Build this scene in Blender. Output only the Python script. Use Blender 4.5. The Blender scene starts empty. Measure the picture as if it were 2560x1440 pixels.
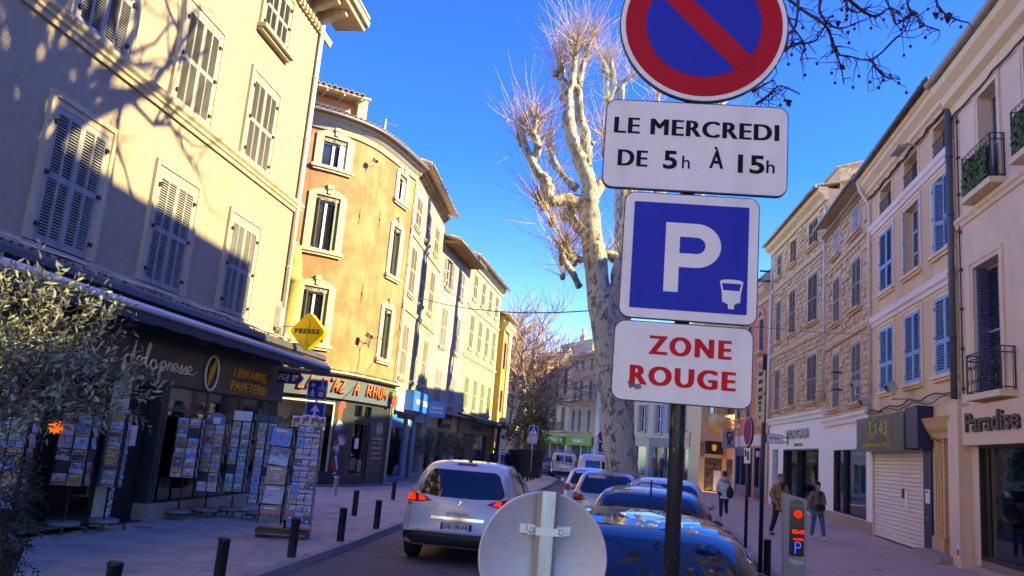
import bpy, bmesh, math, random
from mathutils import Vector, Matrix, noise
from mathutils.bvhtree import BVHTree
R=math.radians; random.seed(7); rnd=random.Random(11)
S=bpy.context.scene; COL=S.collection
# ---------------------------------------------------------------- camera
FPX=2020.; PITCH=math.atan(397/FPX); ROLL=R(4.85); EYE=Vector((0,0,1.9))
fw=Vector((0,math.cos(PITCH),math.sin(PITCH))); r0=Vector((1,0,0)); u0=r0.cross(fw)
rt=math.cos(ROLL)*r0+math.sin(ROLL)*u0; up=-math.sin(ROLL)*r0+math.cos(ROLL)*u0
cam=bpy.data.objects.new('camera',bpy.data.cameras.new('camera')); COL.objects.link(cam)
mw=Matrix((rt,up,-fw)).transposed().to_4x4(); mw.translation=EYE; cam.matrix_world=mw
cam.data.sensor_width=36; cam.data.lens=36*FPX/2560; cam.data.clip_start=.05; cam.data.clip_end=3000
S.camera=cam
# ---------------------------------------------------------------- sky, sun, exposure
SUN_AZ,SUN_EL=R(99),R(30)      # azimuth clockwise from +Y
w=bpy.data.worlds.new('World'); S.world=w; w.use_nodes=True; nt=w.node_tree; nt.nodes.clear()
sk=nt.nodes.new('ShaderNodeTexSky'); sk.sky_type='NISHITA'; sk.sun_disc=False; sk.sun_elevation=SUN_EL; sk.sun_rotation=SUN_AZ
sk.altitude=3000; sk.air_density=1.0; sk.dust_density=.1; sk.ozone_density=5.0
hs=nt.nodes.new('ShaderNodeHueSaturation'); hs.inputs['Saturation'].default_value=1.30; hs.inputs['Hue'].default_value=.532; hs.inputs['Value'].default_value=1.0
bg=nt.nodes.new('ShaderNodeBackground'); bg.inputs['Strength'].default_value=.15
wo=nt.nodes.new('ShaderNodeOutputWorld')
nt.links.new(sk.outputs[0],hs.inputs['Color']); nt.links.new(hs.outputs[0],bg.inputs[0]); nt.links.new(bg.outputs[0],wo.inputs[0])
sd=bpy.data.lights.new('sun','SUN'); sd.energy=2.6; sd.angle=R(.5); sd.color=(1,.90,.70)
sun=bpy.data.objects.new('sun',sd); COL.objects.link(sun)
sv=Vector((math.sin(SUN_AZ)*math.cos(SUN_EL),math.cos(SUN_AZ)*math.cos(SUN_EL),math.sin(SUN_EL)))
sun.rotation_euler=sv.to_track_quat('Z','Y').to_euler(); sun.location=sv*60
vs=S.view_settings; S.display_settings.display_device='sRGB'; vs.view_transform='Standard'; vs.look='None'; vs.gamma=1; vs.use_curve_mapping=False
vs.use_white_balance=True; vs.white_balance_temperature=14000; vs.white_balance_tint=-7; vs.exposure=2.75
S.render.engine='CYCLES'; S.cycles.use_denoising=True; S.cycles.max_bounces=9; S.cycles.diffuse_bounces=7; S.cycles.glossy_bounces=3; S.cycles.transparent_max_bounces=8; S.cycles.caustics_reflective=False; S.cycles.caustics_refractive=False
try: S.cycles.denoiser='OPENIMAGEDENOISE'
except Exception: pass
TMP=bpy.data.scenes.new('work')     # only evaluates text and modifiers; removed at the end
def PX(px,py,y):                      # point of the place seen at pixel (px,py) of the 2560 px photograph, y metres ahead
    v=rt*((px-1280)/FPX)-up*((py-720)/FPX)+fw
    return EYE+v*(y/v.y)
# ---------------------------------------------------------------- materials
MC={}
def mk(name,col,rough=.6,metal=0.,var=.10,scale=4.,bump=0.,bscale=60.,streak=0.,col2=None,c2amt=.5,c2scale=3.,coat=0.,spec=.5,sheen=0.,stretch=(1,1,1)):
    if name in MC: return MC[name]
    m=bpy.data.materials.new(name); m.use_nodes=True; t=m.node_tree; N=t.nodes; Lk=t.links.new
    b=N['Principled BSDF']; b.inputs['Roughness'].default_value=rough; b.inputs['Metallic'].default_value=metal; b.inputs['Specular IOR Level'].default_value=spec
    if coat: b.inputs['Coat Weight'].default_value=coat; b.inputs['Coat Roughness'].default_value=.03
    if sheen: b.inputs['Sheen Weight'].default_value=sheen
    tc=N.new('ShaderNodeTexCoord'); mp=N.new('ShaderNodeMapping'); mp.inputs['Scale'].default_value=stretch; Lk(tc.outputs['Object'],mp.inputs['Vector'])
    n1=N.new('ShaderNodeTexNoise'); n1.inputs['Scale'].default_value=scale; n1.inputs['Detail'].default_value=6; n1.inputs['Roughness'].default_value=.65; Lk(mp.outputs[0],n1.inputs['Vector'])
    mr=N.new('ShaderNodeMapRange'); mr.inputs[1].default_value=.3; mr.inputs[2].default_value=.7; mr.inputs[3].default_value=1-var; mr.inputs[4].default_value=1+var; Lk(n1.outputs['Fac'],mr.inputs[0])
    base=N.new('ShaderNodeRGB'); base.outputs[0].default_value=(*col,1); src=base.outputs[0]
    if col2:
        n2=N.new('ShaderNodeTexNoise'); n2.inputs['Scale'].default_value=c2scale; n2.inputs['Detail'].default_value=5; n2.inputs['Roughness'].default_value=.7; Lk(mp.outputs[0],n2.inputs['Vector'])
        m2=N.new('ShaderNodeMapRange'); e=.5+(.5-c2amt)*.5; m2.inputs[1].default_value=e-.08; m2.inputs[2].default_value=e+.08; Lk(n2.outputs['Fac'],m2.inputs[0])
        mx=N.new('ShaderNodeMix'); mx.data_type='RGBA'; Lk(m2.outputs[0],mx.inputs[0]); Lk(src,mx.inputs[6]); mx.inputs[7].default_value=(*col2,1); src=mx.outputs[2]
    mul=N.new('ShaderNodeMix'); mul.data_type='RGBA'; mul.blend_type='MULTIPLY'; mul.inputs[0].default_value=1; Lk(src,mul.inputs[6]); Lk(mr.outputs[0],mul.inputs[7]); src=mul.outputs[2]
    if streak:
        m3=N.new('ShaderNodeMapping'); m3.inputs['Scale'].default_value=(5,5,.35); Lk(tc.outputs['Object'],m3.inputs['Vector'])
        n3=N.new('ShaderNodeTexNoise'); n3.inputs['Scale'].default_value=1.3; n3.inputs['Detail'].default_value=6; Lk(m3.outputs[0],n3.inputs['Vector'])
        r3=N.new('ShaderNodeMapRange'); r3.inputs[1].default_value=.52; r3.inputs[2].default_value=.75; r3.inputs[3].default_value=1; r3.inputs[4].default_value=1-streak; Lk(n3.outputs['Fac'],r3.inputs[0])
        mu=N.new('ShaderNodeMix'); mu.data_type='RGBA'; mu.blend_type='MULTIPLY'; mu.inputs[0].default_value=1; Lk(src,mu.inputs[6]); Lk(r3.outputs[0],mu.inputs[7]); src=mu.outputs[2]
    Lk(src,b.inputs['Base Color'])
    if bump:
        nb=N.new('ShaderNodeTexNoise'); nb.inputs['Scale'].default_value=bscale; nb.inputs['Detail'].default_value=4; Lk(mp.outputs[0],nb.inputs['Vector'])
        bp=N.new('ShaderNodeBump'); bp.inputs['Strength'].default_value=bump; bp.inputs['Distance'].default_value=.02; Lk(nb.outputs['Fac'],bp.inputs['Height']); Lk(bp.outputs[0],b.inputs['Normal'])
    MC[name]=m; return m
def glassmat(name,tint=(.9,.95,.95),refl=1.0):
    if name in MC: return MC[name]
    m=bpy.data.materials.new(name); m.use_nodes=True; t=m.node_tree; N=t.nodes; N.clear()
    o=N.new('ShaderNodeOutputMaterial'); mx=N.new('ShaderNodeMixShader'); tr=N.new('ShaderNodeBsdfTransparent'); gl=N.new('ShaderNodeBsdfGlossy'); fr=N.new('ShaderNodeFresnel'); ml=N.new('ShaderNodeMath')
    fr.inputs[0].default_value=1.7; ml.operation='MULTIPLY'; ml.inputs[1].default_value=refl; gl.inputs['Roughness'].default_value=.02; tr.inputs[0].default_value=(*tint,1)
    L=t.links.new; L(fr.outputs[0],ml.inputs[0]); L(ml.outputs[0],mx.inputs[0]); L(tr.outputs[0],mx.inputs[1]); L(gl.outputs[0],mx.inputs[2]); L(mx.outputs[0],o.inputs[0])
    MC[name]=m; return m
def emat(name,col,st):
    if name in MC: return MC[name]
    m=bpy.data.materials.new(name); m.use_nodes=True; b=m.node_tree.nodes['Principled BSDF']; b.inputs['Base Color'].default_value=(*col,1); b.inputs['Emission Color'].default_value=(*col,1); b.inputs['Emission Strength'].default_value=st
    MC[name]=m; return m
# ---------------------------------------------------------------- mesh builder
class MB:
    def __init__(s,warp=None,seg=None): s.v=[]; s.f=[]; s.mi=[]; s.warp=warp; s.seg=seg; s.m=0
    def quad(s,*p):
        i=len(s.v); s.v+= [tuple(q) for q in p]; s.f.append(tuple(range(i,i+len(p)))); s.mi.append(s.m)
    def box(s,x0,x1,y0,y1,z0,z1):
        n=1
        if s.seg: n=max(1,int(math.ceil(abs(x1-x0)/s.seg)))
        for k in range(n):
            a=x0+(x1-x0)*k/n; b=x0+(x1-x0)*(k+1)/n; i=len(s.v)
            s.v+=[(a,y0,z0),(b,y0,z0),(b,y1,z0),(a,y1,z0),(a,y0,z1),(b,y0,z1),(b,y1,z1),(a,y1,z1)]
            F=[(0,3,2,1),(4,5,6,7),(0,1,5,4),(2,3,7,6)]
            if k==n-1: F.append((1,2,6,5))
            if k==0: F.append((3,0,4,7))
            for f in F: s.f.append(tuple(i+j for j in f)); s.mi.append(s.m)
    def obox(s,c,sx,sy,sz,M=None):     # centred box, optional rotation matrix
        i=len(s.v)
        for dz in(-1,1):
            for dx,dy in((-1,-1),(1,-1),(1,1),(-1,1)):
                p=Vector((dx*sx/2,dy*sy/2,dz*sz/2)); p=(M@p if M else p)+Vector(c); s.v.append(tuple(p))
        for f in[(0,3,2,1),(4,5,6,7),(0,1,5,4),(1,2,6,5),(2,3,7,6),(3,0,4,7)]: s.f.append(tuple(i+j for j in f)); s.mi.append(s.m)
    def prism(s,pts,y0,y1,axis='y'):   # extrude a 2-D outline
        n=len(pts); i=len(s.v)
        def P(a,b,c): return (a,c,b) if axis=='y' else ((c,a,b) if axis=='x' else (a,b,c))
        s.v+=[P(a,b,y0) for a,b in pts]+[P(a,b,y1) for a,b in pts]
        s.f.append(tuple(range(i,i+n))); s.f.append(tuple(range(i+2*n-1,i+n-1,-1))); s.mi+=[s.m]*2
        for k in range(n): s.f.append((i+k,i+(k+1)%n,i+n+(k+1)%n,i+n+k)); s.mi.append(s.m)
    def tube(s,pts,r,n=6,cap=True):
        pts=[Vector(p) for p in pts]; rr=r if isinstance(r,(list,tuple)) else [r]*len(pts); i0=len(s.v); m=len(pts)
        t=(pts[1]-pts[0]).normalized(); ref=Vector((0,0,1)) if abs(t.z)<.9 else Vector((1,0,0)); a=t.cross(ref).normalized()
        for k,p in enumerate(pts):
            t2=(pts[min(k+1,m-1)]-pts[max(k-1,0)])
            if t2.length>1e-9: t=t2.normalized()
            a=(a-t*a.dot(t)); a=a.normalized() if a.length>1e-6 else t.orthogonal().normalized(); b=t.cross(a)
            for j in range(n):
                an=2*math.pi*j/n; s.v.append(tuple(p+a*math.cos(an)*rr[k]+b*math.sin(an)*rr[k]))
        for k in range(m-1):
            for j in range(n):
                q=i0+k*n; s.f.append((q+j,q+(j+1)%n,q+n+(j+1)%n,q+n+j)); s.mi.append(s.m)
        if cap and n>2:
            s.f.append(tuple(range(i0+n-1,i0-1,-1))); s.f.append(tuple(range(i0+(m-1)*n,i0+m*n))); s.mi+=[s.m]*2
    def lathe(s,prof,c=(0,0,0),n=12,a0=0,a1=2*math.pi,axis='z'):
        i0=len(s.v); full=abs(a1-a0-2*math.pi)<1e-6; cols=n if full else n+1
        for r,z in prof:
            for j in range(cols):
                an=a0+(a1-a0)*j/n
                p=(r*math.cos(an),r*math.sin(an),z) if axis=='z' else (r*math.cos(an),z,r*math.sin(an)) if axis=='y' else (z,r*math.cos(an),r*math.sin(an))
                s.v.append((c[0]+p[0],c[1]+p[1],c[2]+p[2]))
        for k in range(len(prof)-1):
            for j in range(n):
                q=i0+k*cols; j2=(j+1)%cols; s.f.append((q+j,q+j2,q+cols+j2,q+cols+j)); s.mi.append(s.m)
    def ball(s,c,rx,ry=None,rz=None,n=8,m=6):
        ry=ry or rx; rz=rz or rx; i0=len(s.v)
        for k in range(m+1):
            th=math.pi*k/m
            for j in range(n):
                an=2*math.pi*j/n; s.v.append((c[0]+rx*math.sin(th)*math.cos(an),c[1]+ry*math.sin(th)*math.sin(an),c[2]-rz*math.cos(th)))
        for k in range(m):
            for j in range(n):
                q=i0+k*n; s.f.append((q+j,q+(j+1)%n,q+n+(j+1)%n,q+n+j)); s.mi.append(s.m)
    def mesh(s,name,mats,smooth=False):
        me=bpy.data.meshes.new(name); vv=[s.warp(*p) for p in s.v] if s.warp else s.v
        me.from_pydata(vv,[],s.f)
        for m in (mats if isinstance(mats,(list,tuple)) else [mats]): me.materials.append(m)
        if isinstance(mats,(list,tuple)) and len(mats)>1: me.polygons.foreach_set('material_index',s.mi)
        if smooth: me.polygons.foreach_set('use_smooth',[True]*len(me.polygons)); 
        me.update(); return me
    def build(s,name,mats,parent=None,smooth=False,loc=(0,0,0),rot=(0,0,0),kind=None,label=None):
        return link(name,s.mesh(name,mats,smooth),parent,loc,rot,kind,label)
def link(name,me,parent=None,loc=(0,0,0),rot=(0,0,0),kind=None,label=None):
    o=bpy.data.objects.new(name,me); COL.objects.link(o); o.location=loc; o.rotation_euler=rot
    if parent: o.parent=parent
    if kind: o['kind']=kind
    if label: o['label']=label
    return o
def thing(name,label,cat,loc=(0,0,0),rz=0.,group=None,kind=None,rot=None):
    o=bpy.data.objects.new(name,None); COL.objects.link(o); o.location=loc; o.rotation_euler=rot or (0,0,rz); o.empty_display_size=.2
    return tag(o,label,cat,group,kind)
def tag(o,label=None,cat=None,group=None,kind=None):
    if label: o['label']=label
    if cat: o['category']=cat
    if group: o['group']=group
    if kind: o['kind']=kind
    return o
def evalmesh(o):
    TMP.collection.objects.link(o); vl=TMP.view_layers[0]; vl.update(); dg=vl.depsgraph
    me=bpy.data.meshes.new_from_object(o.evaluated_get(dg),depsgraph=dg); TMP.collection.objects.unlink(o); d=o.data; bpy.data.objects.remove(o)
    return me
TX={}
def text(s,size,parent,loc,mat,depth=.004,bold=0.,shear=0.,space=1.,width=None,align='CENTER',name='lettering',warp=None,roty=0,rotz=0,scx=1.):
    key=(s,round(size,4),depth,bold,shear,space,align,scx,width)
    if key not in TX or warp:
        c=bpy.data.curves.new('t','FONT'); c.body=s; c.size=size; c.extrude=depth; c.offset=bold*size; c.shear=shear; c.space_character=space; c.align_x=align; c.align_y='CENTER'; c.resolution_u=4
        me=evalmesh(bpy.data.objects.new('t',c)); sx=scx
        if width:
            xs=[v.co.x for v in me.vertices]; sx=width/(max(xs)-min(xs))
        for v in me.vertices:
            x,y,z=v.co; v.co=(x*sx,-z,y)
        if warp:
            bm=bmesh.new(); bm.from_mesh(me)
            for v in bm.verts: v.co=warp(v.co.x+loc[0],v.co.y+loc[1],v.co.z+loc[2])
            bm.to_mesh(me); bm.free()
        TX[key]=me
    me=TX[key].copy() if not warp else TX[key]; me.materials.clear(); me.materials.append(mat); me.name=name
    return link(name,me,parent,(0,0,0) if warp else loc,(0,roty,rotz))
def rrect(x0,x1,z0,z1,r,n=4):
    o=[]
    for cx,cz,a in((x1-r,z0+r,-90),(x1-r,z1-r,0),(x0+r,z1-r,90),(x0+r,z0+r,180)):
        for k in range(n+1): an=R(a+90*k/n); o.append((cx+r*math.cos(an),cz+r*math.sin(an)))
    return o
def circ(cx,cz,r,n=40): return [(cx+r*math.cos(2*math.pi*k/n),cz+r*math.sin(2*math.pi*k/n)) for k in range(n)]
def strokes(lines,r,parent,mat,name='lettering',loc=(0,0,0),n=5,warp=None,taper=False):
    mb=MB(warp)
    for l in lines:
        rr=[r*(.35+.65*math.sin(math.pi*(k+.5)/len(l))) for k in range(len(l))] if taper else r
        mb.tube([(p[0]+(loc[0] if warp else 0),(loc[1] if warp else 0),p[1]+(loc[2] if warp else 0)) for p in l],rr,n)
    return mb.build(name,mat,parent,True,(0,0,0) if warp else loc,kind='stuff')
# ---------------------------------------------------------------- shared materials
WG=mk('window_glass',(.02,.025,.035),.04,var=.3,scale=1.5,spec=.8)
DARK=mk('dark_interior',(.012,.011,.010),.8)
BLACK=mk('black_metal',(.015,.016,.018),.42,var=.25,scale=20)
WHITE=mk('white_paint',(.72,.72,.70),.45,var=.06)
WHITEP=mk('white_pipe',(.70,.66,.58),.4,var=.12,scale=3,streak=.2)
ZINC=mk('zinc',(.17,.17,.18),.45,metal=.5,var=.2,scale=6)
IRON=mk('wrought_iron',(.014,.014,.016),.5,var=.2)
CHROME=mk('chrome',(.75,.76,.78),.12,metal=1,var=.03)
GALV=mk('galvanised_steel',(.42,.44,.46),.38,metal=.75,var=.22,scale=9,bump=.05,stretch=(6,6,.6))
TILE=mk('roof_tile',(.42,.27,.17),.85,var=.35,scale=9,col2=(.55,.44,.32),c2amt=.45,c2scale=4,bump=.2)
PAPER=mk('paper',(.75,.75,.74),.7,var=.03)
CABLE=mk('cable',(.02,.02,.02),.6)
SHOPGL=glassmat('shop_glass',(.94,.96,.96),1.15)
GOLD=mk('gold_letters',(.85,.40,.025),.4,var=.06)
# ---------------------------------------------------------------- facades. local frame: x to the viewer's right, y into the wall, z up
def house(name,label,cat,p,az,left,group=None):
    return thing(name,label,cat,(p[0],p[1],0),R(90-az) if left else R(270-az),group)
def front(B,x0,x1,z0,z1,ops,mat,reveal=.22,name='wall',warp=None,seg=None,fill=None):
    mb=MB(warp); xs={x0,x1}; zs={z0,z1}
    for o in ops: xs|={o[0],o[1]}; zs|={o[2],o[3]}
    if seg:
        k=x0
        while k<x1: xs.add(round(k,3)); k+=seg
    xs=sorted(v for v in xs if x0<=v<=x1); zs=sorted(v for v in zs if z0<=v<=z1)
    inside=lambda a,c: any(o[0]<a<o[1] and o[2]<c<o[3] for o in ops)
    for i in range(len(xs)-1):
        for j in range(len(zs)-1):
            a,b,c,d=xs[i],xs[i+1],zs[j],zs[j+1]
            if b-a<1e-5 or d-c<1e-5: continue
            ins=inside((a+b)/2,(c+d)/2)
            if not ins: mb.quad((a,0,c),(b,0,c),(b,0,d),(a,0,d))
            elif fill: pass
    for o in ops:
        a,b,c,d=o[:4]; y=reveal
        cuts=sorted({a,b}|{x for x in xs if a<x<b})
        mb.quad((a,0,c),(a,0,d),(a,y,d),(a,y,c)); mb.quad((b,0,d),(b,0,c),(b,y,c),(b,y,d))
        for p,q in zip(cuts,cuts[1:]):
            mb.quad((p,0,d),(q,0,d),(q,y,d),(p,y,d)); mb.quad((q,0,c),(p,0,c),(p,y,c),(q,y,c))
    return mb.build(name,mat,B)
def body(B,x0,x1,z0,z1,depth,mat,y0=.5):
    mb=MB()
    if z0<.1: mb.box(x0,x1,2.7,depth,z0,3.25); mb.box(x0,x1,y0,depth,3.25,z1)
    else: mb.box(x0,x1,y0,depth,z0,z1)
    return mb.build('house_block',mat,B)
def sidewalls(B,x0,x1,z1,depth,mat,z0=0,ends=(1,1)):
    mb=MB()
    if ends[0]: mb.quad((x0,0,z0),(x0,0,z1),(x0,depth,z1),(x0,depth,z0))
    if ends[1]: mb.quad((x1,0,z0),(x1,depth,z0),(x1,depth,z1),(x1,0,z1))
    mb.quad((x0,0,z1),(x1,0,z1),(x1,depth,z1),(x0,depth,z1))
    return mb.build('side_wall',mat,B)
LEAF={}
def leafmesh(w,h,style,right,pitch=.046,pr=.045):
    key=(round(w,2),round(h,2),style,right,pitch)
    if key in LEAF: return LEAF[key]
    f=MB(); s=MB(); x0,x1=(-w,0) if right else (0,w); t=.04; st=.055 if style!='thick' else .08
    f.box(x0,x0+st,-t,0,0,h); f.box(x1-st,x1,-t,0,0,h)
    if style=='plank':
        n=4
        for k in range(n):
            a=x0+st+(x1-x0-2*st)*k/n; f.box(a+.004,a+(x1-x0-2*st)/n-.004,-.028,-.006,0,h)
        for zz in (.15*h,.85*h): f.box(x0+.004,x1-.004,-t-.018,-t,zz,zz+.09)
    else:
        rails=[0,h-.09]; 
        rails+= [h*.47] if style=='two' else ([h*.40] if style=='thick' else [h*.5])
        rh=.09 if style!='thick' else .13
        for zz in rails: f.box(x0+st,x1-st,-t+.003,-.003,zz,min(h,zz+rh))
        cols=[(x0+st,x1-st)]
        if style=='two':
            mid=(x0+x1)/2; f.box(mid-.02,mid+.02,-t+.001,-.001,.09,h-.09); cols=[(x0+st,mid-.02),(mid+.02,x1-st)]
        zz=rh; M=Matrix.Rotation(R(46),3,'X'); sl=pitch*.9
        while zz<h-.1:
            if not any(r0<zz+.02<r0+rh for r0 in rails):
                for a,b in cols: s.obox(((a+b)/2,-t/2,zz+.02),b-a,sl,.008,M)
            zz+=pitch
    LEAF[key]=(f.mesh('shutter',[]),s.mesh('shutter_slats',[]) if s.v else None); return LEAF[key]
def leaf(B,x,z,w,h,mat,style='two',right=False,open_=0.,y=-.03,pitch=.046,label=None,backing=False):
    fm,sm=leafmesh(w,h,style,right,pitch)
    key=(fm.name,mat.name)
    if key not in LEAF:
        a=fm.copy(); a.materials.append(mat); b=None
        if sm: b=sm.copy(); b.materials.append(mat)
        LEAF[key]=(a,b)
    a,b=LEAF[key]
    o=link('shutter',a,B,(x,y,z),(0,0,R(open_) if not right else R(-open_)),label=label)
    if b: link('shutter_slats',b,o,kind='stuff')
    return o
def surround(B,x0,x1,z0,z1,w,mat,proud=.05,sill=0.,bottom=True,name='window_surround',two=True,head=0.):
    mb=MB(); e=.0
    def ring(a,b,c,d,ww,p):
        mb.box(a-ww,a,-p,.0,c,d); mb.box(b,b+ww,-p,.0,c,d); mb.box(a-ww,b+ww,-p,.0,d,d+ww)
    ring(x0,x1,z0,z1,w*.55,proud*.6); 
    if two: ring(x0-w*.55,x1+w*.55,z0,z1+w*.55,w*.45,proud)
    if head: mb.box(x0-w-.05,x1+w+.05,-proud-.05,0,z1+w,z1+w+head)
    mb.build(name,mat,B)
    if sill:
        ms=MB(); ms.box(x0-w-.04,x1+w+.04,-sill,.02,z0-.09,z0-.001); ms.box(x0-w,x1+w,-sill*.6,.0,z0-.16,z0-.09); ms.build('window_sill',mat,B)
def hinges(B,x0,x1,z0,z1,mat):
    mb=MB()
    for x in(x0,x1):
        for f in(.12,.5,.88): mb.box(x-.035,x+.035,-.085,-.03,z0+(z1-z0)*f-.03,z0+(z1-z0)*f+.03)
    mb.build('hinges',mat,B,kind='stuff')
def blind(B,x0,x1,z0,z1,y=.18):
    mb=MB(); mb.quad((x0,y,z0),(x1,y,z0),(x1,y,z1),(x0,y,z1)); mb.build('recess',DARK,B)
def casement(B,x0,x1,z0,z1,mat,y=.16,curtain=None,bars=2,fr=.06):
    mb=MB(); m=(x0+x1)/2
    mb.box(x0,x0+fr,y-.04,y,z0,z1); mb.box(x1-fr,x1,y-.04,y,z0,z1); mb.box(x0+fr,x1-fr,y-.04,y,z1-fr,z1); mb.box(x0+fr,x1-fr,y-.04,y,z0,z0+fr); mb.box(m-fr*.8,m+fr*.8,y-.05,y-.002,z0+fr,z1-fr)
    for k in range(1,bars+1):
        z=z0+(z1-z0)*k/(bars+1); mb.box(x0+fr,m-fr*.8,y-.03,y-.003,z-.02,z+.02); mb.box(m+fr*.8,x1-fr,y-.03,y-.003,z-.02,z+.02)
    f=mb.build('window_frame',mat,B)
    p=MB(); p.box(x0+fr*.5,x1-fr*.5,y-.015,y+.01,z0+fr*.5,z1-fr*.5); p.build('pane',WG,f)
    return f
def pipe(B,pts,r,mat,name='drainpipe',brk=True,n=8):
    mb=MB(); mb.tube(pts,r,n)
    if brk:
        for a,b in zip(pts,pts[1:]):
            a,b=Vector(a),Vector(b)
            if abs(b.z-a.z)>2:
                k=int(abs(b.z-a.z)/1.9)
                for j in range(1,k+1):
                    c=a.lerp(b,j/(k+1)); mb.tube([c-Vector((0,0,.03)),c+Vector((0,0,.03))],r*1.22,n)
    return mb.build(name,mat,B,True)
def moulding(B,x0,x1,prof,mat,name,warp=None,seg=None):   # prof: list of (y,z) closed outline swept along x
    mb=MB(warp); n=max(1,int((x1-x0)/seg)) if seg else 1; P=[(x0+(x1-x0)*k/n) for k in range(n+1)]
    for a,b in zip(P,P[1:]):
        for (y0,z0),(y1,z1) in zip(prof,prof[1:]+prof[:1]): mb.quad((a,y0,z0),(b,y0,z0),(b,y1,z1),(a,y1,z1))
    for e,rev in((x0,0),(x1,1)):
        q=[(e,y,z) for y,z in prof]; mb.quad(*(q if not rev else q[::-1]))
    return mb.build(name,mat,B)
def rooftiles(B,x0,x1,y,z,mat,r=.085,length=.45,slope=.3,name='roof_tile',warp=None,step=.2,single=True):
    n=int((x1-x0)/step); base=None
    if not single: mb=MB(warp)
    for k in range(n):
        x=x0+step*(k+.5)
        if single and not warp:
            if base is None:
                m0=MB(); 
                for j in range(6):
                    a,b=math.pi*j/6,math.pi*(j+1)/6
                    m0.quad((r*math.cos(a),0,r*math.sin(a)),(r*math.cos(a),length,r*.8*math.sin(a)),(r*math.cos(b),length,r*.8*math.sin(b)),(r*math.cos(b),0,r*math.sin(b)))
                    m0.quad((.8*r*math.cos(a),0,.8*r*math.sin(a)),(r*math.cos(a),0,r*math.sin(a)),(r*math.cos(b),0,r*math.sin(b)),(.8*r*math.cos(b),0,.8*r*math.sin(b)))
                base=m0.mesh('roof_tile',mat)
            link(name,base,B,(x,y+rnd.uniform(-.03,.03),z+rnd.uniform(-.01,.01)),(math.atan(slope),0,rnd.uniform(-.04,.04)))
        else:
            i0=len(mb.v); jj=rnd.uniform(-.03,.03)
            for j in range(6):
                a,b=math.pi*j/6,math.pi*(j+1)/6
                def q(an,yy): return (x+r*math.cos(an),y+jj+yy,z+slope*yy+r*math.sin(an))
                mb.quad(q(a,0),q(a,length),q(b,length),q(b,0))
    if not single: mb.build(name,mat,B,kind='stuff')
def roof(B,x0,x1,y0,z,depth,slope,mat):
    mb=MB(); d=depth; mb.prism([(y0,z),(y0,z+.06),(y0+d,z+.06+slope*d),(y0+d,z+slope*d)],x0,x1,'x'); return mb.build('roof',mat,B)
def genoise(B,x0,x1,z,mat,rows=2,warp=None):      # rows of half-round tiles under the eaves
    mb=MB(warp)
    for k in range(rows):
        y=-.12*(k+1); zz=z+k*.13; mb.box(x0,x1,y,0,zz+.085,zz+.13)
        x=x0+.1
        while x<x1-.05:
            for j in range(4):
                a,b=math.pi*j/4,math.pi*(j+1)/4
                mb.quad((x+.085*math.cos(a),y,zz+.085*math.sin(a)),(x+.085*math.cos(b),y,zz+.085*math.sin(b)),(x+.085*math.cos(b),0,zz+.085*math.sin(b)),(x+.085*math.cos(a),0,zz+.085*math.sin(a)))
            x+=.2
    return mb.build('eaves_tiles',mat,B,kind='stuff')
# ---------------------------------------------------------------- ground
ASPH=mk('asphalt',(.125,.105,.092),.85,var=.22,scale=2.2,bump=.25,bscale=220,col2=(.155,.13,.115),c2amt=.4,c2scale=.7)
AGG=mk('exposed_aggregate',(.58,.445,.325),.85,var=.32,scale=55,bump=.35,bscale=150,col2=(.42,.33,.25),c2amt=.45,c2scale=1.2)
AGGR=mk('pink_aggregate',(.58,.415,.30),.85,var=.25,scale=60,bump=.3,bscale=150,col2=(.49,.355,.255),c2amt=.45,c2scale=1.0)
KERB=mk('kerb_stone',(.30,.285,.275),.7,var=.2,scale=14,bump=.15,bscale=90)
PAVE=[mk('paver_%s'%c,col,.8,var=.14,scale=18,bump=.15,bscale=90) for c,col in(('pale',(.52,.43,.34)),('buff',(.46,.375,.29)),('grey',(.42,.36,.30)))]
LINE=mk('road_paint',(.55,.55,.53),.7,var=.3,scale=30); YEL=mk('yellow_paint',(.5,.36,.06),.7,var=.35,scale=25)
g=MB(); g.box(-400,400,-200,900,-.6,-.11); g.build('road',ASPH,None,kind='structure')
def slab(name,outline,mat,z1=0.,z0=-.3):
    mb=MB(); mb.prism(outline,z0,z1,'z'); return mb.build(name,mat,None,kind='structure')
LK=[(-5.6,-8),(-4.6,-1),(-3.3,8.3),(-2.98,11),(-2.45,15.3),(-2.1,18.8),(-1.35,24),(-.35,28.5),(.85,32),(1.9,38.5),(3.1,47),(4.1,55.5),(4.45,58.6),(4.3,61.6),(3.3,64),(1,68),(-1,75),(-2,90),(-2,120)]
RK=[(3.9,-8),(4.3,8),(4.75,13),(5.5,17.3),(6.9,24),(8.2,33),(9.6,43),(10.2,52),(9.5,62),(8,76),(4,96),(-2,118)]
def inset(l,d):
    o=[]
    for i,p in enumerate(l):
        a=Vector(l[max(i-1,0)]); b=Vector(l[min(i+1,len(l)-1)]); t=(b-a).normalized(); o.append((p[0]-t.y*d,p[1]+t.x*d))
    return o
LKi=inset(LK,.17); RKi=inset(RK,-.17)
left_pave=slab('left_pavement',LKi+[(-40,120),(-40,-8)],AGG); right_pave=slab('right_pavement',RKi[::-1]+[(50,-8),(50,118)],AGGR)
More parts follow.
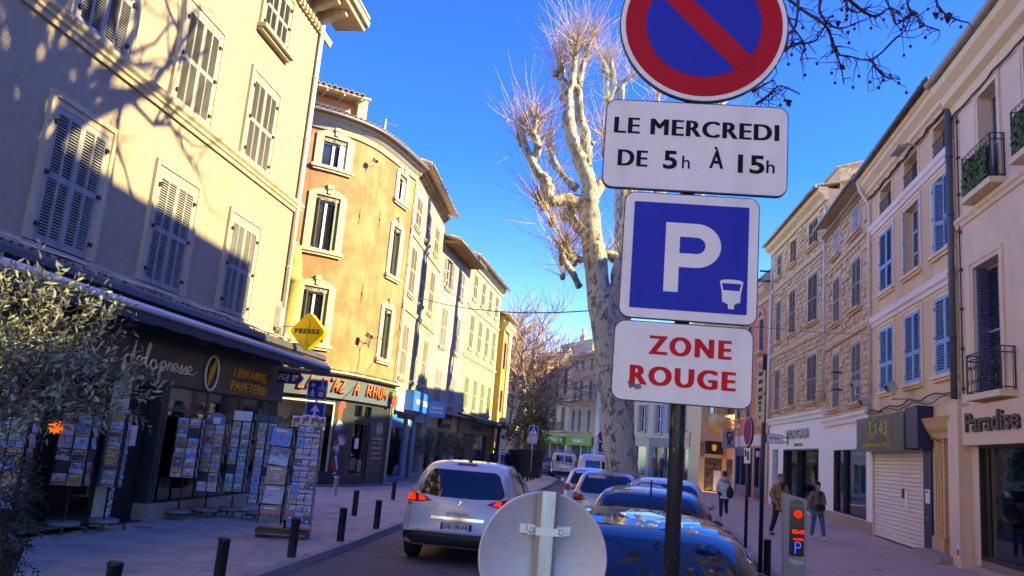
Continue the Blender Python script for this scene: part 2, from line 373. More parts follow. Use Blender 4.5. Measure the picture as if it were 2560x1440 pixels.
def kerb(name,a,b):
    mb=MB(); 
    for i in range(len(a)-1):
        p,q,r,s_=a[i],a[i+1],b[i+1],b[i]; n=max(1,int((Vector(q)-Vector(p)).length/1.0))
        for k in range(n):
            f0,f1=k/n+.006,(k+1)/n-.006
            def L(u,v,f): return (u[0]+(v[0]-u[0])*f,u[1]+(v[1]-u[1])*f)
            pts=[L(p,q,f0),L(p,q,f1),L(s_,r,f1),L(s_,r,f0)]
            if a is RK: pts=pts[::-1]
            mb.prism(pts,-.4,.004,'z')
    o=mb.build(name,KERB,None,kind='structure'); return o
kerb('left_kerb',LK,LKi); kerb('right_kerb',RK,RKi)
# paver band along the left pavement and the right one: each paver a piece
def band(P,path,width,rows,ln,nmax,mat3,y_from,y_to):
    acc=0.; base=[]
    for m in mat3:
        mb=MB(); mb.box(-ln/2+.006,ln/2-.006,-width/rows/2+.006,width/rows/2-.006,-.02,.006); base.append(mb.mesh('paver',m))
    joined=MB(); cnt=0
    for i in range(len(path)-1):
        a,b=Vector(path[i]),Vector(path[i+1]); d=(b-a); L=d.length; t=d.normalized(); nrm=Vector((-t.y,t.x)); n=int(L/ln)
        for k in range(n):
            for j in range(rows):
                c=a+t*((k+.5+(.5 if j%2 else 0))*ln)+nrm*((j+.5)/rows-.5)*width; z=rnd.uniform(-.002,.002); an=math.atan2(t.y,t.x)
                if cnt<nmax and y_from<c.y<y_to: link('paver',base[rnd.choice((0,0,1,2))],P,(c.x,c.y,z),(0,0,an)); cnt+=1
                else: joined.obox((c.x,c.y,-.007+z),ln-.012,width/rows-.012,.026,Matrix.Rotation(an,3,'Z'))
    if joined.v: joined.build('pavers',mat3[0],P,kind='stuff')
band(left_pave,[(-4.55,2),(-3.85,10.5),(-3.35,15.5),(-2.75,20.3),(-2.2,24.5)],.62,5,.24,290,PAVE,9.6,22)
band(right_pave,[(4.9,8),(5.55,13.5),(6.35,17.3),(7.6,24),(8.9,33)],.55,4,.24,240,PAVE,13,26)
ln=MB()
for a,b in(((9.0,15.8),(9.77,21.05)),((9.77,21.05),(12.2,37.5))):
    a,b=Vector(a),Vector(b); t=(b-a).normalized(); n=Vector((-t.y,t.x))*.018; ln.quad((*(a-n),.005),(*(b-n),.005),(*(b+n),.005),(*(a+n),.005))
ln.build('drain_line',mk('drain_line',(.36,.32,.28),.8),None,kind='structure')
jl=MB()     # sawn joints of the left pavement and the odd stain
for k in range(14):
    y=8.2+k*2.4; x1=-3.6+.165*(y-9) if y<31 else .2; jl.quad((-7.2+.13*(y-15),y-.15,.0045),(x1-.9,y,.0045),(x1-.9,y+.014,.0045),(-7.2+.13*(y-15),y-.136,.0045))
for k in range(12):
    y=13+k*2.6; a=4.2+.19*(y-5)+1.5; jl.quad((a,y,.0045),(a+5,y-.75,.0045),(a+5,y-.735,.0045),(a,y+.014,.0045))
jl.build('pavement_joints',mk('joint_dark',(.16,.13,.105),.9),None,kind='structure')
st=MB(); rs=random.Random(4)
for k in range(46):
    if k%2: cx,cy=rs.uniform(-6.2,-3.9),rs.uniform(9,22)
    else: cy=rs.uniform(14,30); cx=4.2+.19*(cy-5)+rs.uniform(1.2,5)
    r=rs.uniform(.02,.05) if k%5 else rs.uniform(.1,.22); st.quad(*[(cx+r*rs.uniform(.6,1.2)*math.cos(j*.79),cy+r*rs.uniform(.6,1.2)*math.sin(j*.79),.0055) for j in range(8)])
st.build('pavement_stains',mk('stain',(.20,.165,.135),.8,var=.3),None,kind='structure')
pt=MB(); pt.quad((-1.4,16.5,-.1065),(.2,16.3,-.1065),(.7,22.5,-.1065),(-.7,22.6,-.1065)); pt.quad((1.6,33,-.1065),(3.0,33,-.1065),(4.6,44,-.1065),(3.3,44,-.1065)); pt.build('road_patch',mk('asphalt_patch',(.085,.075,.068),.85,var=.25,scale=6,bump=.3,bscale=200),None,kind='structure')
mk_=MB()
for c,sx,sy in(((4.86,44.2),.45,1.4),): mk_.box(c[0]-sx,c[0]+sx,c[1]-sy,c[1]+sy,-.109,-.105)
mk_.build('yellow_marking',YEL,None,kind='structure')
mk_=MB()
for k in range(5):
    x=4.6+k*.95; mk_.quad((x,63.2,-.105),(x+.5,63.0,-.105),(x+.9,66.4,-.105),(x+.4,66.6,-.105))
a=[(2.75,36),(3.2,39.5),(3.9,43)]
for p,q in zip(a,a[1:]): mk_.quad((p[0],p[1],-.105),(p[0]+.1,p[1],-.105),(q[0]+.1,q[1],-.105),(q[0],q[1],-.105))
mk_.build('road_marking',LINE,None,kind='structure')
iron=mk('cast_iron',(.05,.05,.05),.6,metal=.6,bump=.3,bscale=60)
for x,y in((2.6,47.5),(4.15,52.5)):
    mb=MB(); mb.box(-.55,.55,-.45,.45,-.109,-.1); tag(mb.build('manhole_cover',iron,None,loc=(x,y,0)),'dark iron cover set in the carriageway '+('nearer the camera' if y<50 else 'nearer the marked van'),'manhole cover')
# ================================================================ LEFT SIDE: newsagent's house
PL_L=mk('plaster_warm',(.335,.28,.215),.9,var=.13,scale=7,bump=1.0,bscale=38,streak=.08,col2=(.30,.25,.19),c2amt=.4,c2scale=.8)
TRIM_L=mk('trim_cream',(.46,.385,.27),.85,var=.08,scale=3,bump=.12,bscale=60,streak=.3)
SHUT_G=mk('shutter_grey',(.25,.255,.262),.7,var=.14,scale=8,streak=.25)
SHOPDK=mk('shop_charcoal',(.035,.034,.033),.45,var=.1,scale=3)
AWN=mk('awning_grey',(.035,.042,.055),.8,var=.1); AWNB=mk('awning_bar',(.62,.64,.68),.4,var=.05)
STONEB=mk('base_stone',(.30,.265,.22),.85,var=.25,scale=8,bump=.3,bscale=50)
A=house('corner_house','cream house with grey louvred shutters over the newsagent shop','house',(-6.25,17),7.5,True)
cols=[(-8.5,-7.25),(-5.65,-4.42),(-2.8,-1.55),(.13,1.40)]; ops=[]
for a,b in cols: ops+=[(a,b,4.25,6.32),(a,b,7.70,9.66),(a,b,10.86,12.15)]
front(A,-16,3.5,4.0,13.2,ops,PL_L,.2); body(A,-16,3.3,0,13.2,9,PL_L); sidewalls(A,-16,3.5,13.3,9,PL_L,ends=(1,1))
for (a,b,c,d) in ops:
    blind(A,a,b,c,d,.15); surround(A,a,b,c,d,.19,TRIM_L,.07,sill=.0 if c<10 else .22); hinges(A,a,b,c,d,IRON)
    wd=(b-a)/2-.003
    leaf(A,a+.001,c+.01,wd,d-c-.02,SHUT_G,'two',False,y=-.005); leaf(A,b-.001,c+.01,wd,d-c-.02,SHUT_G,'two',True,y=-.005)
moulding(A,-16,3.62,[(0,7.40),(-.05,7.40),(-.06,7.47),(-.10,7.50),(-.10,7.55),(-.15,7.60),(-.16,7.67),(0,7.69)],TRIM_L,'string_course')
moulding(A,-16,4.1,[(0,12.45),(-.06,12.45),(-.10,12.6),(-.10,12.62),(0,12.62)],TRIM_L,'cornice_band')
moulding(A,-16,4.45,[(0,13.16),(-.85,13.16),(-.9,13.26),(-.98,13.28),(-1.0,13.42),(0,13.5)],TRIM_L,'eaves')
mb=MB()
mb.prism([(0,12.64),(0,13.15),(-.72,13.15),(-.70,13.02),(-.5,12.98),(-.32,12.86),(-.12,12.82)],-.09,.09,'x'); br=mb.mesh('eaves_bracket',TRIM_L)
for k in range(28): link('eaves_bracket',br,A,(3.35-.62*k,0,0))
for k in range(3): link('eaves_bracket',br,A,(3.5,.3+.8*k,0),(0,0,R(90)))
mb=MB(); mb.box(-.05,.05,-.075,0,12.46,12.6); dn=mb.mesh('dentil',TRIM_L)
for k in range(60): link('dentil',dn,A,(3.38-.21*k,-.06,0))
roof(A,-16,4.4,-1.0,13.5,6,.25,TILE)
pipe(A,[(3.34,-.09,12.9),(3.34,-.09,4.2)],.062,WHITEP)
cb=MB(); cb.tube([(3.42,-.4,13.1),(3.36,-.2,12.95),(3.34,-.09,12.8)],.06,8); cb.build('drainpipe',WHITEP,A,True)
# tiled ledge, zinc canopy and awning
moulding(A,-16,3.9,[(0,4.24),(-.09,4.22),(-.10,4.12),(0,4.08)],TRIM_L,'sill_band')
rooftiles(A,-9.2,3.9,-.22,4.02,TILE,r=.075,length=.24,slope=.35,step=.19,name='ledge_tile')
moulding(A,-16,5.3,[(0,4.06),(-.20,4.03),(-.62,3.95),(-.66,3.90),(-.68,3.80),(-.62,3.76),(-.60,3.86),(-.1,3.92),(0,3.9)],mk('canopy_zinc',(.045,.05,.06),.55,var=.3,scale=5,streak=.2),'canopy')
moulding(A,-16,4.9,[(0,3.84),(-.5,3.72),(-.52,3.60),(0,3.5)],SHOPDK,'canopy_fascia')
moulding(A,-16,4.6,[(-.50,3.78),(-.98,3.66),(-.99,3.62),(-.5,3.70)],AWN,'awning_fabric')
mb=MB(); mb.tube([(-16,-.99,3.62),(4.6,-.99,3.56)],.065,8); mb.build('awning_bar',AWNB,A,True)
mb=MB(); v0=-16
while v0<4.55: mb.quad((v0,-1.0,3.56),(v0+.4,-1.0,3.56),(v0+.4,-1.01,3.36+.02*math.sin(v0*9)),(v0,-1.01,3.36+.02*math.sin((v0-.4)*9))); v0+=.4
mb.build('awning_valance',AWN,A)
for off,cm in((0,WHITEP),(.03,CABLE),(.06,WHITEP)):
    pts=[(x*.5,-.45-off+.012*math.sin(x*2.1+off*30),4.055-off*.3+.015*math.sin(x*1.3+off*50)) for x in range(-20,8)]
    mb=MB(); mb.tube(pts,.012,4); mb.build('cable',cm,A,True)
# shop front
front(A,-16,4.0,0,4.0,[(-9.8,-2.7,.0,2.5),(-2.55,-1.42,.02,2.45),(-1.25,3.3,.32,2.5)],SHOPDK,.3,name='shop_front')
mb=MB(); mb.box(-16,4.02,-.10,-.004,2.53,3.24); mb.build('sign_board',mk('sign_board_grey',(.055,.053,.05),.35,var=.08),A)
mb=MB(); mb.box(-1.45,3.6,-.06,.28,0,.31); mb.box(3.32,3.98,-.05,.0,.0,.5); mb.build('stone_plinth',STONEB,A)
mb=MB()
for x in(-1.25,.35,1.9,3.24): mb.box(x,x+.06,-.01,.06,.33,2.5)
mb.box(-1.25,3.3,-.012,.055,2.04,2.09); mb.build('window_frame',mk('bronze_frame',(.10,.09,.08),.4,metal=.4),A)
mb=MB(); mb.box(-1.2,3.25,.02,.03,.34,2.49); mb.build('shop_window',SHOPGL,A)
mb=MB(); mb.box(-1.25,3.3,.32,.345,.3,2.6); mb.box(-1.3,3.3,1.6,1.62,.3,2.6); mb.m=1; mb.box(-1.25,3.3,.3,1.6,.30,.34); mb.m=2; mb.box(-1.2,.1,1.3,1.55,1.6,2.45); mb.box(.9,1.6,1.2,1.5,.4,2.3); mb.m=3; mb.box(.3,.75,1.1,1.5,1.9,2.45)
mb2=MB(); mb2.box(-1.25,3.3,1.3,1.32,.3,2.6); mb2.m=1; mb2.box(-1.25,3.3,.3,1.6,.30,.34); mb2.m=2; mb2.box(-1.2,.1,1.3,1.55,1.3,2.45); mb2.box(1.7,3.2,1.2,1.5,.4,2.0); mb2.m=3; mb2.box(.3,.75,1.1,1.5,1.5,2.45); mb2.m=4; mb2.box(.9,3.2,1.0,1.3,2.05,2.4)
mb2.build('shop_interior',[mk('shop_wall_dim',(.42,.36,.29),.8),mk('shop_floor',(.25,.22,.18),.7),mk('shelf_wood',(.16,.11,.07),.7,var=.5,scale=12),mk('terracotta_panel',(.28,.09,.04),.7),mk('ochre_panel',(.75,.66,.38),.7,var=.4,scale=5)],A)
mb=MB(); mb.box(-2.5,-1.45,.24,.28,.03,2.44); mb.box(-9.8,-2.7,1.0,1.02,0,2.5); mb.build('shop_door',DARK,A)  # near-black sheets stand in for shade inside the doorway and left opening
mb=MB(); mb.box(-1.98,-1.72,.225,.236,1.35,1.72); mb.build('notice',PAPER,A)
mb=MB(); mb.box(-2.72,-2.54,-.03,.2,0,2.5); mb.m=1; 
for k in range(14): z=.15+.05*rnd.random()+k*.055; x=-2.71+.14*rnd.random(); mb.box(x,x+.03+.05*rnd.random(),-.034,-.0305,z,z+.05)
mb.build('peeling_pillar',[mk('pillar_white',(.55,.55,.54),.7,var=.2,scale=14),mk('pillar_dark',(.13,.13,.13),.8)],A)
for k,(x0,c) in enumerate(((-1.12,(.05,.12,.38)),(-.55,(.5,.48,.44)),(.1,(.62,.52,.44)),(.55,(.45,.33,.06)),(.95,(.12,.3,.5)),(1.7,(.5,.5,.55)),(2.4,(.3,.12,.1)))):
    mb=MB(); mb.box(x0,x0+.34,.12,.2,.345,.345+.35+.12*(k%3)); tag(mb.build('book',mk('book%d'%k,c,.5,var=.4,scale=7,col2=(.6,.6,.62),c2amt=.35,c2scale=9),None,loc=A.location,rot=A.rotation_euler),['blue picture book standing at the left end of the newsagent window','pale book standing second from the left in the newsagent window','pinkish book in the middle of the newsagent window sill','ochre book on the sill of the newsagent window','teal album on the sill right of the ochre book','light grey album on the newsagent window sill','dark red book at the right end of the newsagent window'][k],'book',group='books in the newsagent window')
text('LIBRAIRIE',.30,A,(1.96,-.12,3.02),GOLD,.02,-.012,width=1.75); text('PAPETERIE',.30,A,(1.98,-.12,2.72),GOLD,.02,-.012,width=1.9)
SILV=mk('sign_silver',(.80,.78,.74),.35,var=.05)
mb=MB(); t=[( .08+.33*math.cos(2*math.pi*k/28)*.82,-.13,2.90+.36*math.sin(2*math.pi*k/28)) for k in range(29)]; mb.tube(t,.026,6,False); mb.build('sign_ring',SILV,A,True)
mb=MB(); mb.prism([(-.06,2.63),(-.02,2.72),(-.05,2.80),(-.01,2.98),(.10,3.12),(.19,3.20),(.20,3.05),(.14,2.97),(.17,2.93),(.10,2.84),(.12,2.80),(.03,2.74),(-.02,2.64)],-.15,-.12); mb.build('feather_emblem',GOLD,A)
def bez(p0,p1,p2,p3,n=7): 
    o=[]
    for k in range(n+1):
        t=k/n; o.append(tuple((1-t)**3*p0[i]+3*(1-t)**2*t*p1[i]+3*(1-t)*t*t*p2[i]+t**3*p3[i] for i in(0,1)))
    return o
def loop(cx,cz,rx,rz,a0=0,a1=360,n=12): return [(cx+rx*math.cos(R(a0+(a1-a0)*k/n)),cz+rz*math.sin(R(a0+(a1-a0)*k/n))) for k in range(n+1)]
dl=[]; x=-2.95
dl.append(loop(x+.0,2.78,.11,.09,40,400)+[(x+.12,2.95),(x+.16,3.14),(x+.13,2.9),(x+.17,2.71),(x+.24,2.75)]); x+=.34       # d
dl.append([(x-.08,2.74),(x+.02,2.80)]+loop(x,2.80,.08,.075,10,300)+[(x+.13,2.76)]); x+=.22                                       # e
dl.append([(x-.08,2.75),(x+.02,2.9),(x+.07,3.1),(x+.02,3.15),(x-.02,3.0),(x-.01,2.76),(x+.05,2.70),(x+.12,2.76)]); x+=.24         # l
dl.append(loop(x,2.78,.10,.085,40,390)+[(x+.10,2.72),(x+.2,2.78)]); x+=.27                                                         # a
dl.append([(x-.07,2.78),(x+.0,2.88),(x-.02,2.62),(x-.05,2.44)]+[(x-.01,2.75)]+loop(x+.07,2.79,.085,.085,150,-170)+[(x+.18,2.74)]); x+=.28  # p
dl.append([(x-.06,2.72),(x-.02,2.88),(x+.0,2.86),(x+.08,2.85),(x+.07,2.72),(x+.15,2.74)]); x+=.22                                # r
dl.append([(x-.08,2.74),(x+.02,2.80)]+loop(x,2.80,.08,.075,10,300)+[(x+.13,2.76)]); x+=.20
for _ in range(2): dl.append([(x-.08,2.74),(x+.02,2.88),(x+.05,2.80),(x+.04,2.71),(x-.04,2.71),(x+.10,2.73)]); x+=.17
dl.append([(x-.06,2.74),(x+.02,2.80)]+loop(x,2.80,.08,.075,10,300)+[(x+.10,2.72),(x+.3,2.80)])
strokes([[(a+.0,b+.06) for a,b in l] for l in dl],.022,A,SILV,loc=(0,-.125,0))
for x in(-3.4,-.9,1.3,3.0):
    mb=MB(); mb.tube([(x,-.1,3.38),(x,-.34,3.40)],.012,5); mb.box(x-.13,x+.13,-.40,-.32,3.37,3.42); mb.build('sign_lamp',ZINC,A)
# electrical box, cables and the PRESSE lozenge, the lottery arrow
cb=MB(); cb.box(3.06,3.22,-.16,-.01,4.35,4.85); cb.tube([(3.14,-.1,4.35),(3.2,-.12,4.1),(3.45,-.15,4.16),(3.5,-.2,4.28)],.025,5); cb.tube([(3.14,-.1,4.85),(3.14,-.08,5.0)],.02,5); cb.build('junction_box',WHITEP,A)
YELS=mk('sign_yellow',(.78,.50,.012),.35,var=.04); BLK=mk('sign_black',(.012,.012,.013),.45)
Pz=thing('press_sign','yellow diamond sign reading PRESSE on a bracket at the corner','sign',(-4.9,19.85,4.27),R(-14))
mb=MB(); q=.49; r=.06
pts=[(-q+r,r),(-r,q-r*.9),(0,q-r*.6),(r,q-r*.9),(q-r,r),(q-r*.6,0),(q-r,-r),(r,-q+r*.9),(0,-q+r*.6),(-r,-q+r*.9),(-q+r,-r),(-q+r*.6,0)]
mb.prism(pts,-.09,.09); mb.build('lozenge',YELS,Pz)
mb=MB(); 
def serif(ch,x,h=.115,wd=.10):
    s=.026; t=.020; o=[]
    B=lambda a,b,c,d: mb.box(x+a,x+b,-.101,-.0905,c-.055,d-.055)
    if ch in'PR':
        B(.015,.015+s,0,h); B(-.005,.055,0,t); B(-.005,.05,h-t,h); B(.04,wd-.02,h-t,h); B(.04,wd-.02,h*.42,h*.42+t); B(wd-.032,wd-.004,h*.50,h-.008)
        if ch=='R': mb.prism([(x+.05,h*.42-.055),(x+.075,h*.42-.055),(x+wd+.005,-.055),(x+wd-.022,-.055)],-.101,-.0905)
    if ch=='E':
        B(.015,.015+s,0,h); B(-.005,wd-.01,0,t); B(-.005,wd-.01,h-t,h); B(.03,.065,h*.42,h*.42+t); B(wd-.022,wd-.006,0,.038); B(wd-.022,wd-.006,h-.038,h); B(.058,.07,h*.34,h*.62)
    if ch=='S':
        B(.0,wd-.02,0,t); B(.0,wd-.02,h-t,h); B(.006,wd-.024,h*.42,h*.42+t+.006); B(-.004,.026,h*.48,h-.01); B(wd-.044,wd-.014,.01,h*.5); B(-.004,.010,0,.04); B(wd-.026,wd-.012,h-.036,h)
for k,ch in enumerate('PRESSE'): serif(ch,-.345+.117*k)
mb.build('lettering',BLK,Pz,kind='stuff')
strokes([[(.02,.30),(.06,.2),(.03,.1),(.0,.075)],[(-.0,-.075),(.03,-.16),(-.0,-.25),(.06,-.36)]],.007,Pz,mk('sign_brown',(.35,.2,.01),.5),'crack_line',loc=(0,-.092,0))
mb=MB(); mb.tube([(-.98,.1,.12),(-.36,.02,.12)],.014,5); mb.tube([(-.98,.1,-.30),(-.19,.02,-.30)],.014,5); mb.tube([(-.72,.07,.20),(-.72,.07,-.38)],.018,5); mb.tube([(-.98,.1,.2),(-.98,.1,-.38)],.018,5); mb.build('bracket',ZINC,Pz)
BLUES=mk('sign_blue',(.008,.022,.28),.35,var=.05); 
F=thing('lottery_sign','small blue arrow sign reading FDJ under the newsagent canopy','sign',(-5.32,20.3,3.14),R(-8))
mb=MB(); mb.prism([(-.32,-.15),(.22,-.15),(.34,0),(.22,.15),(-.32,.15)],-.05,.05); mb.build('panel',BLUES,F); mb=MB(); mb.tube([(-.30,0,.15),(-.30,0,.55)],.015,5); mb.build('bracket',ZINC,F)
text('FDJ',.19,F,(-.16,-.054,0),WHITE,.003,.01,shear=.2)
mb=MB()
for a in(45,135,225): mb.prism(circ(.15+.052*math.cos(R(a)),.052*math.sin(R(a)),.04,12),-.056,-.0505)
mb.m=1; mb.prism(circ(.15+.052*math.cos(R(-45)),.052*math.sin(R(-45)),.04,12),-.056,-.0505); mb.build('clover_emblem',[WHITE,mk('red_petal',(.6,.02,.04),.4)],F,kind='stuff')
# ================================================================ orange corner house (curved front)
OR=mk('plaster_orange',(.32,.135,.072),.9,var=.08,scale=2,bump=.25,bscale=40,streak=.25,col2=(.40,.195,.115),c2amt=.5,c2scale=.9)
ORT=mk('trim_ivory',(.44,.39,.30),.85,var=.07,bump=.1,streak=.18)
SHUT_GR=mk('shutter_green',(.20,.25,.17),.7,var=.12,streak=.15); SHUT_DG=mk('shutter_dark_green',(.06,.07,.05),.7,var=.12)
SLATE=mk('shop_slate',(.026,.033,.042),.4,var=.06)
OB=house('orange_house','orange plaster house with a curved corner and ivory window frames','house',(-8.5,28.2),60,True)
ARC=[Vector(p) for p in((-8.5,28.2),(-7.0,29.05),(-6.0,30.1),(-5.35,31.6),(-4.95,32.9),(-4.6,34.0))]
def arc_pt(s):           # smooth polyline by arc length
    k=0; 
    while k<len(ARC)-2 and s>(ARC[k+1]-ARC[k]).length: s-=(ARC[k+1]-ARC[k]).length; k+=1
    L=(ARC[k+1]-ARC[k]).length; return k,s/L
def cr(k,t):
    P=lambda i: ARC[i] if 0<=i<len(ARC) else (ARC[0]*2-ARC[1] if i<0 else ARC[-1]*2-ARC[-2])
    a,b,c,d=P(k-1),P(k),P(k+1),P(k+2); return .5*((2*b)+(c-a)*t+(2*a-5*b+4*c-d)*t*t+(3*b-a-3*c+d)*t**3)
TOT=sum((ARC[i+1]-ARC[i]).length for i in range(5)); OI=Matrix.LocRotScale(OB.location,OB.rotation_euler.to_quaternion(),None).inverted()
def ow(x,y,z):
    k,t=arc_pt(max(-.5,x)); p=cr(k,t); q=cr(k,t+.01); d=(q-p).normalized(); n=Vector((-d.y,d.x)); w_=p+n*y; return tuple(OI@Vector((w_.x,w_.y,z)))
SG=.3
wc=[(1.05,2.15,'L'),(5.5,6.42,'R')]; ops=[]
for a,b,s_ in wc:
    for c,d in((4.98,7.0),(8.42,10.45),(11.62,12.72)): ops.append((a+.07,b-.07,c,d))
front(OB,0,TOT,4.05,13.5,ops,OR,.3,warp=ow,seg=SG)
body_m=MB(); body_m.prism([(OI@Vector((x,y,0))).xy[:] for x,y in((-8.2,29.0),(-6.9,29.8),(-5.4,31.8),(-5.1,33.9),(-9,38),(-16,36),(-12,26.5))],3.2,13.4,'z'); body_m.build('house_block',OR,OB)
for a,b,c,d in ops:
    m=(a+b)/2; tall=d-c>1.5
    bl=MB(ow,SG); bl.box(a,b,.28,.29,c,d); bl.build('recess',DARK,OB)
    mb=MB(ow,SG)      # ivory architrave with a segmental head and keystone
    wv=.28
    mb.box(a-wv,a,-.06,0,c,d+.02); mb.box(b,b+wv,-.06,0,c,d+.02)
    N=12
    for k in range(N):
        x0,x1=a-wv+(b-a+2*wv)*k/N,a-wv+(b-a+2*wv)*(k+1)/N; f=lambda x:d+.32-.24*((x-m)/((b-a)/2+wv))**2*1.0
        for y in(-.06,):
            mb.quad((x0,y,d+.02),(x1,y,d+.02),(x1,y,f(x1)),(x0,y,f(x0))); mb.quad((x0,y,f(x0)),(x1,y,f(x1)),(x1,0,f(x1)),(x0,0,f(x0)))
    mb.build('window_surround',ORT,OB)
    mb=MB(ow); mb.box(m-.12,m+.12,-.14,0,d+.28,d+.44); mb.box(m-.08,m+.08,-.11,0,d+.10,d+.28); mb.build('keystone',ORT,OB)
    mb=MB(ow,SG); mb.box(a,b,.0,.03,d-.16,d-.02); mb.build('lambrequin',mk('lambrequin',(.28,.29,.25),.7,col2=(.03,.03,.03),c2amt=.5,c2scale=16),OB)
    mb=MB(ow,SG); mb.box(a-wv-.08,b+wv+.08,-.14,0,c-.13,c-.02); mb.box(a-wv,b+wv,-.09,0,c-.22,c-.13); mb.build('window_sill',ORT,OB)
    fr=MB(ow); o=MB(ow); 
    fr.box(a,a+.05,.12,.18,c,d); fr.box(b-.05,b,.12,.18,c,d); fr.box(m-.05,m+.05,.11,.17,c,d); fr.box(a,b,.12,.17,d-.22,d-.14); fr.box(a,b,.12,.17,c,c+.06); ff=fr.build('window_frame',WHITE,OB)
    o.box(a+.03,b-.03,.15,.16,c+.03,d-.03); o.build('pane',WG,ff)
    if tall:
        for side in(0,1):
            sh=MB(ow); w2=(b-a)*.42; x=a+.01 if side==0 else b-.01; ang=R(74 if side==0 else 62); dx=math.cos(ang)*w2*(1 if side==0 else -1); dy=-math.sin(ang)*w2*.0
            # folded into the reveal: a thin louvred leaf standing almost square to the wall
            for k in range(int((d-c-.1)/.075)):
                z=c+.05+k*.075; i=len(sh.v); sh.quad((x,.10,z),(x+dx,-.10,z),(x+dx,-.10,z+.05),(x,.10,z+.05))
            for e in((0,.1),(1,-.1)):
                xx=x+dx*e[0]; sh.box(xx-.02,xx+.02,e[1]-.02,e[1]+.02,c,d-.05)
            sh.box(min(x,x+dx),max(x,x+dx),-.11,-.095,c,c+.05)
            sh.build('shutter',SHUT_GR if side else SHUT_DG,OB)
    if not tall:
        sh=MB(ow); sh.box(b-.26,b-.01,.02,.05,c+.02,d-.18); sh.build('shutter',WHITE,OB)
# eaves: cornice, gutter, tiles
for pr in([(0,12.98),(-.07,12.98),(-.12,13.1),(-.12,13.16),(-.24,13.26),(-.26,13.36),(-.40,13.44),(-.42,13.5),(0,13.5)],): moulding(OB,0,TOT,pr,ORT,'cornice',ow,SG)
gm=MB(ow); gm.tube([(TOT*k/24,-.52,13.52) for k in range(25)],.07,6); gm.build('gutter',ZINC,OB,True)
br=MB(ow)
for k in range(22): x=.15+k*TOT/22; br.box(x-.03,x+.03,-.5,0,13.5,13.57)
br.build('rafter_ends',TRIM_L,OB,kind='stuff')
base=None
for k in range(34):
    x=.1+k*(TOT-.1)/34; mb=MB()
    if base is None:
        for j in range(6):
            a_,b_=math.pi*j/6,math.pi*(j+1)/6; r=.09
            mb.quad((r*math.cos(a_),0,r*math.sin(a_)),(.8*r*math.cos(a_),.8,.8*r*math.sin(a_)),(.8*r*math.cos(b_),.8,.8*r*math.sin(b_)),(r*math.cos(b_),0,r*math.sin(b_)))
            mb.quad((.8*r*math.cos(a_),.004,.8*r*math.sin(a_)),(r*math.cos(a_),.004,r*math.sin(a_)),(r*math.cos(b_),.004,r*math.sin(b_)),(.8*r*math.cos(b_),.004,.8*r*math.sin(b_)))
        base=mb.mesh('roof_tile',TILE)
    p=Vector(ow(x,-.50,13.60)); q=Vector(ow(x,.3,13.60)); d=q-p; link('roof_tile',base,OB,p,(R(15),0,math.atan2(d.y,d.x)-math.pi/2+rnd.uniform(-.05,.05)))
rf=MB(ow,SG); 
for k in range(22):
    x0,x1=TOT*k/22,TOT*(k+1)/22; rf.quad((x0,-.5,13.58),(x1,-.5,13.58),(x1,.6,13.9),(x0,.6,13.9))
rf.build('roof',TILE,OB)
# set-back attic with its own tiled eaves and parapet end
AT=Matrix.Identity(3)
at=thing('attic_storey','small orange attic storey with tiled eaves set back on the curved roof','attic',(-8.15,31.0,13.6),R(30))
mb=MB(); mb.box(-2.6,1.5,0,3,0,1.75); mb.build('wall',OR,at); mb=MB(); mb.box(-1.9,.9,-.03,0,.5,1.25); mb.build('window',WG,at)
mb=MB(); mb.box(-2.0,1.0,-.05,-.031,.42,.5); mb.box(-2.0,1.0,-.05,-.031,1.25,1.32)
for x in(-2,-1,0,.93): mb.box(x,x+.07,-.05,-.031,.5,1.25)
mb.build('window_frame',ORT,at)
mb=MB(); mb.prism([(-.75,1.72),(-.75,1.80),(3,2.6),(3,2.52)],-2.7,1.45,'x'); mb.build('roof',mk('eaves_boards',(.55,.40,.24),.8),at)
rooftiles(at,-2.7,1.5,-.82,1.78,TILE,r=.10,length=.9,slope=.22,step=.235)
mb=MB()
for k in range(6): x=-2.4+k*.72; mb.box(x-.035,x+.035,-.72,0,1.62,1.72)
mb.build('rafter_ends',TRIM_L,at,kind='stuff')
mb=MB(); mb.box(1.25,1.65,-.2,.5,0,1.95); mb.box(1.15,1.75,-.25,.55,1.95,2.03); mb.build('chimney',ORT,at)
ant=thing('roof_antenna','thin television aerial beside the attic of the orange house','aerial',(-5.9,32.2,13.9))
mb=MB(); mb.tube([(0,0,0),(0,0,1.1)],.018,4); mb.tube([(-.3,0,1.0),(.5,.1,.9)],.012,4); 
for k in range(5): mb.tube([(-.2+.15*k,-.14,.98-.02*k),(-.2+.15*k,.2,.98-.02*k)],.008,3)
mb.build('mast',GALV,ant)
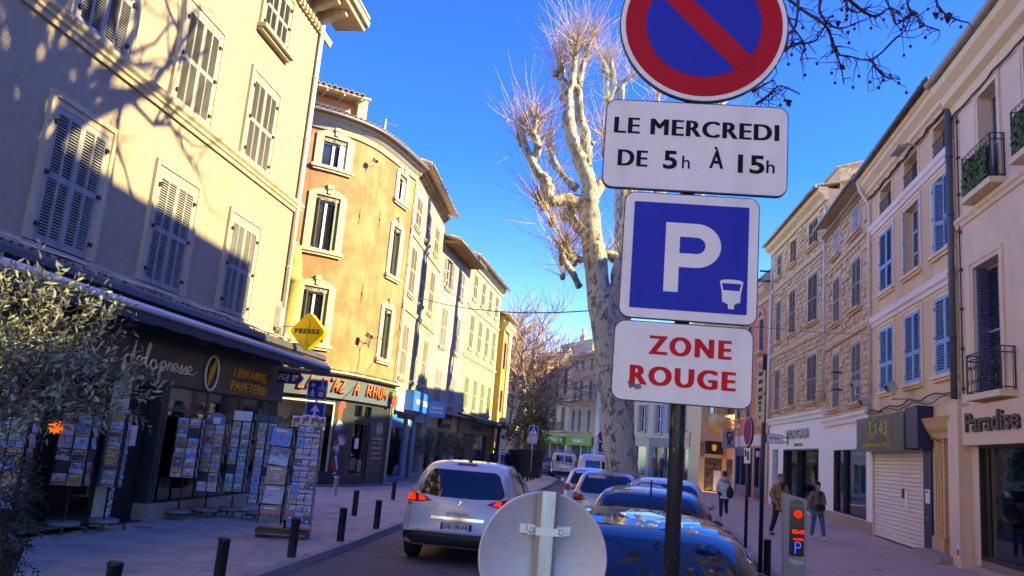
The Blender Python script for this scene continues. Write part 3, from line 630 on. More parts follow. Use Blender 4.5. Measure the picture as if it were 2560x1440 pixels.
# iron tie plates, flood lamp, camera, cracks
for x,z in((3.05,10.1),(4.35,10.35),(3.75,7.2)):
    mb=MB(ow); mb.tube([(x,-.02,z-.35),(x,-.03,z+.35)],.012,4); mb.box(x-.03,x+.03,-.04,-.005,z-.05,z+.05); mb.build('tie_plate',mk('rust',(.16,.07,.035),.8),OB)
def spotlight(name,label,p,rz,sc=1.,group=None):
    t=thing(name,label,'floodlight',p,rz,group); mb=MB(); mb.tube([(0,0,-.25*sc),(0,-.45*sc,-.3*sc)],.02*sc,5); mb.tube([(0,-.45*sc,-.33*sc),(0,-.45*sc,-.12*sc)],.018*sc,5); mb.build('arm',GALV,t)
    mb=MB(); M=Matrix.Rotation(R(25),3,'X'); mb.obox((0,-.45*sc,0),.26*sc,.2*sc,.2*sc,M); h=mb.build('lamp_head',mk('lamp_grey',(.42,.41,.38),.5),t); mb=MB(); mb.obox((0,-.52*sc,-.03*sc),.2*sc,.09*sc,.13*sc,M); mb.build('lens',WG,h)
    return t
def ospot(label,x,z,sc):
    p=Vector(ow(x,0,z)); q=Vector(ow(x,-1,z)); a=OB.matrix_basis@p; b=OB.matrix_basis@q; d=b-a
    spotlight('floodlight',label,a,math.atan2(d.y,d.x)+math.pi/2,sc,'lamps on the orange house')
ospot('small camera lamp high under the eaves of the orange house',3.2,12.35,.75); ospot('square floodlight on a bent arm above the rum shop',3.95,5.62,.95)
mb=MB(ow); mb.tube([(4.15,-.3,5.2),(4.2,-.33,5.5),(4.6,-.5,5.68),(4.85,-.5,5.55)],.02,5); mb.tube([(4.0,-.02,5.2),(4.1,-.02,4.7),(4.02,-.02,4.2)],.01,4); mb.build('lamp_cable',IRON,OB)
# rum shop
SH=[(1.0,3.0,.42,3.05),(4.55,5.55,.15,2.72)]
front(OB,0,TOT,0,4.05,[(.35,3.05,.5,2.98),(4.2,5.6,.12,2.42),(4.23,4.8,2.56,2.98),(5.0,5.57,2.56,2.98)],SLATE,.16,name='shop_front',warp=ow,seg=SG)
mb=MB(ow,SG); mb.box(-.3,TOT-.02,-.14,-.004,3.12,4.0); mb.build('sign_board',mk('sign_slate',(.075,.105,.145),.4,var=.04),OB)
mb=MB(ow,SG); mb.box(-.4,TOT+.05,-.34,-.0,4.02,4.08); mb.m=1; mb.box(-.4,TOT+.05,-.30,-.05,3.96,4.02); mb.build('awning_cassette',[ORT,DARK],OB)
cb=MB(ow); 
for o_ in(0,.04,.09): cb.tube([(x*.3,-.3+o_,4.12+.03*math.sin(x*1.7+o_*40)+.02) for x in range(0,int(TOT/.3)+1)],.016,4)
cb.build('cable',ZINC,OB,True)
mb=MB(ow,SG); mb.box(.35,.43,.02,.1,.5,2.98); mb.box(2.97,3.05,.02,.1,.5,2.98); mb.box(.43,2.97,.02,.1,2.9,2.98); mb.box(2.3,2.36,.03,.1,.5,2.9); mb.build('window_frame',mk('frame_ivory',(.5,.47,.38),.5),OB)
mb=MB(ow,SG); mb.box(.4,3.0,.06,.065,.5,2.95); mb.build('shop_window',SHOPGL,OB)
mb=MB(ow,SG); mb.box(4.22,4.38,.05,.11,.12,2.42); mb.box(5.42,5.58,.05,.11,.12,2.42); mb.box(4.38,5.42,.05,.11,2.28,2.42); mb.box(4.38,5.42,.05,.11,.12,.34); dr=mb.build('shop_door',SLATE,OB)
mb=MB(ow,SG); mb.box(4.38,5.42,.08,.09,.34,2.28); mb.box(4.2,4.85,.08,.09,2.5,3.0); mb.box(4.95,5.6,.08,.09,2.5,3.0); mb.build('pane',SHOPGL,dr); mb=MB(ow); mb.box(4.29,4.33,-.02,.05,1.05,1.2); mb.tube([(4.31,-.02,1.12),(4.45,-.02,1.12)],.012,5); mb.build('handle',CHROME,dr)
mb=MB(ow,SG); mb.box(.0,TOT-.6,1.2,1.22,.1,3.05); mb.m=1; mb.box(.1,3.4,.17,1.2,.42,.48); mb.m=2
for zz in(.9,1.35,1.75,2.15): mb.box(1.6,3.3,.9,1.18,zz,zz+.04)
for xx in(1.6,2.1,2.6,3.25): mb.box(xx,xx+.04,.9,1.18,.6,2.2)
mb.m=3; mb.box(.5,1.3,.6,1.1,.48,1.1); mb.m=4; mb.box(1.45,1.8,.3,.5,.5,1.0)
mb.build('shop_interior',[mk('rum_wall',(.70,.66,.52),.8),mk('rum_sill',(.35,.2,.12),.7),mk('rum_shelf',(.28,.18,.10),.7),mk('rum_barrel',(.5,.5,.5),.6,var=.2,scale=6),mk('rum_poster',(.05,.2,.3),.6,col2=(.4,.5,.5),c2amt=.5,c2scale=8)],OB)
BOT=[mk('bottle_%d'%k,c,.15) for k,c in enumerate(((.30,.17,.04),(.10,.05,.02),(.45,.42,.3)))]
bp=MB(); bp.lathe([(0,0),(.04,0),(.04,.17),(.014,.22),(.014,.29),(0,.29)],n=7); bms=[bp.mesh('bottle',m,True) for m in BOT]
for r_,zz in enumerate((.94,1.39,1.79,2.19)):
    for k in range(7):
        x=1.72+k*.21; p=OB.matrix_basis@Vector(ow(x,1.0,zz)); o=link('bottle',bms[(k*k+r_)%3],None,p); tag(o,'%s rum bottle, %s from the left on the %s shelf of the rum shop'%(('amber','dark','pale')[(k*k+r_)%3],('first','second','third','fourth','fifth','sixth','last')[k],('lowest','second','third','top')[r_]),'bottle','bottles on the rum shop shelves')
ledm=mk('led_green',(.03,.35,.02),.5)
mb=MB(ow); mb.prism([(.62,2.0),(.9,2.05),(.84,2.35),(.80,2.9),(.74,2.4),(.66,2.6)],.1,.13); mb.build('leaf_decal',ledm,OB); mb=MB(ow); mb.prism([(1.05,2.1),(1.5,2.05),(1.75,2.3),(1.45,2.42),(1.2,2.3)],.1,.13); mb.build('leaf_decal',ledm,OB)
ORL=mk('rum_letters',(.75,.11,.03),.4); RED=mk('rum_red',(.55,.05,.03),.5)
def br_letters(word,x,z,h,wd):
    G={'L':[[(.2,1),(.1,0),(.8,.08)]],'A':[[(0,0),(.5,1.05),(.75,0)],[(.1,.38),(.8,.42)]],'K':[[(.15,1),(.1,0)],[(.8,1),(.12,.5),(.9,-.05)]],'Z':[[(.1,.95),(.85,1),(.05,0),(.9,.08)]],'R':[[(.15,1.0),(.05,0)],[(.1,1),(.7,.95),(.7,.55),(.15,.5),(.85,0)]],'H':[[(.15,1),(.1,0)],[(.8,1.02),(.75,-.02)],[(.12,.5),(.8,.5)]],'U':[[(.1,1),(.15,.1),(.5,-.02),(.8,.15),(.85,1)]],'M':[[(.05,0),(.2,1),(.5,.3),(.85,1),(.95,0)]],"'":[[(.3,1.1),(.2,.8)]]}
    o=[]
    for ch in word:
        if ch==' ': x+=wd*.9; continue
        for l in G[ch]:
            pts=[]
            for (a,b),(c,d) in zip(l,l[1:]): pts+=[(a+(c-a)*t/3,b+(d-b)*t/3) for t in range(3)]
            pts.append(l[-1]); o.append([(x+a*wd+b*.06,z+b*h) for a,b in pts])
        x+=wd*(1.12 if ch!="'" else .45)
    return o
L_=br_letters("LA K'AZ",1.3,3.34,.46,.28)+br_letters('A',3.72,3.34,.46,.36)+br_letters('RHUM',4.62,3.36,.44,.40)
strokes(L_,.042,OB,ORL,loc=(0,-.19,0),warp=ow,taper=True); strokes([[(a+.03,b-.03) for a,b in l] for l in L_],.04,OB,BLK,name='letter_edge',loc=(0,-.165,0),warp=ow,taper=True)
# painted parrots, fruit emblem, menu text on the shop front
def decal_set(defs,mat,nm):
    mb=MB(ow)
    for poly in defs: mb.prism(poly,-.012,-.004)
    return mb.build(nm,mat,OB,kind='stuff')
PALM=mk('palm_white',(.55,.6,.66),.6)
def feather(cx,cz,ang,ln,n=6):
    o=[]
    for k in range(n):
        a=R(ang+(k-n/2)*16); c,s=math.cos(a),math.sin(a); o.append([(cx,cz),(cx+c*ln*.5-s*.028,cz+s*ln*.5+c*.028),(cx+c*ln,cz+s*ln),(cx+c*ln*.5+s*.028,cz+s*ln*.5-c*.028)])
    return o
decal_set([[(3.22,2.35),(3.42,2.4),(3.45,2.75),(3.62,2.85),(3.55,3.05),(3.3,3.05),(3.2,2.85)],[(3.15,1.45),(3.4,1.35),(3.45,1.6),(3.2,1.65)],[(3.15,.75),(3.35,.5),(3.45,.6),(3.2,.95)]],RED,'parrot_red')
decal_set(feather(3.3,2.38,-65,.5)+feather(3.5,1.45,70,.45,7)+feather(3.45,1.5,-110,.4,5)+[[(3.3,1.05),(3.42,1.1),(3.58,.6),(3.5,.55)],[(3.25,.42),(3.5,.5),(3.48,.42)]],PALM,'parrot_white')
mb=MB(ow); mb.prism(circ(6.45,2.15,.30,20),-.012,-.004); mb.m=1; mb.prism([(6.28,1.95),(6.63,1.95),(6.58,2.3),(6.33,2.3)],-.018,-.0125); mb.m=2; mb.prism([(6.35,2.3),(6.6,2.3),(6.48,2.45)],-.018,-.0125); mb.m=3; mb.prism([(6.18,1.85),(6.71,1.85),(6.63,2.0),(6.28,2.0)],-.022,-.0185); mb.build('fruit_emblem',[mk('em_blue',(.1,.3,.45),.6),mk('em_yellow',(.65,.42,.06),.6),RED,mk('em_green',(.05,.25,.05),.6)],OB)
for k,(s_,c) in enumerate((('Nos Parfums',WHITE),('coco  vanille',WHITE),('ananas mangue',RED),('passion goyave',WHITE),('banane  citron',RED),('gingembre',WHITE),('fraise litchi',RED),('rhum',WHITE))): text(s_,.10 if k else .13,OB,(6.40,-.014,1.78-.10*k-(.05 if k else 0)),c,.002,warp=ow,width=.95-.08*(k%3))
mb=MB(ow); mb.m=0; mb.prism(circ(6.9,3.55,.22,8),-.3,-.16); mb.m=1; mb.prism([(6.65,3.3),(6.8,3.15),(7.0,3.2),(7.08,3.5),(6.9,3.62),(6.7,3.55)],-.34,-.301); mb.m=2; mb.prism(circ(7.12,3.72,.14,12),-.33,-.2); mb.build('fruit_sign',[mk('em_green',(.05,.25,.05)),RED,mk('em_pale',(.5,.55,.4),.6)],OB)
mb=MB(ow); mb.box(4.62,4.9,.066,.072,1.35,1.75); mb.m=1; mb.box(4.45,4.85,.066,.072,.55,1.0); mb.m=2; mb.box(5.0,5.32,.066,.072,.5,.95); mb.build('notice',[PAPER,mk('notice_brown',(.25,.13,.07),.6,var=.6,scale=14),mk('notice_green',(.18,.25,.12),.6,var=.6,scale=14)],OB)
mb=MB(ow,SG); mb.box(-.2,.33,-.012,-.004,.6,3.0); mb.build('menu_board',mk('menu_black',(.02,.02,.022),.5),OB)
for k,s_ in enumerate(('BAR A','RHUM','30 cl','BON PAPA','Fabrice')): text(s_,.16,OB,(.05,-.02,2.85-.22*k),WHITE,.002,warp=ow,width=.42-.05*(k%2))
mb=MB(ow,SG); mb.box(0,TOT-.1,-.5,-.0,-.05,.05); mb.build('door_step',mk('step_brick',(.25,.12,.08),.8),OB)
pipe(OB,[ow(TOT,-.08,12.9),ow(TOT,-.08,.05)],.05,WHITEP); mb=MB(ow); mb.tube([(.35,-.5,13.48),(.3,-.2,12.9),(.28,-.1,12.6),(.28,-.1,4.2)],.05,6); mb.build('drainpipe',ZINC,OB,True)
mb=MB(); c=OI@Vector((-7.75,27.95,0)); mb.lathe([(.30,4.2),(.30,6.9),(.38,6.95),(.40,7.1),(.33,7.2),(.30,7.6),(.2,8.1),(.06,8.4),(0,8.42)],(c.x,c.y,0),14); mb.build('corner_turret',mk('turret_yellow',(.46,.37,.14),.9,bump=.3,streak=.3,var=.2),OB,True)
# ================================================================ houses further along the left side
def strip_house(name,label,p,az,W,H,left,mat,trim,rows,colw,shut,wstyle='two',overhang=.55,eave='genoise',depth=9,group=None,z0=3.6,openw=(),sillw=.12,roofm=None,strings=(),frame=.12,pitch=.06,ends=(1,1)):
    B=house(name,label,'house',p,az,left,group); sgn=1; ops=[]
    xs=[(c-colw/2,c+colw/2) for c in rows['x']]
    for (c,d) in rows['z']:
        for a,b in xs: ops.append((a,b,c,d))
    front(B,0,W,z0,H,ops,mat,.2); body(B,.1,W-.1,0,H,depth,mat); sidewalls(B,0,W,H+.02,depth,mat,ends=ends)
    for i,(a,b,c,d) in enumerate(ops):
        if frame: surround(B,a,b,c,d,frame,trim,.035,sill=sillw,two=False)
        if i in openw:
            casement(B,a,b,c,d,WHITE,.17); w2=(b-a)/2; leaf(B,a-.02,c,w2,d-c,shut,wstyle,False,178,-.05,pitch); leaf(B,b+.02,c,w2,d-c,shut,wstyle,True,178,-.05,pitch)
        else:
            blind(B,a,b,c,d,.18); wd=(b-a)/2-.003; leaf(B,a+.001,c+.01,wd,d-c-.02,shut,wstyle,False,y=-.005,pitch=pitch); leaf(B,b-.001,c+.01,wd,d-c-.02,shut,wstyle,True,y=-.005,pitch=pitch)
    for z in strings: moulding(B,0,W,[(0,z-.1),(-.06,z-.1),(-.09,z),(-.12,z+.06),(0,z+.1)],trim,'string_course')
    if eave=='genoise': genoise(B,0,W,H-.3,roofm or TILE,2)
    elif eave=='cornice': moulding(B,-.05,W+.05,[(0,H-.5),(-.08,H-.5),(-.12,H-.3),(-.3,H-.15),(-.34,H),(0,H)],trim,'cornice')
    elif eave=='boards':
        mb=MB(); 
        for k in range(int(W/.3)): mb.box(.1+k*.3,.2+k*.3,-overhang,0,H-.12,H)
        mb.build('rafter_ends',roofm or TILE,B,kind='stuff')
    roof(B,-.1,W+.1,-overhang,H+.02,depth*.7,.27,TILE); rooftiles(B,-.1,W+.1,-overhang-.06,H+.06,TILE,length=.6,single=False,step=.21)
    mb=MB(); mb.tube([(0,-overhang-.05,H+.0),(W,-overhang-.05,H-.02)],.065,6); mb.build('gutter',ZINC,B,True)
    return B
PLC=mk('plaster_ochre_cream',(.34,.265,.16),.9,var=.14,scale=2,bump=.3,streak=.35,col2=(.52,.46,.34),c2amt=.45,c2scale=1)
PLW=mk('plaster_white',(.37,.33,.265),.9,var=.08,scale=2,bump=.2,streak=.2)
PLY=mk('plaster_pale_yellow',(.36,.31,.21),.9,var=.08,scale=2,bump=.2,streak=.25)
SHW=mk('shutter_white',(.30,.30,.29),.7,var=.1,streak=.12); SHM=mk('shutter_mint',(.17,.25,.20),.7,var=.1,streak=.1); SHB=mk('shutter_brown_grey',(.30,.26,.24),.7,var=.15,streak=.2)
C=strip_house('cream_house','ochre cream house with closed grey shutters next to the orange corner house',(-4.6,34.0),5,8.2,13.75,True,PLC,ORT,{'x':(1.25,3.75,6.2),'z':((4.5,6.8),(8.15,10.3),(11.2,12.6))},1.1,SHB,strings=(7.45,10.75),overhang=.65)
W1p=(-3.885,42.17)
D=strip_house('white_house','white house with tiled eaves between the cream house and the mint shuttered house',W1p,10.5,6.85,12.5,True,PLW,PLW,{'x':(1.75,4.9),'z':((3.95,5.7),(6.95,9.1),(10.2,11.8))},1.15,SHW,overhang=.95,eave='boards',openw=(4,),roofm=mk('rafter_brown',(.25,.16,.09),.8))
W2p=(W1p[0]+6.85*math.sin(R(10.5)),W1p[1]+6.85*math.cos(R(10.5)))
E_=strip_house('pale_yellow_house','pale yellow house with mint green shutters before the bare street trees',W2p,10.5,10.6,13.3,True,PLY,ORT,{'x':(1.7,4.2,6.6,9.0),'z':((3.95,6.0),(7.75,9.9),(10.9,12.5))},1.0,SHM,eave='cornice',strings=(7.2,10.3))
chm=MB(); chm.box(3.5,4.5,2.2,2.9,13.2,15.0); chm.lathe([(.22,15),(.2,15.4)],(3.8,2.5,0),8); chm.lathe([(.22,15),(.2,15.4)],(4.2,2.5,0),8); chm.build('chimney',PLY,D)
Yp=(W2p[0]+10.6*math.sin(R(10.5))+.35,W2p[1]+10.6*math.cos(R(10.5)))
YB=house('yellow_house','narrow bright yellow house with white corner pilaster and red shutters','house',Yp,8,True)
PYL=mk('plaster_yellow',(.46,.30,.06),.9,var=.06,streak=.15)
front(YB,0,4.2,3.2,11.4,[(1.0,2.1,4.4,6.0),(1.0,2.1,7.6,9.6)],PYL,.2); body(YB,0,4.2,0,11.4,8,PYL); sidewalls(YB,0,4.2,11.4,8,PYL); 
SHR=mk('shutter_red',(.55,.05,.04),.6,var=.1)
for c,d in((4.4,6.0),(7.6,9.6)):
    blind(YB,1,2.1,c,d); leaf(YB,1.0,c,.55,d-c,SHR,'louver1',False,165,-.03,.07); leaf(YB,2.1,c,.55,d-c,SHR,'louver1',True,165,-.03,.07)
moulding(YB,-.1,4.3,[(0,10.4),(-.15,10.4),(-.2,10.6),(-.35,10.8),(-.4,11.0),(0,11.0)],PLW,'cornice'); mb=MB(); mb.box(2.6,4.2,-.12,0,3.2,10.4); mb.box(-.02,.3,-.08,0,3.2,10.4); mb.build('pilaster',PLW,YB)
moulding(YB,0,4.2,[(0,3.2),(-1.4,3.0),(-1.5,3.3),(-1.5,3.45),(0,3.6)],PLW,'shop_canopy'); roof(YB,-.2,4.4,-.5,11.4,6,.28,TILE); rooftiles(YB,-.2,4.4,-.55,11.45,TILE,length=.6,single=False)
front(YB,0,4.2,0,3.2,[(.4,3.2,.3,2.7)],WHITE,.3,name='shop_front'); mb=MB(); mb.box(.4,3.2,.2,.22,.3,2.7); mb.build('shop_window',mk('poster_red',(.45,.08,.07),.3,var=.4,scale=3,col2=(.5,.35,.3),c2amt=.4,c2scale=2),YB); None
# ground floor of the three: travel agency, small boutique, grey shop
BLT=mk('travel_blue',(.012,.14,.50),.35,var=.05)
front(C,0,8.2,0,3.6,[(.35,3.6,.12,2.95),(4.35,5.4,.05,2.95),(5.9,7.8,.25,2.7)],PLW,.25,name='shop_front')
mb=MB(); mb.box(.1,5.9,-.22,-.01,3.02,3.85); mb.build('fascia',mk('fascia_grey',(.42,.43,.45),.5),C)
mb=MB(); mb.box(1.55,5.9,-.62,-.225,3.12,4.0); mb.build('blue_sign',BLT,C); text('HAVAS VOYAGES',.36,C,(3.8,-.628,3.52),WHITE,.004,.0,width=3.2)
mb=MB(); mb.box(.35,3.6,.04,.1,2.35,2.95); mb.box(4.35,5.4,.04,.1,2.35,2.95); mb.m=1; 
for x in(.35,3.52,4.35,5.32): mb.box(x,x+.08,.0,.12,.1,2.95)
mb.box(.35,3.6,.0,.12,.05,.2); mb.build('window_frame',[mk('blue_blind',(.02,.17,.45),.6),BLT],C)
mb=MB(); mb.box(.4,3.55,.08,.09,.2,2.4); mb.box(4.4,5.35,.08,.09,.2,2.4); mb.build('shop_window',SHOPGL,C)
mb=MB(); mb.box(.2,5.6,1.6,1.62,0,3); mb.m=1; 
for z in(.55,.95,1.35): mb.box(.5,3.3,1.2,1.5,z,z+.22)
mb.m=2; mb.box(1.5,2.1,.4,.43,1.0,2.0); mb.box(5.9,7.8,.2,.23,.25,2.7); mb.build('shop_interior',[mk('travel_wall',(.6,.6,.58),.8),BLT,mk('travel_poster',(.12,.10,.08),.5,var=.5)],C)
Hs=thing('hanging_sign','blue box sign reading HAVAS VOYAGES hanging out over the pavement','sign',PX(1092,1025,39.0),R(-3))
mb=MB(); mb.box(-.42,.42,-.06,.06,-.36,.36); mb.build('panel',BLT,Hs); text('HAVAS',.19,Hs,(0.03,-.064,.08),WHITE,.003,0,width=.52); text('VOYAGES',.17,Hs,(0,-.064,-.12),WHITE,.003,0,width=.66); mb=MB(); mb.tube([(-.42,0,.2),(-.9,.1,.2)],.02,5); mb.build('bracket',GALV,Hs)
front(D,0,6.85,0,3.6,[(.5,2.0,.3,2.4),(2.6,4.6,.3,2.4),(5.2,6.2,0,2.4)],PLW,.25,name='shop_front'); mb=MB(); mb.box(.2,6.6,-.12,-.01,2.55,3.3); mb.build('sign_board',mk('board_cream',(.5,.47,.4),.6),D)
mb=MB(); mb.box(2.2,4.4,-.3,-.125,2.62,3.35); mb.build('dark_sign',mk('sign_dark_brown',(.04,.035,.03),.5),D); text('OLLY GAN',.3,D,(3.3,-.305,2.98),WHITE,.004,.01,width=1.8)
mb=MB(); mb.box(.5,2,.15,.16,.3,2.4); mb.box(2.6,4.6,.15,.16,.3,2.4); mb.build('shop_window',SHOPGL,D); mb=MB()
for k in range(9): mb.box(.55+k*.47,.9+k*.47,.3,.34,.3,2.4)
mb.box(.4,6.4,.6,.62,0,2.5); mb.build('shop_interior',mk('curtain_beige',(.33,.29,.22),.8,var=.3),D)
moulding(D,0,6.9,[(0,3.45),(-1.0,3.28),(-1.02,3.34),(0,3.6)],mk('awning_brown',(.12,.07,.05),.8),'awning')
front(E_,0,10.6,0,3.6,[(.6,3.2,.1,2.5),(3.6,5.0,.1,2.5),(5.4,9.6,.1,2.5)],mk('shop_taupe',(.15,.135,.12),.6,var=.1),.25,name='shop_front')
mb=MB(); mb.box(.3,10.2,-.18,-.01,2.5,3.35); mb.build('sign_board',mk('board_taupe',(.24,.215,.19),.6),E_); text('TOQUADE',.5,E_,(5.0,-.19,2.92),BLK,.01,.01,width=3.3)
moulding(E_,0,10.6,[(0,3.7),(-1.2,3.45),(-1.25,3.2),(-1.2,3.2),(-1.15,3.4),(0,3.6)],mk('awning_dark',(.05,.045,.04),.8),'awning'); text('TOQUADE',.2,E_,(7.2,-1.262,3.32),PAPER,.003,0,width=1.8)
mb=MB(); mb.box(.6,3.2,.1,.11,.1,2.5); mb.box(5.4,9.6,.1,.11,.1,2.5); mb.build('shop_window',WG,E_); mb=MB()
for k in range(14): mb.box(3.6,5.0,.06,.1,.12+k*.17,.12+k*.17+.13)
mb.m=1; mb.box(4.1,4.6,.05,.058,1.1,1.6); mb.build('slatted_panel',[mk('slat_brown',(.10,.07,.055),.6),RED],E_,kind='stuff'); mb=MB(); mb.box(5.5,7.2,.05,.09,1.9,2.5); mb.build('lime_panel',mk('lime',(.25,.42,.05),.5),E_)
# ================================================================ RIGHT SIDE
STN=mk('rubble_stone',(.62,.455,.265),.9,var=.30,scale=5,bump=.7,bscale=26,col2=(.45,.32,.18),c2amt=.4,c2scale=4)
STN2=mk('ashlar_stone',(.64,.47,.285),.9,var=.2,scale=4,bump=.4,bscale=40,streak=.25)
PLB=mk('plaster_sand',(.72,.54,.31),.9,var=.05,scale=2,bump=.12,streak=.10); PLB2=mk('plaster_sand_dark',(.64,.475,.285),.9,var=.05,scale=2); TRB=mk('trim_pale',(.76,.61,.39),.85,var=.05); BANDW=mk('band_grey_white',(.74,.69,.65),.8,var=.05)
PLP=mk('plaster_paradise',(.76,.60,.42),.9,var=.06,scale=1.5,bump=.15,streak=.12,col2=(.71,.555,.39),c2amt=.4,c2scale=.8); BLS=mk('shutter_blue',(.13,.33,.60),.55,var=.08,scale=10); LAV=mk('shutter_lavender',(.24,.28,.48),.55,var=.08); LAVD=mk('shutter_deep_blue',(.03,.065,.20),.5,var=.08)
RP=(12.38,25.5); 
def rpt(s): return (RP[0]+s*math.sin(R(10.5)),RP[1]+s*math.cos(R(10.5)))
# --- stone house 1 and 2 (rough rubble faces built stone by stone)
def rubble(B,x0,x1,z0,z1,ops,mat,cw=.42,ch=.24,pad=.14):
    mb=MB(); z=z0
    while z<z1-.05:
        h=ch*rnd.uniform(.8,1.25); x=x0-rnd.random()*.3
        while x<x1:
            wd=cw*rnd.uniform(.45,1.7); a,b=max(x0,x)+.012,min(x1,x+wd)-.012; c,d=z+.012,min(z1,z+h)-.012
            if b-a>.08 and d-c>.06 and not any(a<o[1]+pad and b>o[0]-pad and c<o[3]+pad and d>o[2]-pad-.1 for o in ops):
                y=-rnd.uniform(.015,.085); e=.02; i=len(mb.v)
                mb.quad((a+e,y,c+e),(b-e,y+rnd.uniform(-.01,.01),c+e),(b-e,y,d-e),(a+e,y,d-e)); 
                q=[(a,0,c),(b,0,c),(b,0,d),(a,0,d)]; t=[(a+e,y,c+e),(b-e,y,c+e),(b-e,y,d-e),(a+e,y,d-e)]
                for k in range(4): mb.quad(q[k],q[(k+1)%4],t[(k+1)%4],t[k])
            x+=wd
        z+=h
    return mb.build('stone_facing',mat,B,kind='stuff')
S1p=rpt(10.7); S1a=6; S1end=(S1p[0]+11.1*math.sin(R(6)),S1p[1]+11.1*math.cos(R(6)))
S1=house('stone_house','tall sand coloured rubble stone house with three closed shutters per floor over the white boutique','house',S1end,6,False)
ops=[]; xs=[(1.3,2.35),(4.35,5.6),(8.1,9.7)]
for a,b in xs:
    for c,d in((5.15,7.4),(8.95,11.35),(12.75,14.1)): ops.append((a,b,c,d))
front(S1,0,11.1,4.6,15,ops,STN2,.2); body(S1,0,11,0,14.9,10,STN2); sidewalls(S1,0,11.1,15,10,STN2); rubble(S1,.35,10.75,4.85,14.4,ops,STN)
SHS=mk('shutter_stone_grey',(.24,.215,.18),.75,var=.18,streak=.25)
for i,(a,b,c,d) in enumerate(ops):
    surround(S1,a,b,c,d,.24,STN2,.07,sill=.24,two=False)
    wd=(b-a)/2-.003
    if i==5: blind(S1,a,b,c,d); leaf(S1,a,c,wd,d-c,SHS,'two',False,120,-.05,.06); leaf(S1,b,c,wd,d-c,SHS,'two',True,20,-.02,.06)
    else: blind(S1,a,b,c,d,.15); leaf(S1,a+.001,c+.01,wd,d-c-.02,SHS,'two',False,y=-.005,pitch=.06); leaf(S1,b-.001,c+.01,wd,d-c-.02,SHS,'two',True,y=-.005,pitch=.06)
for z in(8.2,12.05): moulding(S1,0,11.1,[(0,z),(-.09,z),(-.12,z+.12),(-.1,z+.22),(0,z+.22)],STN2,'string_course')
moulding(S1,-.2,11.3,[(0,14.4),(-.12,14.4),(-.18,14.6),(-.4,14.75),(-.45,14.95),(-.5,15.0),(0,15.0)],STN2,'cornice'); roof(S1,-.2,11.3,-.55,15.02,7,.25,TILE); rooftiles(S1,-.2,11.3,-.6,15.05,TILE,single=False); mb=MB(); mb.tube([(-.2,-.6,15),(11.3,-.6,14.98)],.07,6); mb.build('gutter',ZINC,S1,True)
mb=MB(); mb.box(8.5,11.0,.6,4.5,14.9,16.1); mb.build('attic_wall',STN,S1); rooftiles(S1,8.4,11.1,.5,16.1,TILE,single=False,length=1.2)
pipe(S1,[(.12,-.1,14.7),(.12,-.1,4.2)],.055,WHITEP); pipe(S1,[(11.0,-.09,14.2),(11.0,-.09,5.4)],.05,WHITEP); mb=MB(); mb.lathe([(.05,5.0),(.2,5.25),(.24,5.4),(.06,5.45)],(11.0,-.2,0),10); mb.build('rainwater_head',STN2,S1)
S2p=rpt(2.95); S2e=rpt(10.7)
S2=house('narrow_stone_house','narrow rubble stone house with two shutters per floor beside the blue shuttered house','house',S2e,10.5,False)
xs=[(1.6,2.8),(5.0,6.35)]; ops=[]
for a,b in xs:
    for c,d in((4.6,6.9),(8.2,10.2),(11.2,12.3)): ops.append((a,b,c,d))
front(S2,0,7.75,4.2,12.9,ops,STN2,.2); body(S2,0,7.7,0,12.8,10,STN2); sidewalls(S2,0,7.75,12.9,10,STN2); rubble(S2,.3,7.5,4.4,12.5,ops,STN)
SHL=mk('shutter_worn_lilac',(.33,.32,.35),.75,var=.22,streak=.35); SHG2=mk('shutter_blue_grey',(.25,.26,.27),.7,var=.15,streak=.2)
for i,(a,b,c,d) in enumerate(ops):
    surround(S2,a,b,c,d,.2,STN2,.07,sill=.22,two=False); blind(S2,a,b,c,d,.15); wd=(b-a)/2-.003; top=c>11; m=SHL if top else SHG2
    op=18 if i==5 else 0; leaf(S2,a+.001,c+.01,wd-(.06 if i==5 else 0),d-c-.02,m,'plank' if top else 'two',False,y=-.005,pitch=.06); leaf(S2,b-.001,c+.01,wd-(.06 if i==5 else 0),d-c-.02,m,'plank' if top else 'two',True,y=-.005,pitch=.06)
moulding(S2,0,7.75,[(0,7.25),(-.1,7.25),(-.16,7.4),(-.12,7.5),(0,7.5)],STN2,'string_course'); moulding(S2,0,7.75,[(0,10.75),(-.08,10.75),(-.1,10.9),(0,10.92)],STN2,'string_course')
genoise(S2,0,7.75,12.35,TILE,2); roof(S2,-.05,7.8,-.5,12.92,7,.25,TILE); rooftiles(S2,0,7.75,-.55,12.95,TILE,single=False); mb=MB(); mb.tube([(0,-.58,12.88),(7.8,-.58,12.86)],.075,6); mb.build('gutter',ZINC,S2,True)
mb=MB()
for z in(6.0,5.3): mb.tube([(3.1,-.02,z),(3.1,-.4,z)],.03,5); mb.tube([(3.5,-.02,z),(3.5,-.4,z)],.03,5)
mb.build('iron_stubs',mk('rust',(.16,.07,.035)),S2,kind='stuff')
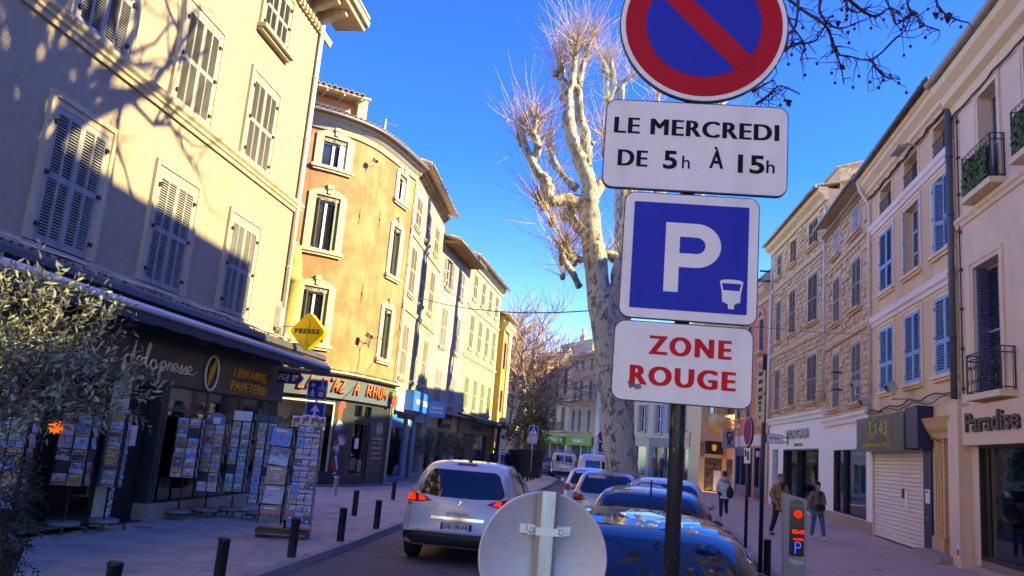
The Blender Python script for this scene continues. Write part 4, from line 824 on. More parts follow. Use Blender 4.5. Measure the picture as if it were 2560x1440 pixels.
# white boutique front across both
MW=mk('boutique_white',(.82,.79,.76),.5,var=.04)
front(S1,0,11.1,0,4.65,[(.9,2.3,.1,3.0),(3.4,10.1,.1,3.0)],MW,.35,name='shop_front'); moulding(S1,0,11.1,[(0,4.35),(-.1,4.35),(-.13,4.5),(-.2,4.6),(-.2,4.68),(0,4.7)],MW,'shop_cornice')
front(S2,0,7.75,0,4.2,[(1.65,7.0,.42,2.9)],MW,.3,name='shop_front'); moulding(S2,0,7.75,[(0,3.9),(-.1,3.9),(-.13,4.05),(-.2,4.14),(-.2,4.22),(0,4.24)],MW,'shop_cornice')
text('MORGAN',.62,S1,(6.4,-.06,3.72),mk('boutique_silver',(.40,.40,.38),.35,metal=.3),.05,.012,width=4.0); text('MORGANDETOI.COM',.2,S1,(6.5,-.006,3.2),BLK,.003,.01,width=1.6)
mb=MB(); mb.m=0; mb.box(3.4,10.1,.22,.24,.1,3.0); mb.box(.9,2.3,.3,.32,.1,3.0); mb.build('shop_window',SHOPGL,S1); mb=MB(); mb.box(1.65,7,.15,.17,.42,2.9); mb.build('shop_window',SHOPGL,S2)
mb=MB(); mb.box(.8,10.6,1.9,1.92,0,3.1); mb.m=1; mb.box(.9,10.2,.3,1.9,0,.1); mb.m=2; mb.box(5.2,9.2,.44,.48,.1,3.0); mb.m=3; 
for k in range(7): mb.box(3.0+k*.34,3.24+k*.34,.5,.62,.7+.2*(k%2),1.9+.15*(k%3))
mb.build('shop_interior',[mk('boutique_wall',(.72,.71,.66),.8),mk('boutique_floor',(.6,.52,.45),.6),mk('boutique_panel',(.80,.68,.42),.7),mk('boutique_clothes',(.4,.4,.4),.8,col2=(.06,.06,.07),c2amt=.5,c2scale=5)],S1)
mb=MB(); mb.box(1.3,7.4,1.45,1.47,0,3); mb.m=1; mb.box(1.6,7,.3,1.9,.3,.42); mb.m=2
for k in range(9): mb.box(1.8+k*.5,2.1+k*.5,.42+.15*(k%2),.75,.55+.15*(k%4),1.4+.3*(k%3))
mb.m=3; mb.box(4.4,5.9,.4,.6,.42,1.55); mb.build('shop_interior',[MC['boutique_wall'],MC['boutique_floor'],MC['boutique_clothes'],mk('clothes_dark',(.02,.02,.022),.8)],S2)
for B_,bars in((S1,[(x,x+.07,.0,.22,.1,2.93) for x in(3.4,6.2,10.03)]+[(3.4,10.1,.0,.22,2.93,3.0)]),(S2,[(x,x+.05,.02,.15,.47,2.9) for x in(1.65,3.4,6.95)]+[(1.65,7,.02,.15,.42,.47)])):
    for q_ in bars: mb=MB(); mb.box(*q_); mb.build('window_frame',IRON,B_)
mb=MB(); mb.box(0,7.75,-.03,-.002,0,.4); mb.build('stone_plinth',mk('plinth_sand',(.36,.28,.19),.8,var=.15,scale=6),S2)
# poster: a model with long dark hair in a pale jacket (printed panel seen in the boutique window)
mb=MB(); mb.box(6.2,9.0,.41,.435,.4,2.9); mb.m=1; mb.prism([(7.0,2.5),(7.6,2.8),(8.2,2.5),(8.3,1.6),(8.0,1.2),(7.7,2.0),(7.4,2.0),(7.1,1.1),(6.9,1.6)],.385,.405); mb.m=2; mb.prism(circ(7.6,2.35,.24,12),.37,.384); mb.m=3; mb.prism([(6.6,1.6),(7.3,2.0),(8.0,2.0),(8.6,1.5),(8.8,.6),(6.5,.6)],.355,.369); mb.build('poster',[mk('poster_cream',(.80,.70,.46),.6),IRON,mk('skin',(.52,.32,.22),.5,var=.05),mk('denim',(.25,.31,.38),.8,var=.3,scale=8)],S1)
Ms=thing('hanging_sign','small white box sign reading MORGAN on a wall bracket','sign',PX(1935,1097,33.5),R(4)); mb=MB(); mb.box(-.32,.32,-.06,.06,-.17,.17); mb.m=1; mb.box(-.34,.34,-.065,-.0605,-.19,-.17); mb.box(-.34,.34,-.065,-.0605,.17,.19); mb.box(-.34,-.32,-.065,.065,-.19,.19); mb.box(.32,.34,-.065,.065,-.19,.19); mb.build('panel',[MW,IRON],Ms); text('MORGAN',.11,Ms,(0,-.064,.02),BLK,.003,.01,width=.44,space=1.3); mb=MB(); mb.tube([(.34,0,.1),(.62,.05,.1)],.02,5); mb.tube([(.34,0,-.1),(.62,.05,-.1)],.02,5); mb.tube([(.6,.05,.3),(.6,.05,-.2)],.03,5); mb.build('bracket',ZINC,Ms)
# --- blue shuttered house: local x = -s (s measured along the row), origin s=2.95 end
BH=house('blue_shutter_house','sand house with bright blue shutters and white grey bands over the rolled down shop','house',rpt(2.95),10.5,False)
X=lambda s:2.95-s
ops=[]; c3=[(X(1.68),X(.21)),(X(-1.1),X(-2.53)),(X(-3.83),X(-5.24))]
for a,b in c3: ops+=[(a,b,4.72,6.83),(a,b,8.08,10.2)]
t3=[(a+.05,b-.05,10.9,11.8) for a,b in c3]
front(BH,0,8.35,4.0,12.7,ops+t3,PLB,.28); body(BH,0,8.3,0,12.6,9,PLB); sidewalls(BH,0,8.35,12.7,9,PLB)
for i,(a,b,c,d) in enumerate(ops):
    surround(BH,a,b,c,d,.2,TRB,.05,sill=.14); hinges(BH,a,b,c,d,BLS); wd=(b-a)/2-.003
    if i==3:
        casement(BH,a,b,c,d,WHITE,.25); leaf(BH,a,c,wd,d-c,BLS,'thick',False,158,-.06,.075); leaf(BH,b,c,wd,d-c,BLS,'thick',True,150,-.06,.075)
    elif i==5: blind(BH,a,b,c,d,.2); leaf(BH,a,c,wd,d-c,BLS,'thick',False,26,-.02,.075); leaf(BH,b,c,wd,d-c,BLS,'thick',True,4,-.02,.075)
    else: blind(BH,a,b,c,d,.2); leaf(BH,a,c,wd,d-c,BLS,'thick',False,2,-.01,.075); leaf(BH,b,c,wd,d-c,BLS,'thick',True,2,-.01,.075)
for i,(a,b,c,d) in enumerate(t3):
    surround(BH,a,b,c,d,.18,TRB,.05); casement(BH,a,b,c,d,mk('frame_grey',(.3,.3,.3),.5),.25,bars=0)
    mb=MB(); mb.tube([(a-.03,-.05,c+.42),(b+.03,-.05,c+.42)],.016,5); mb.box(a,b,-.06,-.045,c+.02,c+.04)
    for k in range(8):
        x=a+.08+(b-a-.16)*k/7; mb.tube([(x+(.02*math.sin(j*2.2) if k%2 else 0),-.05,c+.03+.39*j/6) for j in range(7)],.009,4)
    mb.build('railing',IRON,BH)
for z0,z1 in((7.08,7.46),(10.5,10.84)): moulding(BH,0,8.35,[(0,z0),(-.04,z0),(-.06,z0+.1),(-.04,z0+.12),(-.10,z0+.17),(-.12,z1-.02),(0,z1)],BANDW,'band')
mb=MB()
for a,b in((X(3)+.05,c3[0][0]-.3),(c3[0][1]+.26,c3[1][0]-.26),(c3[1][1]+.26,c3[2][0]-.26)):
    for z0,z1 in((4.7,6.95),(7.55,10.4),(10.95,11.9)):
        if b-a>.15: mb.box(a,b,-.012,-.002,z0,z1)
mb.build('wall_panel',PLB2,BH)
moulding(BH,0,8.35,[(0,11.95),(-.06,11.95),(-.12,12.05),(-.2,12.1),(-.22,12.2),(-.4,12.35),(-.42,12.45),(-.5,12.5),(-.52,12.7),(0,12.7)],TRB,'cornice'); roof(BH,0,8.35,-.55,12.7,7,.25,TILE); rooftiles(BH,0,8.35,-.6,12.74,TILE,single=False); mb=MB(); mb.tube([(0,-.62,12.68),(8.35,-.62,12.64)],.085,8); mb.build('gutter',mk('gutter_dark',(.06,.065,.065),.5,var=.3,scale=3),BH,True)
mb=MB(); mb.tube([(x*.28,-.1-.02*math.sin(x*1.9),11.9+.03*math.sin(x*1.1)) for x in range(0,30)],.035,5)
for x in range(12): mb.tube([(.3+x*.7,-.08,11.92),(.42+x*.7,-.2,11.86)],.012,4)
mb.build('cable',CABLE,BH,True)
pipe(BH,[(.1,-.5,12.55),(.1,-.4,12.2),(.1,-.1,11.7),(.1,-.1,4.1)],.06,WHITEP); pipe(BH,[(8.4,-.14,12.0),(8.4,-.14,4.0)],.085,mk('pipe_dark',(.085,.095,.11),.5,var=.3,scale=5)); mb=MB(); mb.tube([(8.2,-.62,12.6),(8.25,-.3,12.35),(8.4,-.14,12.15)],.07,8); mb.tube([(8.8,-.6,12.6),(8.6,-.3,12.35),(8.4,-.14,12.2)],.07,8); mb.lathe([(.085,11.8),(.17,12.0),(.19,12.15),(.12,12.2)],(8.4,-.14,0),10); mb.build('drainpipe',WHITEP,BH,True)
front(BH,0,8.35,0,4.0,[(.15,5.65,.0,2.85),(7.35,8.2,.38,3.1)],PLB,.3,name='shop_front')
SLT=mk('roller_grey',(.70,.64,.57),.5,var=.08,scale=8,streak=.1); mb=MB(); mb.prism([(-.0,0),(-.028,.02),(-.034,.06),(-.028,.105),(0,.122)],.16,5.64,'x'); sm=mb.mesh('roller_slat',SLT); RS=thing('roller_door','closed grey metal roller shutter under the dark green shop sign','roller shutter',BH.matrix_basis@Vector((0,.08,0)),BH.rotation_euler.z)
for k in range(23): link('roller_slat',sm,RS,(0,0,.01+.1235*k))
mb=MB(); mb.box(3.3,3.55,-.045,-.036,1.38,1.66); mb.m=1; mb.box(3.6,3.88,-.048,-.039,1.12,1.62); mb.build('notice',[IRON,PAPER],RS)
DN=mk('dark_navy',(.008,.016,.07),.45); mb=MB(); mb.box(5.3,6.42,-.42,-.01,2.82,3.95); mb.box(5.66,6.3,-.06,-.005,.1,2.82); mb.build('navy_panel',DN,BH)
OL=mk('sign_olive',(.065,.075,.06),.3,var=.35,scale=2.5,col2=(.14,.15,.095),c2amt=.35,c2scale=1.5); mb=MB(); mb.box(-.15,5.3,-.46,-.02,2.78,3.86); mb.build('sign_board',OL,BH)
SY=mk('sign_lime_yellow',(.55,.50,.05),.5); text('143',.62,BH,(2.95,-.47,3.42),SY,.004,-.01,width=1.35); text('AU',.3,BH,(1.98,-.47,3.24),SY,.004,-.01,width=.35); text('SECOND MAIN TENDANCE & VINTAGE',.17,BH,(2.3,-.47,2.93),SY,.003,0,width=3.2)
strokes([[(1.62,2.98),(1.72,3.4),(1.8,3.62)],[(1.6,3.78),(1.75,3.62),(2.0,3.66),(2.35,3.76),(2.5,3.72)],[(1.78,3.66),(1.82,3.45)]],.03,BH,SY,loc=(0,-.47,0),name='lettering')
mb=MB(); mb.box(5.85,6.2,-.075,-.061,1.35,1.72); mb.m=1; mb.box(5.93,6.1,-.08,-.0755,1.62,1.68); mb.m=2; mb.box(5.98,6.15,-.085,-.061,.85,1.0); mb.build('notice',[PAPER,BLUES,ZINC],BH)
# stone doorcase, carved wooden door, step
WD=mk('door_wood',(.095,.045,.022),.55,var=.25,scale=3,stretch=(9,9,.7)); SD=mk('doorcase_stone',(.60,.37,.17),.85,var=.1,scale=4,bump=.15)
mb=MB(); mb.box(6.55,7.33,-.05,0,.0,3.05)
for k in range(3): mb.box(6.65+.2*k,6.75+.2*k,-.085,-.05,.55,2.95)
mb.box(6.5,7.38,-.12,0,.0,.55); mb.box(8.22,8.4,-.05,0,0,3.05); mb.build('doorcase',SD,BH); moulding(BH,6.45,8.45,[(0,3.05),(-.1,3.05),(-.14,3.2),(-.22,3.3),(-.3,3.5),(-.34,3.58),(0,3.62)],SD,'door_cornice')
mb=MB(); mb.box(7.35,8.2,.2,.25,.38,2.55)
for z0,z1 in((.5,1.15),(1.22,2.0),(2.08,2.42)):
    for a,b in((7.42,7.75),(7.8,8.13)): mb.box(a,b,.165,.2,z0,z1); mb.box(a+.07,b-.07,.14,.165,z0+.08,z1-.08)
mb.box(7.3,8.25,.1,.26,2.5,2.62); dd=mb.build('door',WD,BH); mb=MB(); mb.ball((7.77,.12,1.45),.03); mb.box(7.72,7.82,.13,.14,1.3,1.4); mb.build('handle',GOLD,dd)
blind(BH,7.35,8.2,2.62,3.1,.24); mb=MB()
for k in range(5):
    x=7.4+k*.17; mb.tube([(x,.1,2.64),(x+.085,.1,2.86),(x,.1,3.08)],.012,4); mb.tube([(x+.17,.1,2.64),(x+.085,.1,2.86),(x+.17,.1,3.08)],.012,4)
mb.build('fanlight_grille',IRON,BH); mb=MB(); mb.box(6.35,8.5,-.55,.3,.0,.2); mb.box(7.3,8.3,.05,.4,.2,.38); mb.build('door_step',mk('step_stone',(.33,.29,.23),.8,var=.25,scale=6,bump=.2),BH)
for s_,z,lab in((1.9,4.4,'grey security floodlight over the left end of the olive shop sign'),(-1.2,4.62,'white floodlight with a long arm above the roller shutter'),):
    spotlight('floodlight',lab,BH.matrix_basis@Vector((X(s_)+.3,0,z)),BH.rotation_euler.z,1.25,'lamps on the blue shuttered house')
spotlight('floodlight','grey lamp on the drainpipe between the stone and blue shuttered houses',BH.matrix_basis@Vector((0,0,5.1)),BH.rotation_euler.z,1.2,'lamps on the blue shuttered house')
mb=MB(); mb.tube([(x*.3,-.13-.03*math.sin(x*1.3),4.12+.05*math.sin(x*.9)+.004*x) for x in range(0,29)],.022,5); mb.tube([(x*.3,-.17-.03*math.sin(x*1.8+1),4.06+.07*math.sin(x*.7+2)) for x in range(0,29)],.016,5); mb.tube([(6.4,-.44,3.95),(6.45,-.3,3.4),(6.6,-.15,3.1),(7.3,-.1,2.95)],.016,4); mb.build('cable',CABLE,BH,True)
fl=thing('street_light','flat grey street lantern on the cornice of the blue shuttered house','lantern',BH.matrix_basis@Vector((5.6,-.1,11.9)),BH.rotation_euler.z-R(0)); mb=MB(); mb.tube([(0,0,-.1),(0,-.3,0)],.035,5); mb.build('bracket',GALV,fl); mb=MB(); mb.prism([(-1.0,-.06),(-.15,-.08),(-.1,0),(-.9,.05)],-.5,-.22); mb.build('lamp_head',mk('lamp_grey',(.42,.41,.38),.5),fl)
# --- Paradise house
PH=house('paradise_house','beige house with the Paradise shop and green planted iron balconies','house',rpt(-5.45),10.5,False)
Xp=lambda s:-5.45-s
ops=[(1.65,2.75,8.85,11.3),(4.2,5.3,8.85,11.3),(1.05,2.6,3.98,7.1),(4.6,6.0,3.98,7.1)]
front(PH,0,16,3.75,12.4,ops,PLP,.34); body(PH,0,16,0,12.3,10,PLP); sidewalls(PH,0,16,12.4,10,PLP)
for i,(a,b,c,d) in enumerate(ops):
    surround(PH,a,b,c,d,.2,PLP,.05); casement(PH,a,b,c,d,mk('frame_blue_grey',(.35,.37,.42),.5),.32,bars=1)
    if i<2: leaf(PH,b-.02,c,.72,d-c,LAV,'two',True,28,.2,.06); leaf(PH,a+.04,c,.72,d-c,LAV,'two',False,88,.3,.06)
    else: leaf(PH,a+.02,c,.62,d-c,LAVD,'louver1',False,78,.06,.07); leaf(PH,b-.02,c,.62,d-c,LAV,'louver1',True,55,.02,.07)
moulding(PH,0,16,[(0,8.34),(-.04,8.34),(-.06,8.44),(-.1,8.48),(-.1,8.58),(0,8.66)],PLP,'string_course'); moulding(PH,0,16,[(0,11.5),(-.06,11.5),(-.12,11.7),(-.28,11.8),(-.32,12.0),(-.5,12.15),(-.55,12.3),(0,12.4)],TRB,'cornice')
mb=MB(); mb.tube([(-.05,-.62,12.42),(16,-.62,12.42)],.10,8); mb.build('gutter',mk('gutter_beige',(.36,.29,.2),.6,var=.2,scale=3),PH,True); roof(PH,0,16,-.6,12.45,7,.25,TILE)
mb=MB(); mb.box(4.5,16,3.0,9,12.4,17.0); mb.build('rear_block',PLP,PH)  # unseen storey added and raised to shade the corner house opposite
mb=MB(); mb.tube([(x*.4,-.08-.02*math.sin(x*2),11.45+.02*math.sin(x*1.1)) for x in range(0,36)],.022,5); mb.build('cable',CABLE,PH,True)
mb=MB(); mb.tube([(.35,-.05,11.4),(.36,-.05,4.1)],.018,5)
for z in range(4,12): mb.box(.30,.42,-.07,-.03,z+.2,z+.26)
mb.build('cable',CABLE,PH,True)
LEAFG=mk('ivy_leaf',(.05,.115,.022),.6,var=.35,scale=30)
def balcony(a,b,z,h,green,ornate):
    mb=MB(); d=.3; mb.box(a-.12,b+.12,-d-.06,0,z-.14,z); mb.build('balcony_slab',TRB,PH)
    mb=MB(); T=lambda p,r=.012,n=4: mb.tube(p,r,n)
    for zz in(z+.06,z+h*.86,z+h): T([(a-.08,0,zz),(a-.08,-d,zz),(b+.08,-d,zz),(b+.08,0,zz)],.014)
    for x in(a-.08,b+.08): T([(x,-d,z),(x,-d,z+h)],.02); T([(x,-.02,z),(x,-.02,z+h)],.016)
    def scroll(cx,cz,s,m=1): T([(cx+m*s*(1-.16*k)*math.cos(k*.9)*.5,-d,cz+s*(1-.16*k)*math.sin(k*.9)*.5) for k in range(6)],.010,3)
    n=int((b-a+.16)/.16)
    for k in range(n):
        x=a-.08+(k+.5)*(b-a+.16)/n; 
        if ornate: scroll(x,z+h*.28,.2,1 if k%2 else -1); scroll(x,z+h*.62,.2,-1 if k%2 else 1); T([(x-.06,-d,z+.06),(x+.06,-d,z+h*.5),(x-.06,-d,z+h*.86)],.008,3)
        else: T([(x,-d,z),(x,-d,z+h*.86)],.009,3)
        scroll(x,z+h*.93,.1)
    for k in range(3):
        y=-d+.16*k+.08; T([(a-.08,y,z),(a-.08,y,z+h)],.009,3); T([(b+.08,y,z),(b+.08,y,z+h)],.009,3)
    mb.build('balcony_railing',IRON,PH,kind='stuff')
    if green:
        r2=random.Random(5); mb=MB()
        for k in range(1500):
            x=r2.uniform(a+.0,b-.12); zz=r2.uniform(z+.05,z+h*.84); y=-d+.03-r2.random()*.08; s=.035+.03*r2.random(); M=Matrix.Rotation(r2.uniform(0,6),3,'Y')@Matrix.Rotation(r2.uniform(-.9,.9),3,'X')
            mb.quad(*[Vector((x,y,zz))+M@Vector(p) for p in((-s,0,0),(0,.01,-s*.5),(s,0,0),(0,-.01,s*.6))])
        mb.box(a,b-.1,-d+.05,-d+.07,z+.05,z+h*.82); g=mb.build('hedge_screen',LEAFG,PH,kind='stuff')
balcony(1.45,2.98,8.76,1.05,True,True); balcony(4.25,5.75,8.76,1.05,True,True); balcony(1.42,3.15,3.97,.93,False,True); balcony(4.7,6.1,3.97,.93,False,True)
PK=mk('paradise_front',(.74,.54,.38),.6,var=.04); front(PH,0,16,0,3.75,[(1.05,6.5,.28,2.86)],PK,.5,name='shop_front'); mb=MB(); mb.box(.62,16,-.2,-.005,2.84,3.75); mb.box(-.1,.6,-.28,-.005,0,3.86); mb.build('shop_surround',PK,PH)
text('Paradise',.62,PH,(2.4,-.23,3.33),mk('paradise_letters',(.055,.045,.038),.5),.03,.014,width=2.9)
mb=MB(); mb.box(1.05,1.12,.0,.12,.28,2.86); mb.box(1.05,6.5,.0,.12,.12,.36); mb.box(1.05,6.5,.0,.1,2.78,2.86); mb.box(1.12,1.35,.1,.16,.3,2.8); mb.build('window_frame',IRON,PH); mb=MB(); mb.box(1.1,6.5,.12,.13,.3,2.84); mb.build('shop_window',SHOPGL,PH)
mb=MB(); mb.box(1.0,6.5,1.7,1.75,0,3); mb.box(1.0,1.05,.2,1.7,0,3); mb.m=1; mb.box(1.05,6.5,.15,2.4,.2,.28); mb.m=2; mb.box(2.3,6,.7,.8,.3,1.35); mb.build('shop_interior',[mk('paradise_wall',(.75,.73,.70),.8),mk('paradise_floor',(.5,.47,.43),.6),mk('paradise_plinth',(.62,.55,.42),.7)],PH)
mb=MB(); mb.box(.38,.56,-.29,-.282,.22,.55); mb.m=1; mb.box(.40,.54,-.295,-.2905,.28,.42); mb.build('sticker',[PAPER,RED],PH)
mb=MB(); mb.box(.95,6.6,-.12,0,.0,.12); mb.build('door_sill',mk('sill_buff',(.42,.37,.29),.7),PH)
# ================================================================ coral house, bay corner house, far row
CO=mk('plaster_coral',(.62,.22,.10),.9,var=.08,scale=2,bump=.15,streak=.12); COT=mk('trim_sand',(.58,.46,.31),.85,var=.08)
c0=S1end; c1=(c0[0]+9.5*math.sin(R(4)),c0[1]+9.5*math.cos(R(4)))
CH=house('coral_house','coral red house with arched ornate windows and a blue shop front','house',c1,4,False)
ops=[]
for a,b in((.9,2.0),(3.6,4.7),(6.6,7.8)):
    ops+=[(a,b,5.0,7.5),(a,b,8.9,11.2)]
front(CH,0,9.5,4.0,12.2,ops,CO,.2); body(CH,0,9.4,0,12,10,CO); sidewalls(CH,0,9.5,12.2,10,CO)
for i,(a,b,c,d) in enumerate(ops):
    surround(CH,a,b,c,d-.25,.2,COT,.08,sill=.3); casement(CH,a,b,c,d,WHITE,.17); m=(a+b)/2
    mb=MB(); mb.tube([(m+(b-a+.3)/2*math.cos(R(t)),-.08,d-.15+.45*math.sin(R(t))) for t in range(0,181,20)],.10,5); mb.box(m-.1,m+.1,-.2,0,d+.25,d+.5); mb.prism([(a-.1,c-.35),(b+.1,c-.35),(b,c-.7),(m+.15,c-.5),(m,c-.85),(m-.15,c-.5),(a,c-.7)],-.06,-.002); mb.build('ornament',COT,CH,kind='stuff')
    w2=(b-a)/2; leaf(CH,a+.02,c,w2-.02,d-c,SHG2,'louver1',False,70,-.02,.07); leaf(CH,b-.02,c,w2-.02,d-c,SHG2,'louver1',True,40,-.02,.07)
mb=MB(); 
for k in range(22): mb.box(9.12,9.42 if k%2 else 9.3,-.05,0,4.2+k*.36,4.52+k*.36)
mb.build('quoin',COT,CH,kind='stuff')
moulding(CH,-.2,9.6,[(0,11.9),(-.1,11.9),(-.15,12.1),(-.5,12.35),(-.6,12.6),(-.7,12.65),(-.7,12.8),(0,12.8)],COT,'cornice'); roof(CH,-.1,9.6,-.7,12.82,6,.25,TILE)
mb=MB(); mb.box(1.0,9.4,.8,6,12.6,14.6); mb.build('attic_wall',mk('mossy_wall',(.15,.14,.11),.9,var=.5,scale=4,streak=.4),CH); mb=MB()
for k in range(3): mb.box(7.5-1.5*k,7.62-1.5*k,-.3,.8,13.9-.25*k,14.0-.25*k)
mb.build('roof_beam',WD,CH,kind='stuff')
pipe(CH,[(9.45,-.12,12.2),(9.45,-.12,.3)],.06,WHITEP)
NV=mk('shop_royal_blue',(.012,.022,.15),.4); front(CH,0,9.5,0,4.0,[(.8,4.0,.1,3.1),(4.5,5.5,.1,3.1),(6.0,8.8,.1,3.1)],CO,.3,name='shop_front')
mb=MB(); mb.box(.3,9.0,-.08,-.002,3.2,3.9); mb.box(.3,.75,-.08,-.002,0,3.2); mb.box(8.75,9.0,-.08,-.002,0,3.2); mb.build('white_pilaster',mk('shop_white',(.55,.55,.54),.5),CH)
mb=MB(); 
for x in(.8,2.3,3.9,4.5,5.4,6.0,7.3,8.7): mb.box(x,x+.1,0,.14,.1,3.1)
mb.box(.8,4,.0,.12,.1,.75); mb.box(6,8.8,0,.12,.1,.75); mb.box(.8,4,.0,.12,2.6,3.1); mb.build('window_frame',NV,CH); mb=MB(); mb.box(.8,4,.13,.14,.7,3.1); mb.box(6,8.8,.13,.14,.7,3.1); mb.box(4.5,5.5,.2,.21,.1,3.1); mb.build('shop_window',SHOPGL,CH)
mb=MB(); mb.box(.5,9,1.2,1.22,0,3.1); mb.m=1
for k in range(8): mb.box(6.2+.32*k,6.4+.32*k,.5,.7,.8,2.2-.1*(k%3))
for k in range(6): mb.box(1.0+.45*k,1.3+.45*k,.5,.7,.8,2.0)
mb.build('shop_interior',[mk('coral_shop_wall',(.25,.25,.26),.8),mk('coral_shop_clothes',(.35,.37,.42),.8,col2=(.08,.08,.1),c2amt=.4,c2scale=6)],CH)
mb=MB(); mb.box(7.9,8.75,-.36,-.12,2.55,2.9); mb.build('blue_sign',mk('sign_pale_blue',(.16,.19,.40),.5),CH); text('NZ',.25,CH,(8.3,-.37,2.72),WHITE,.003,.02)
# corner building with round corbelled bay (own frame, facing the camera)
SAND=mk('plaster_sand_warm',(.64,.47,.26),.9,var=.06,scale=2,bump=.1,streak=.1)
BB=thing('bay_house','sand coloured corner house with a round corbelled bay window above the lantern sign','house',(14.35,58.6,0),R(-8))
mb=MB(); mb.box(0,3.0,.0,9,3.4,12.5); mb.box(0,.35,-.02,0,0,3.4); mb.box(1.55,1.85,-.02,0,0,3.4); mb.box(2.7,3.0,-.02,0,0,3.4); mb.box(0,3.0,.5,9,0,3.4); mb.box(0,3,-.02,.5,2.35,3.4); mb.build('wall',SAND,BB)
mb=MB(); mb.lathe([(.12,3.5),(.35,3.9),(.75,4.35),(1.05,4.5),(1.05,4.75),(1.15,4.8),(1.15,5.2),(1.05,5.25),(1.05,8.2),(1.2,8.4),(0,9.2)],(1.6,.15,0),20); mb.build('bay_window',SAND,BB,True)
mb=MB()
for a in(-150,-110,-70,-30): x,y=1.6+1.06*math.cos(R(a)),.15+1.06*math.sin(R(a)); mb.obox((x,y,6.6),.55,.06,2.2,Matrix.Rotation(R(a+90),3,'Z'))
mb.build('pane',WG,BB); mb=MB(); mb.box(.35,1.55,.1,.12,0,2.35); mb.box(1.85,2.7,.2,.22,0,2.35); mb.build('shop_door',mk('door_gold_patches',(.10,.085,.05),.5,var=.6,scale=5,col2=(.35,.28,.13),c2amt=.35,c2scale=3),BB); mb=MB(); mb.box(1.0,1.5,.05,.09,.1,1.5); mb.build('white_panel',WHITE,BB)  # shop door colour: dark brown with golden patches at random
Lb=thing('lantern_sign','black box sign with a glowing golden lantern under the round bay','sign',(14.5,57.7,3.05),R(-5)); mb=MB(); mb.box(0,1.2,-.1,.1,-.45,.45); mb.build('panel',BLK,Lb); mb=MB(); mb.prism([(.5,-.22),(.7,-.22),(.78,.1),(.68,.24),(.52,.24),(.42,.1)],-.115,-.101); mb.build('lantern_emblem',emat('lantern_glow',(.9,.40,.04),.06),Lb); mb=MB(); mb.tube([(0,0,.3),(-.2,.6,.35)],.02,4); mb.build('bracket',IRON,Lb)
OK=thing('shop_sign','grey hanging panel with the black letters O and K one above the other','sign',PX(1822,1097,55),R(-4)); mb=MB(); mb.box(-.42,.42,-.05,.05,-.62,.62); mb.build('panel',mk('sign_grey',(.33,.33,.35),.5),OK); text('K',.52,OK,(.06,-.054,-.25),BLK,.003,.04); mb=MB(); mb.tube([(.05+p[0],-.06,p[1]) for p in rrect(-.16,.16,.02,.42,.07)+[(.16,.1)]],.045,5); mb.build('lettering',BLK,OK); mb=MB(); mb.tube([(-.2,0,.62),(.9,.2,.8)],.02,4); mb.build('bracket',IRON,OK)
# far row closing the street; local x to the viewer's right
FX0=(4.09,101.0); FA=R(-69.7)
def far(name,label,x0,x1,H,mat,trim,rows,xs,ww,shut,shopc,open_=True,group=None,z0=3.9,sty='louver1',signs=None,arch=False):
    B=thing(name,label,'house',(FX0[0]+x0*math.cos(FA),FX0[1]+x0*math.sin(FA),0),FA,group); W=x1-x0; ops=[(x-ww/2,x+ww/2,c,d) for x in xs for c,d in rows]
    front(B,0,W,z0,H,ops,mat,.25); body(B,.05,W-.05,0,H,10,mat); sidewalls(B,0,W,H+.03,10,mat); front(B,0,W,0,z0,[(.5,W-.5,.4,3.0)],shopc,.4,name='shop_front')
    mb=MB(); mb.box(.5,W-.5,.3,.33,.4,3.0); mb.build('shop_window',mk('far_shop',(.06,.065,.06),.15,var=.6,scale=1.2,col2=(.35,.33,.25),c2amt=.3,c2scale=.7),B)
    mb=MB(); 
    for x in(.5,W/2,W-.56): mb.box(x,x+.1,.1,.3,.4,3.0)
    mb.build('window_frame',WHITE,B)
    for i,(a,b,c,d) in enumerate(ops):
        surround(B,a,b,c,d,.14,trim,.05,sill=.2,two=False)
        if open_: casement(B,a,b,c,d,WHITE,.2,bars=1); w2=(b-a)/2; leaf(B,a-.02,c,w2,d-c,shut,sty,False,176,-.04,.12); leaf(B,b+.02,c,w2,d-c,shut,sty,True,176,-.04,.12)
        elif sty=='dark': blind(B,a,b,c,d,.24)
        else: blind(B,a,b,c,d,.2); w2=(b-a)/2-.005; leaf(B,a,c,w2,d-c,shut,sty,False,0,-.01,.12); leaf(B,b,c,w2,d-c,shut,sty,True,0,-.01,.12)
    moulding(B,0,W,[(0,H-.5),(-.1,H-.5),(-.15,H-.3),(-.5,H-.05),(-.5,H+.05),(0,H+.05)],trim,'cornice'); moulding(B,0,W,[(0,z0-.12),(-.1,z0-.1),(-.12,z0+.05),(0,z0+.1)],trim,'string_course')
    roof(B,-.1,W+.1,-.5,H+.06,7,.28,TILE); rooftiles(B,0,W,-.55,H+.1,TILE,single=False,step=.25,length=.8)
    return B
PB_=mk('far_plaster_sand',(.60,.47,.30),.9,var=.08,scale=1.5,streak=.15); PBr=mk('far_plaster_brown',(.50,.33,.205),.9,var=.08,scale=1.5,streak=.15); PWg=mk('far_plaster_grey',(.62,.60,.59),.9,var=.05,scale=1.5); PPk=mk('far_plaster_pink',(.62,.46,.36),.9,var=.05,scale=1.5)
SHGn=mk('far_shutter_green',(.08,.14,.11),.6); SHWt=mk('far_shutter_pale',(.42,.43,.45),.6); SHBl=mk('far_shutter_blue',(.03,.15,.55),.6); LIME=mk('pharmacy_lime',(.23,.33,.02),.5,var=.05)
F1=far('balustrade_house','sand house with a roof balustrade and tall dark windows over the lime green pharmacy',0,10.0,12.2,PB_,COT,((8.3,11.1),),(1.5,3.8,6.1,8.5),1.0,SHGn,PB_,open_=False,sty='dark')
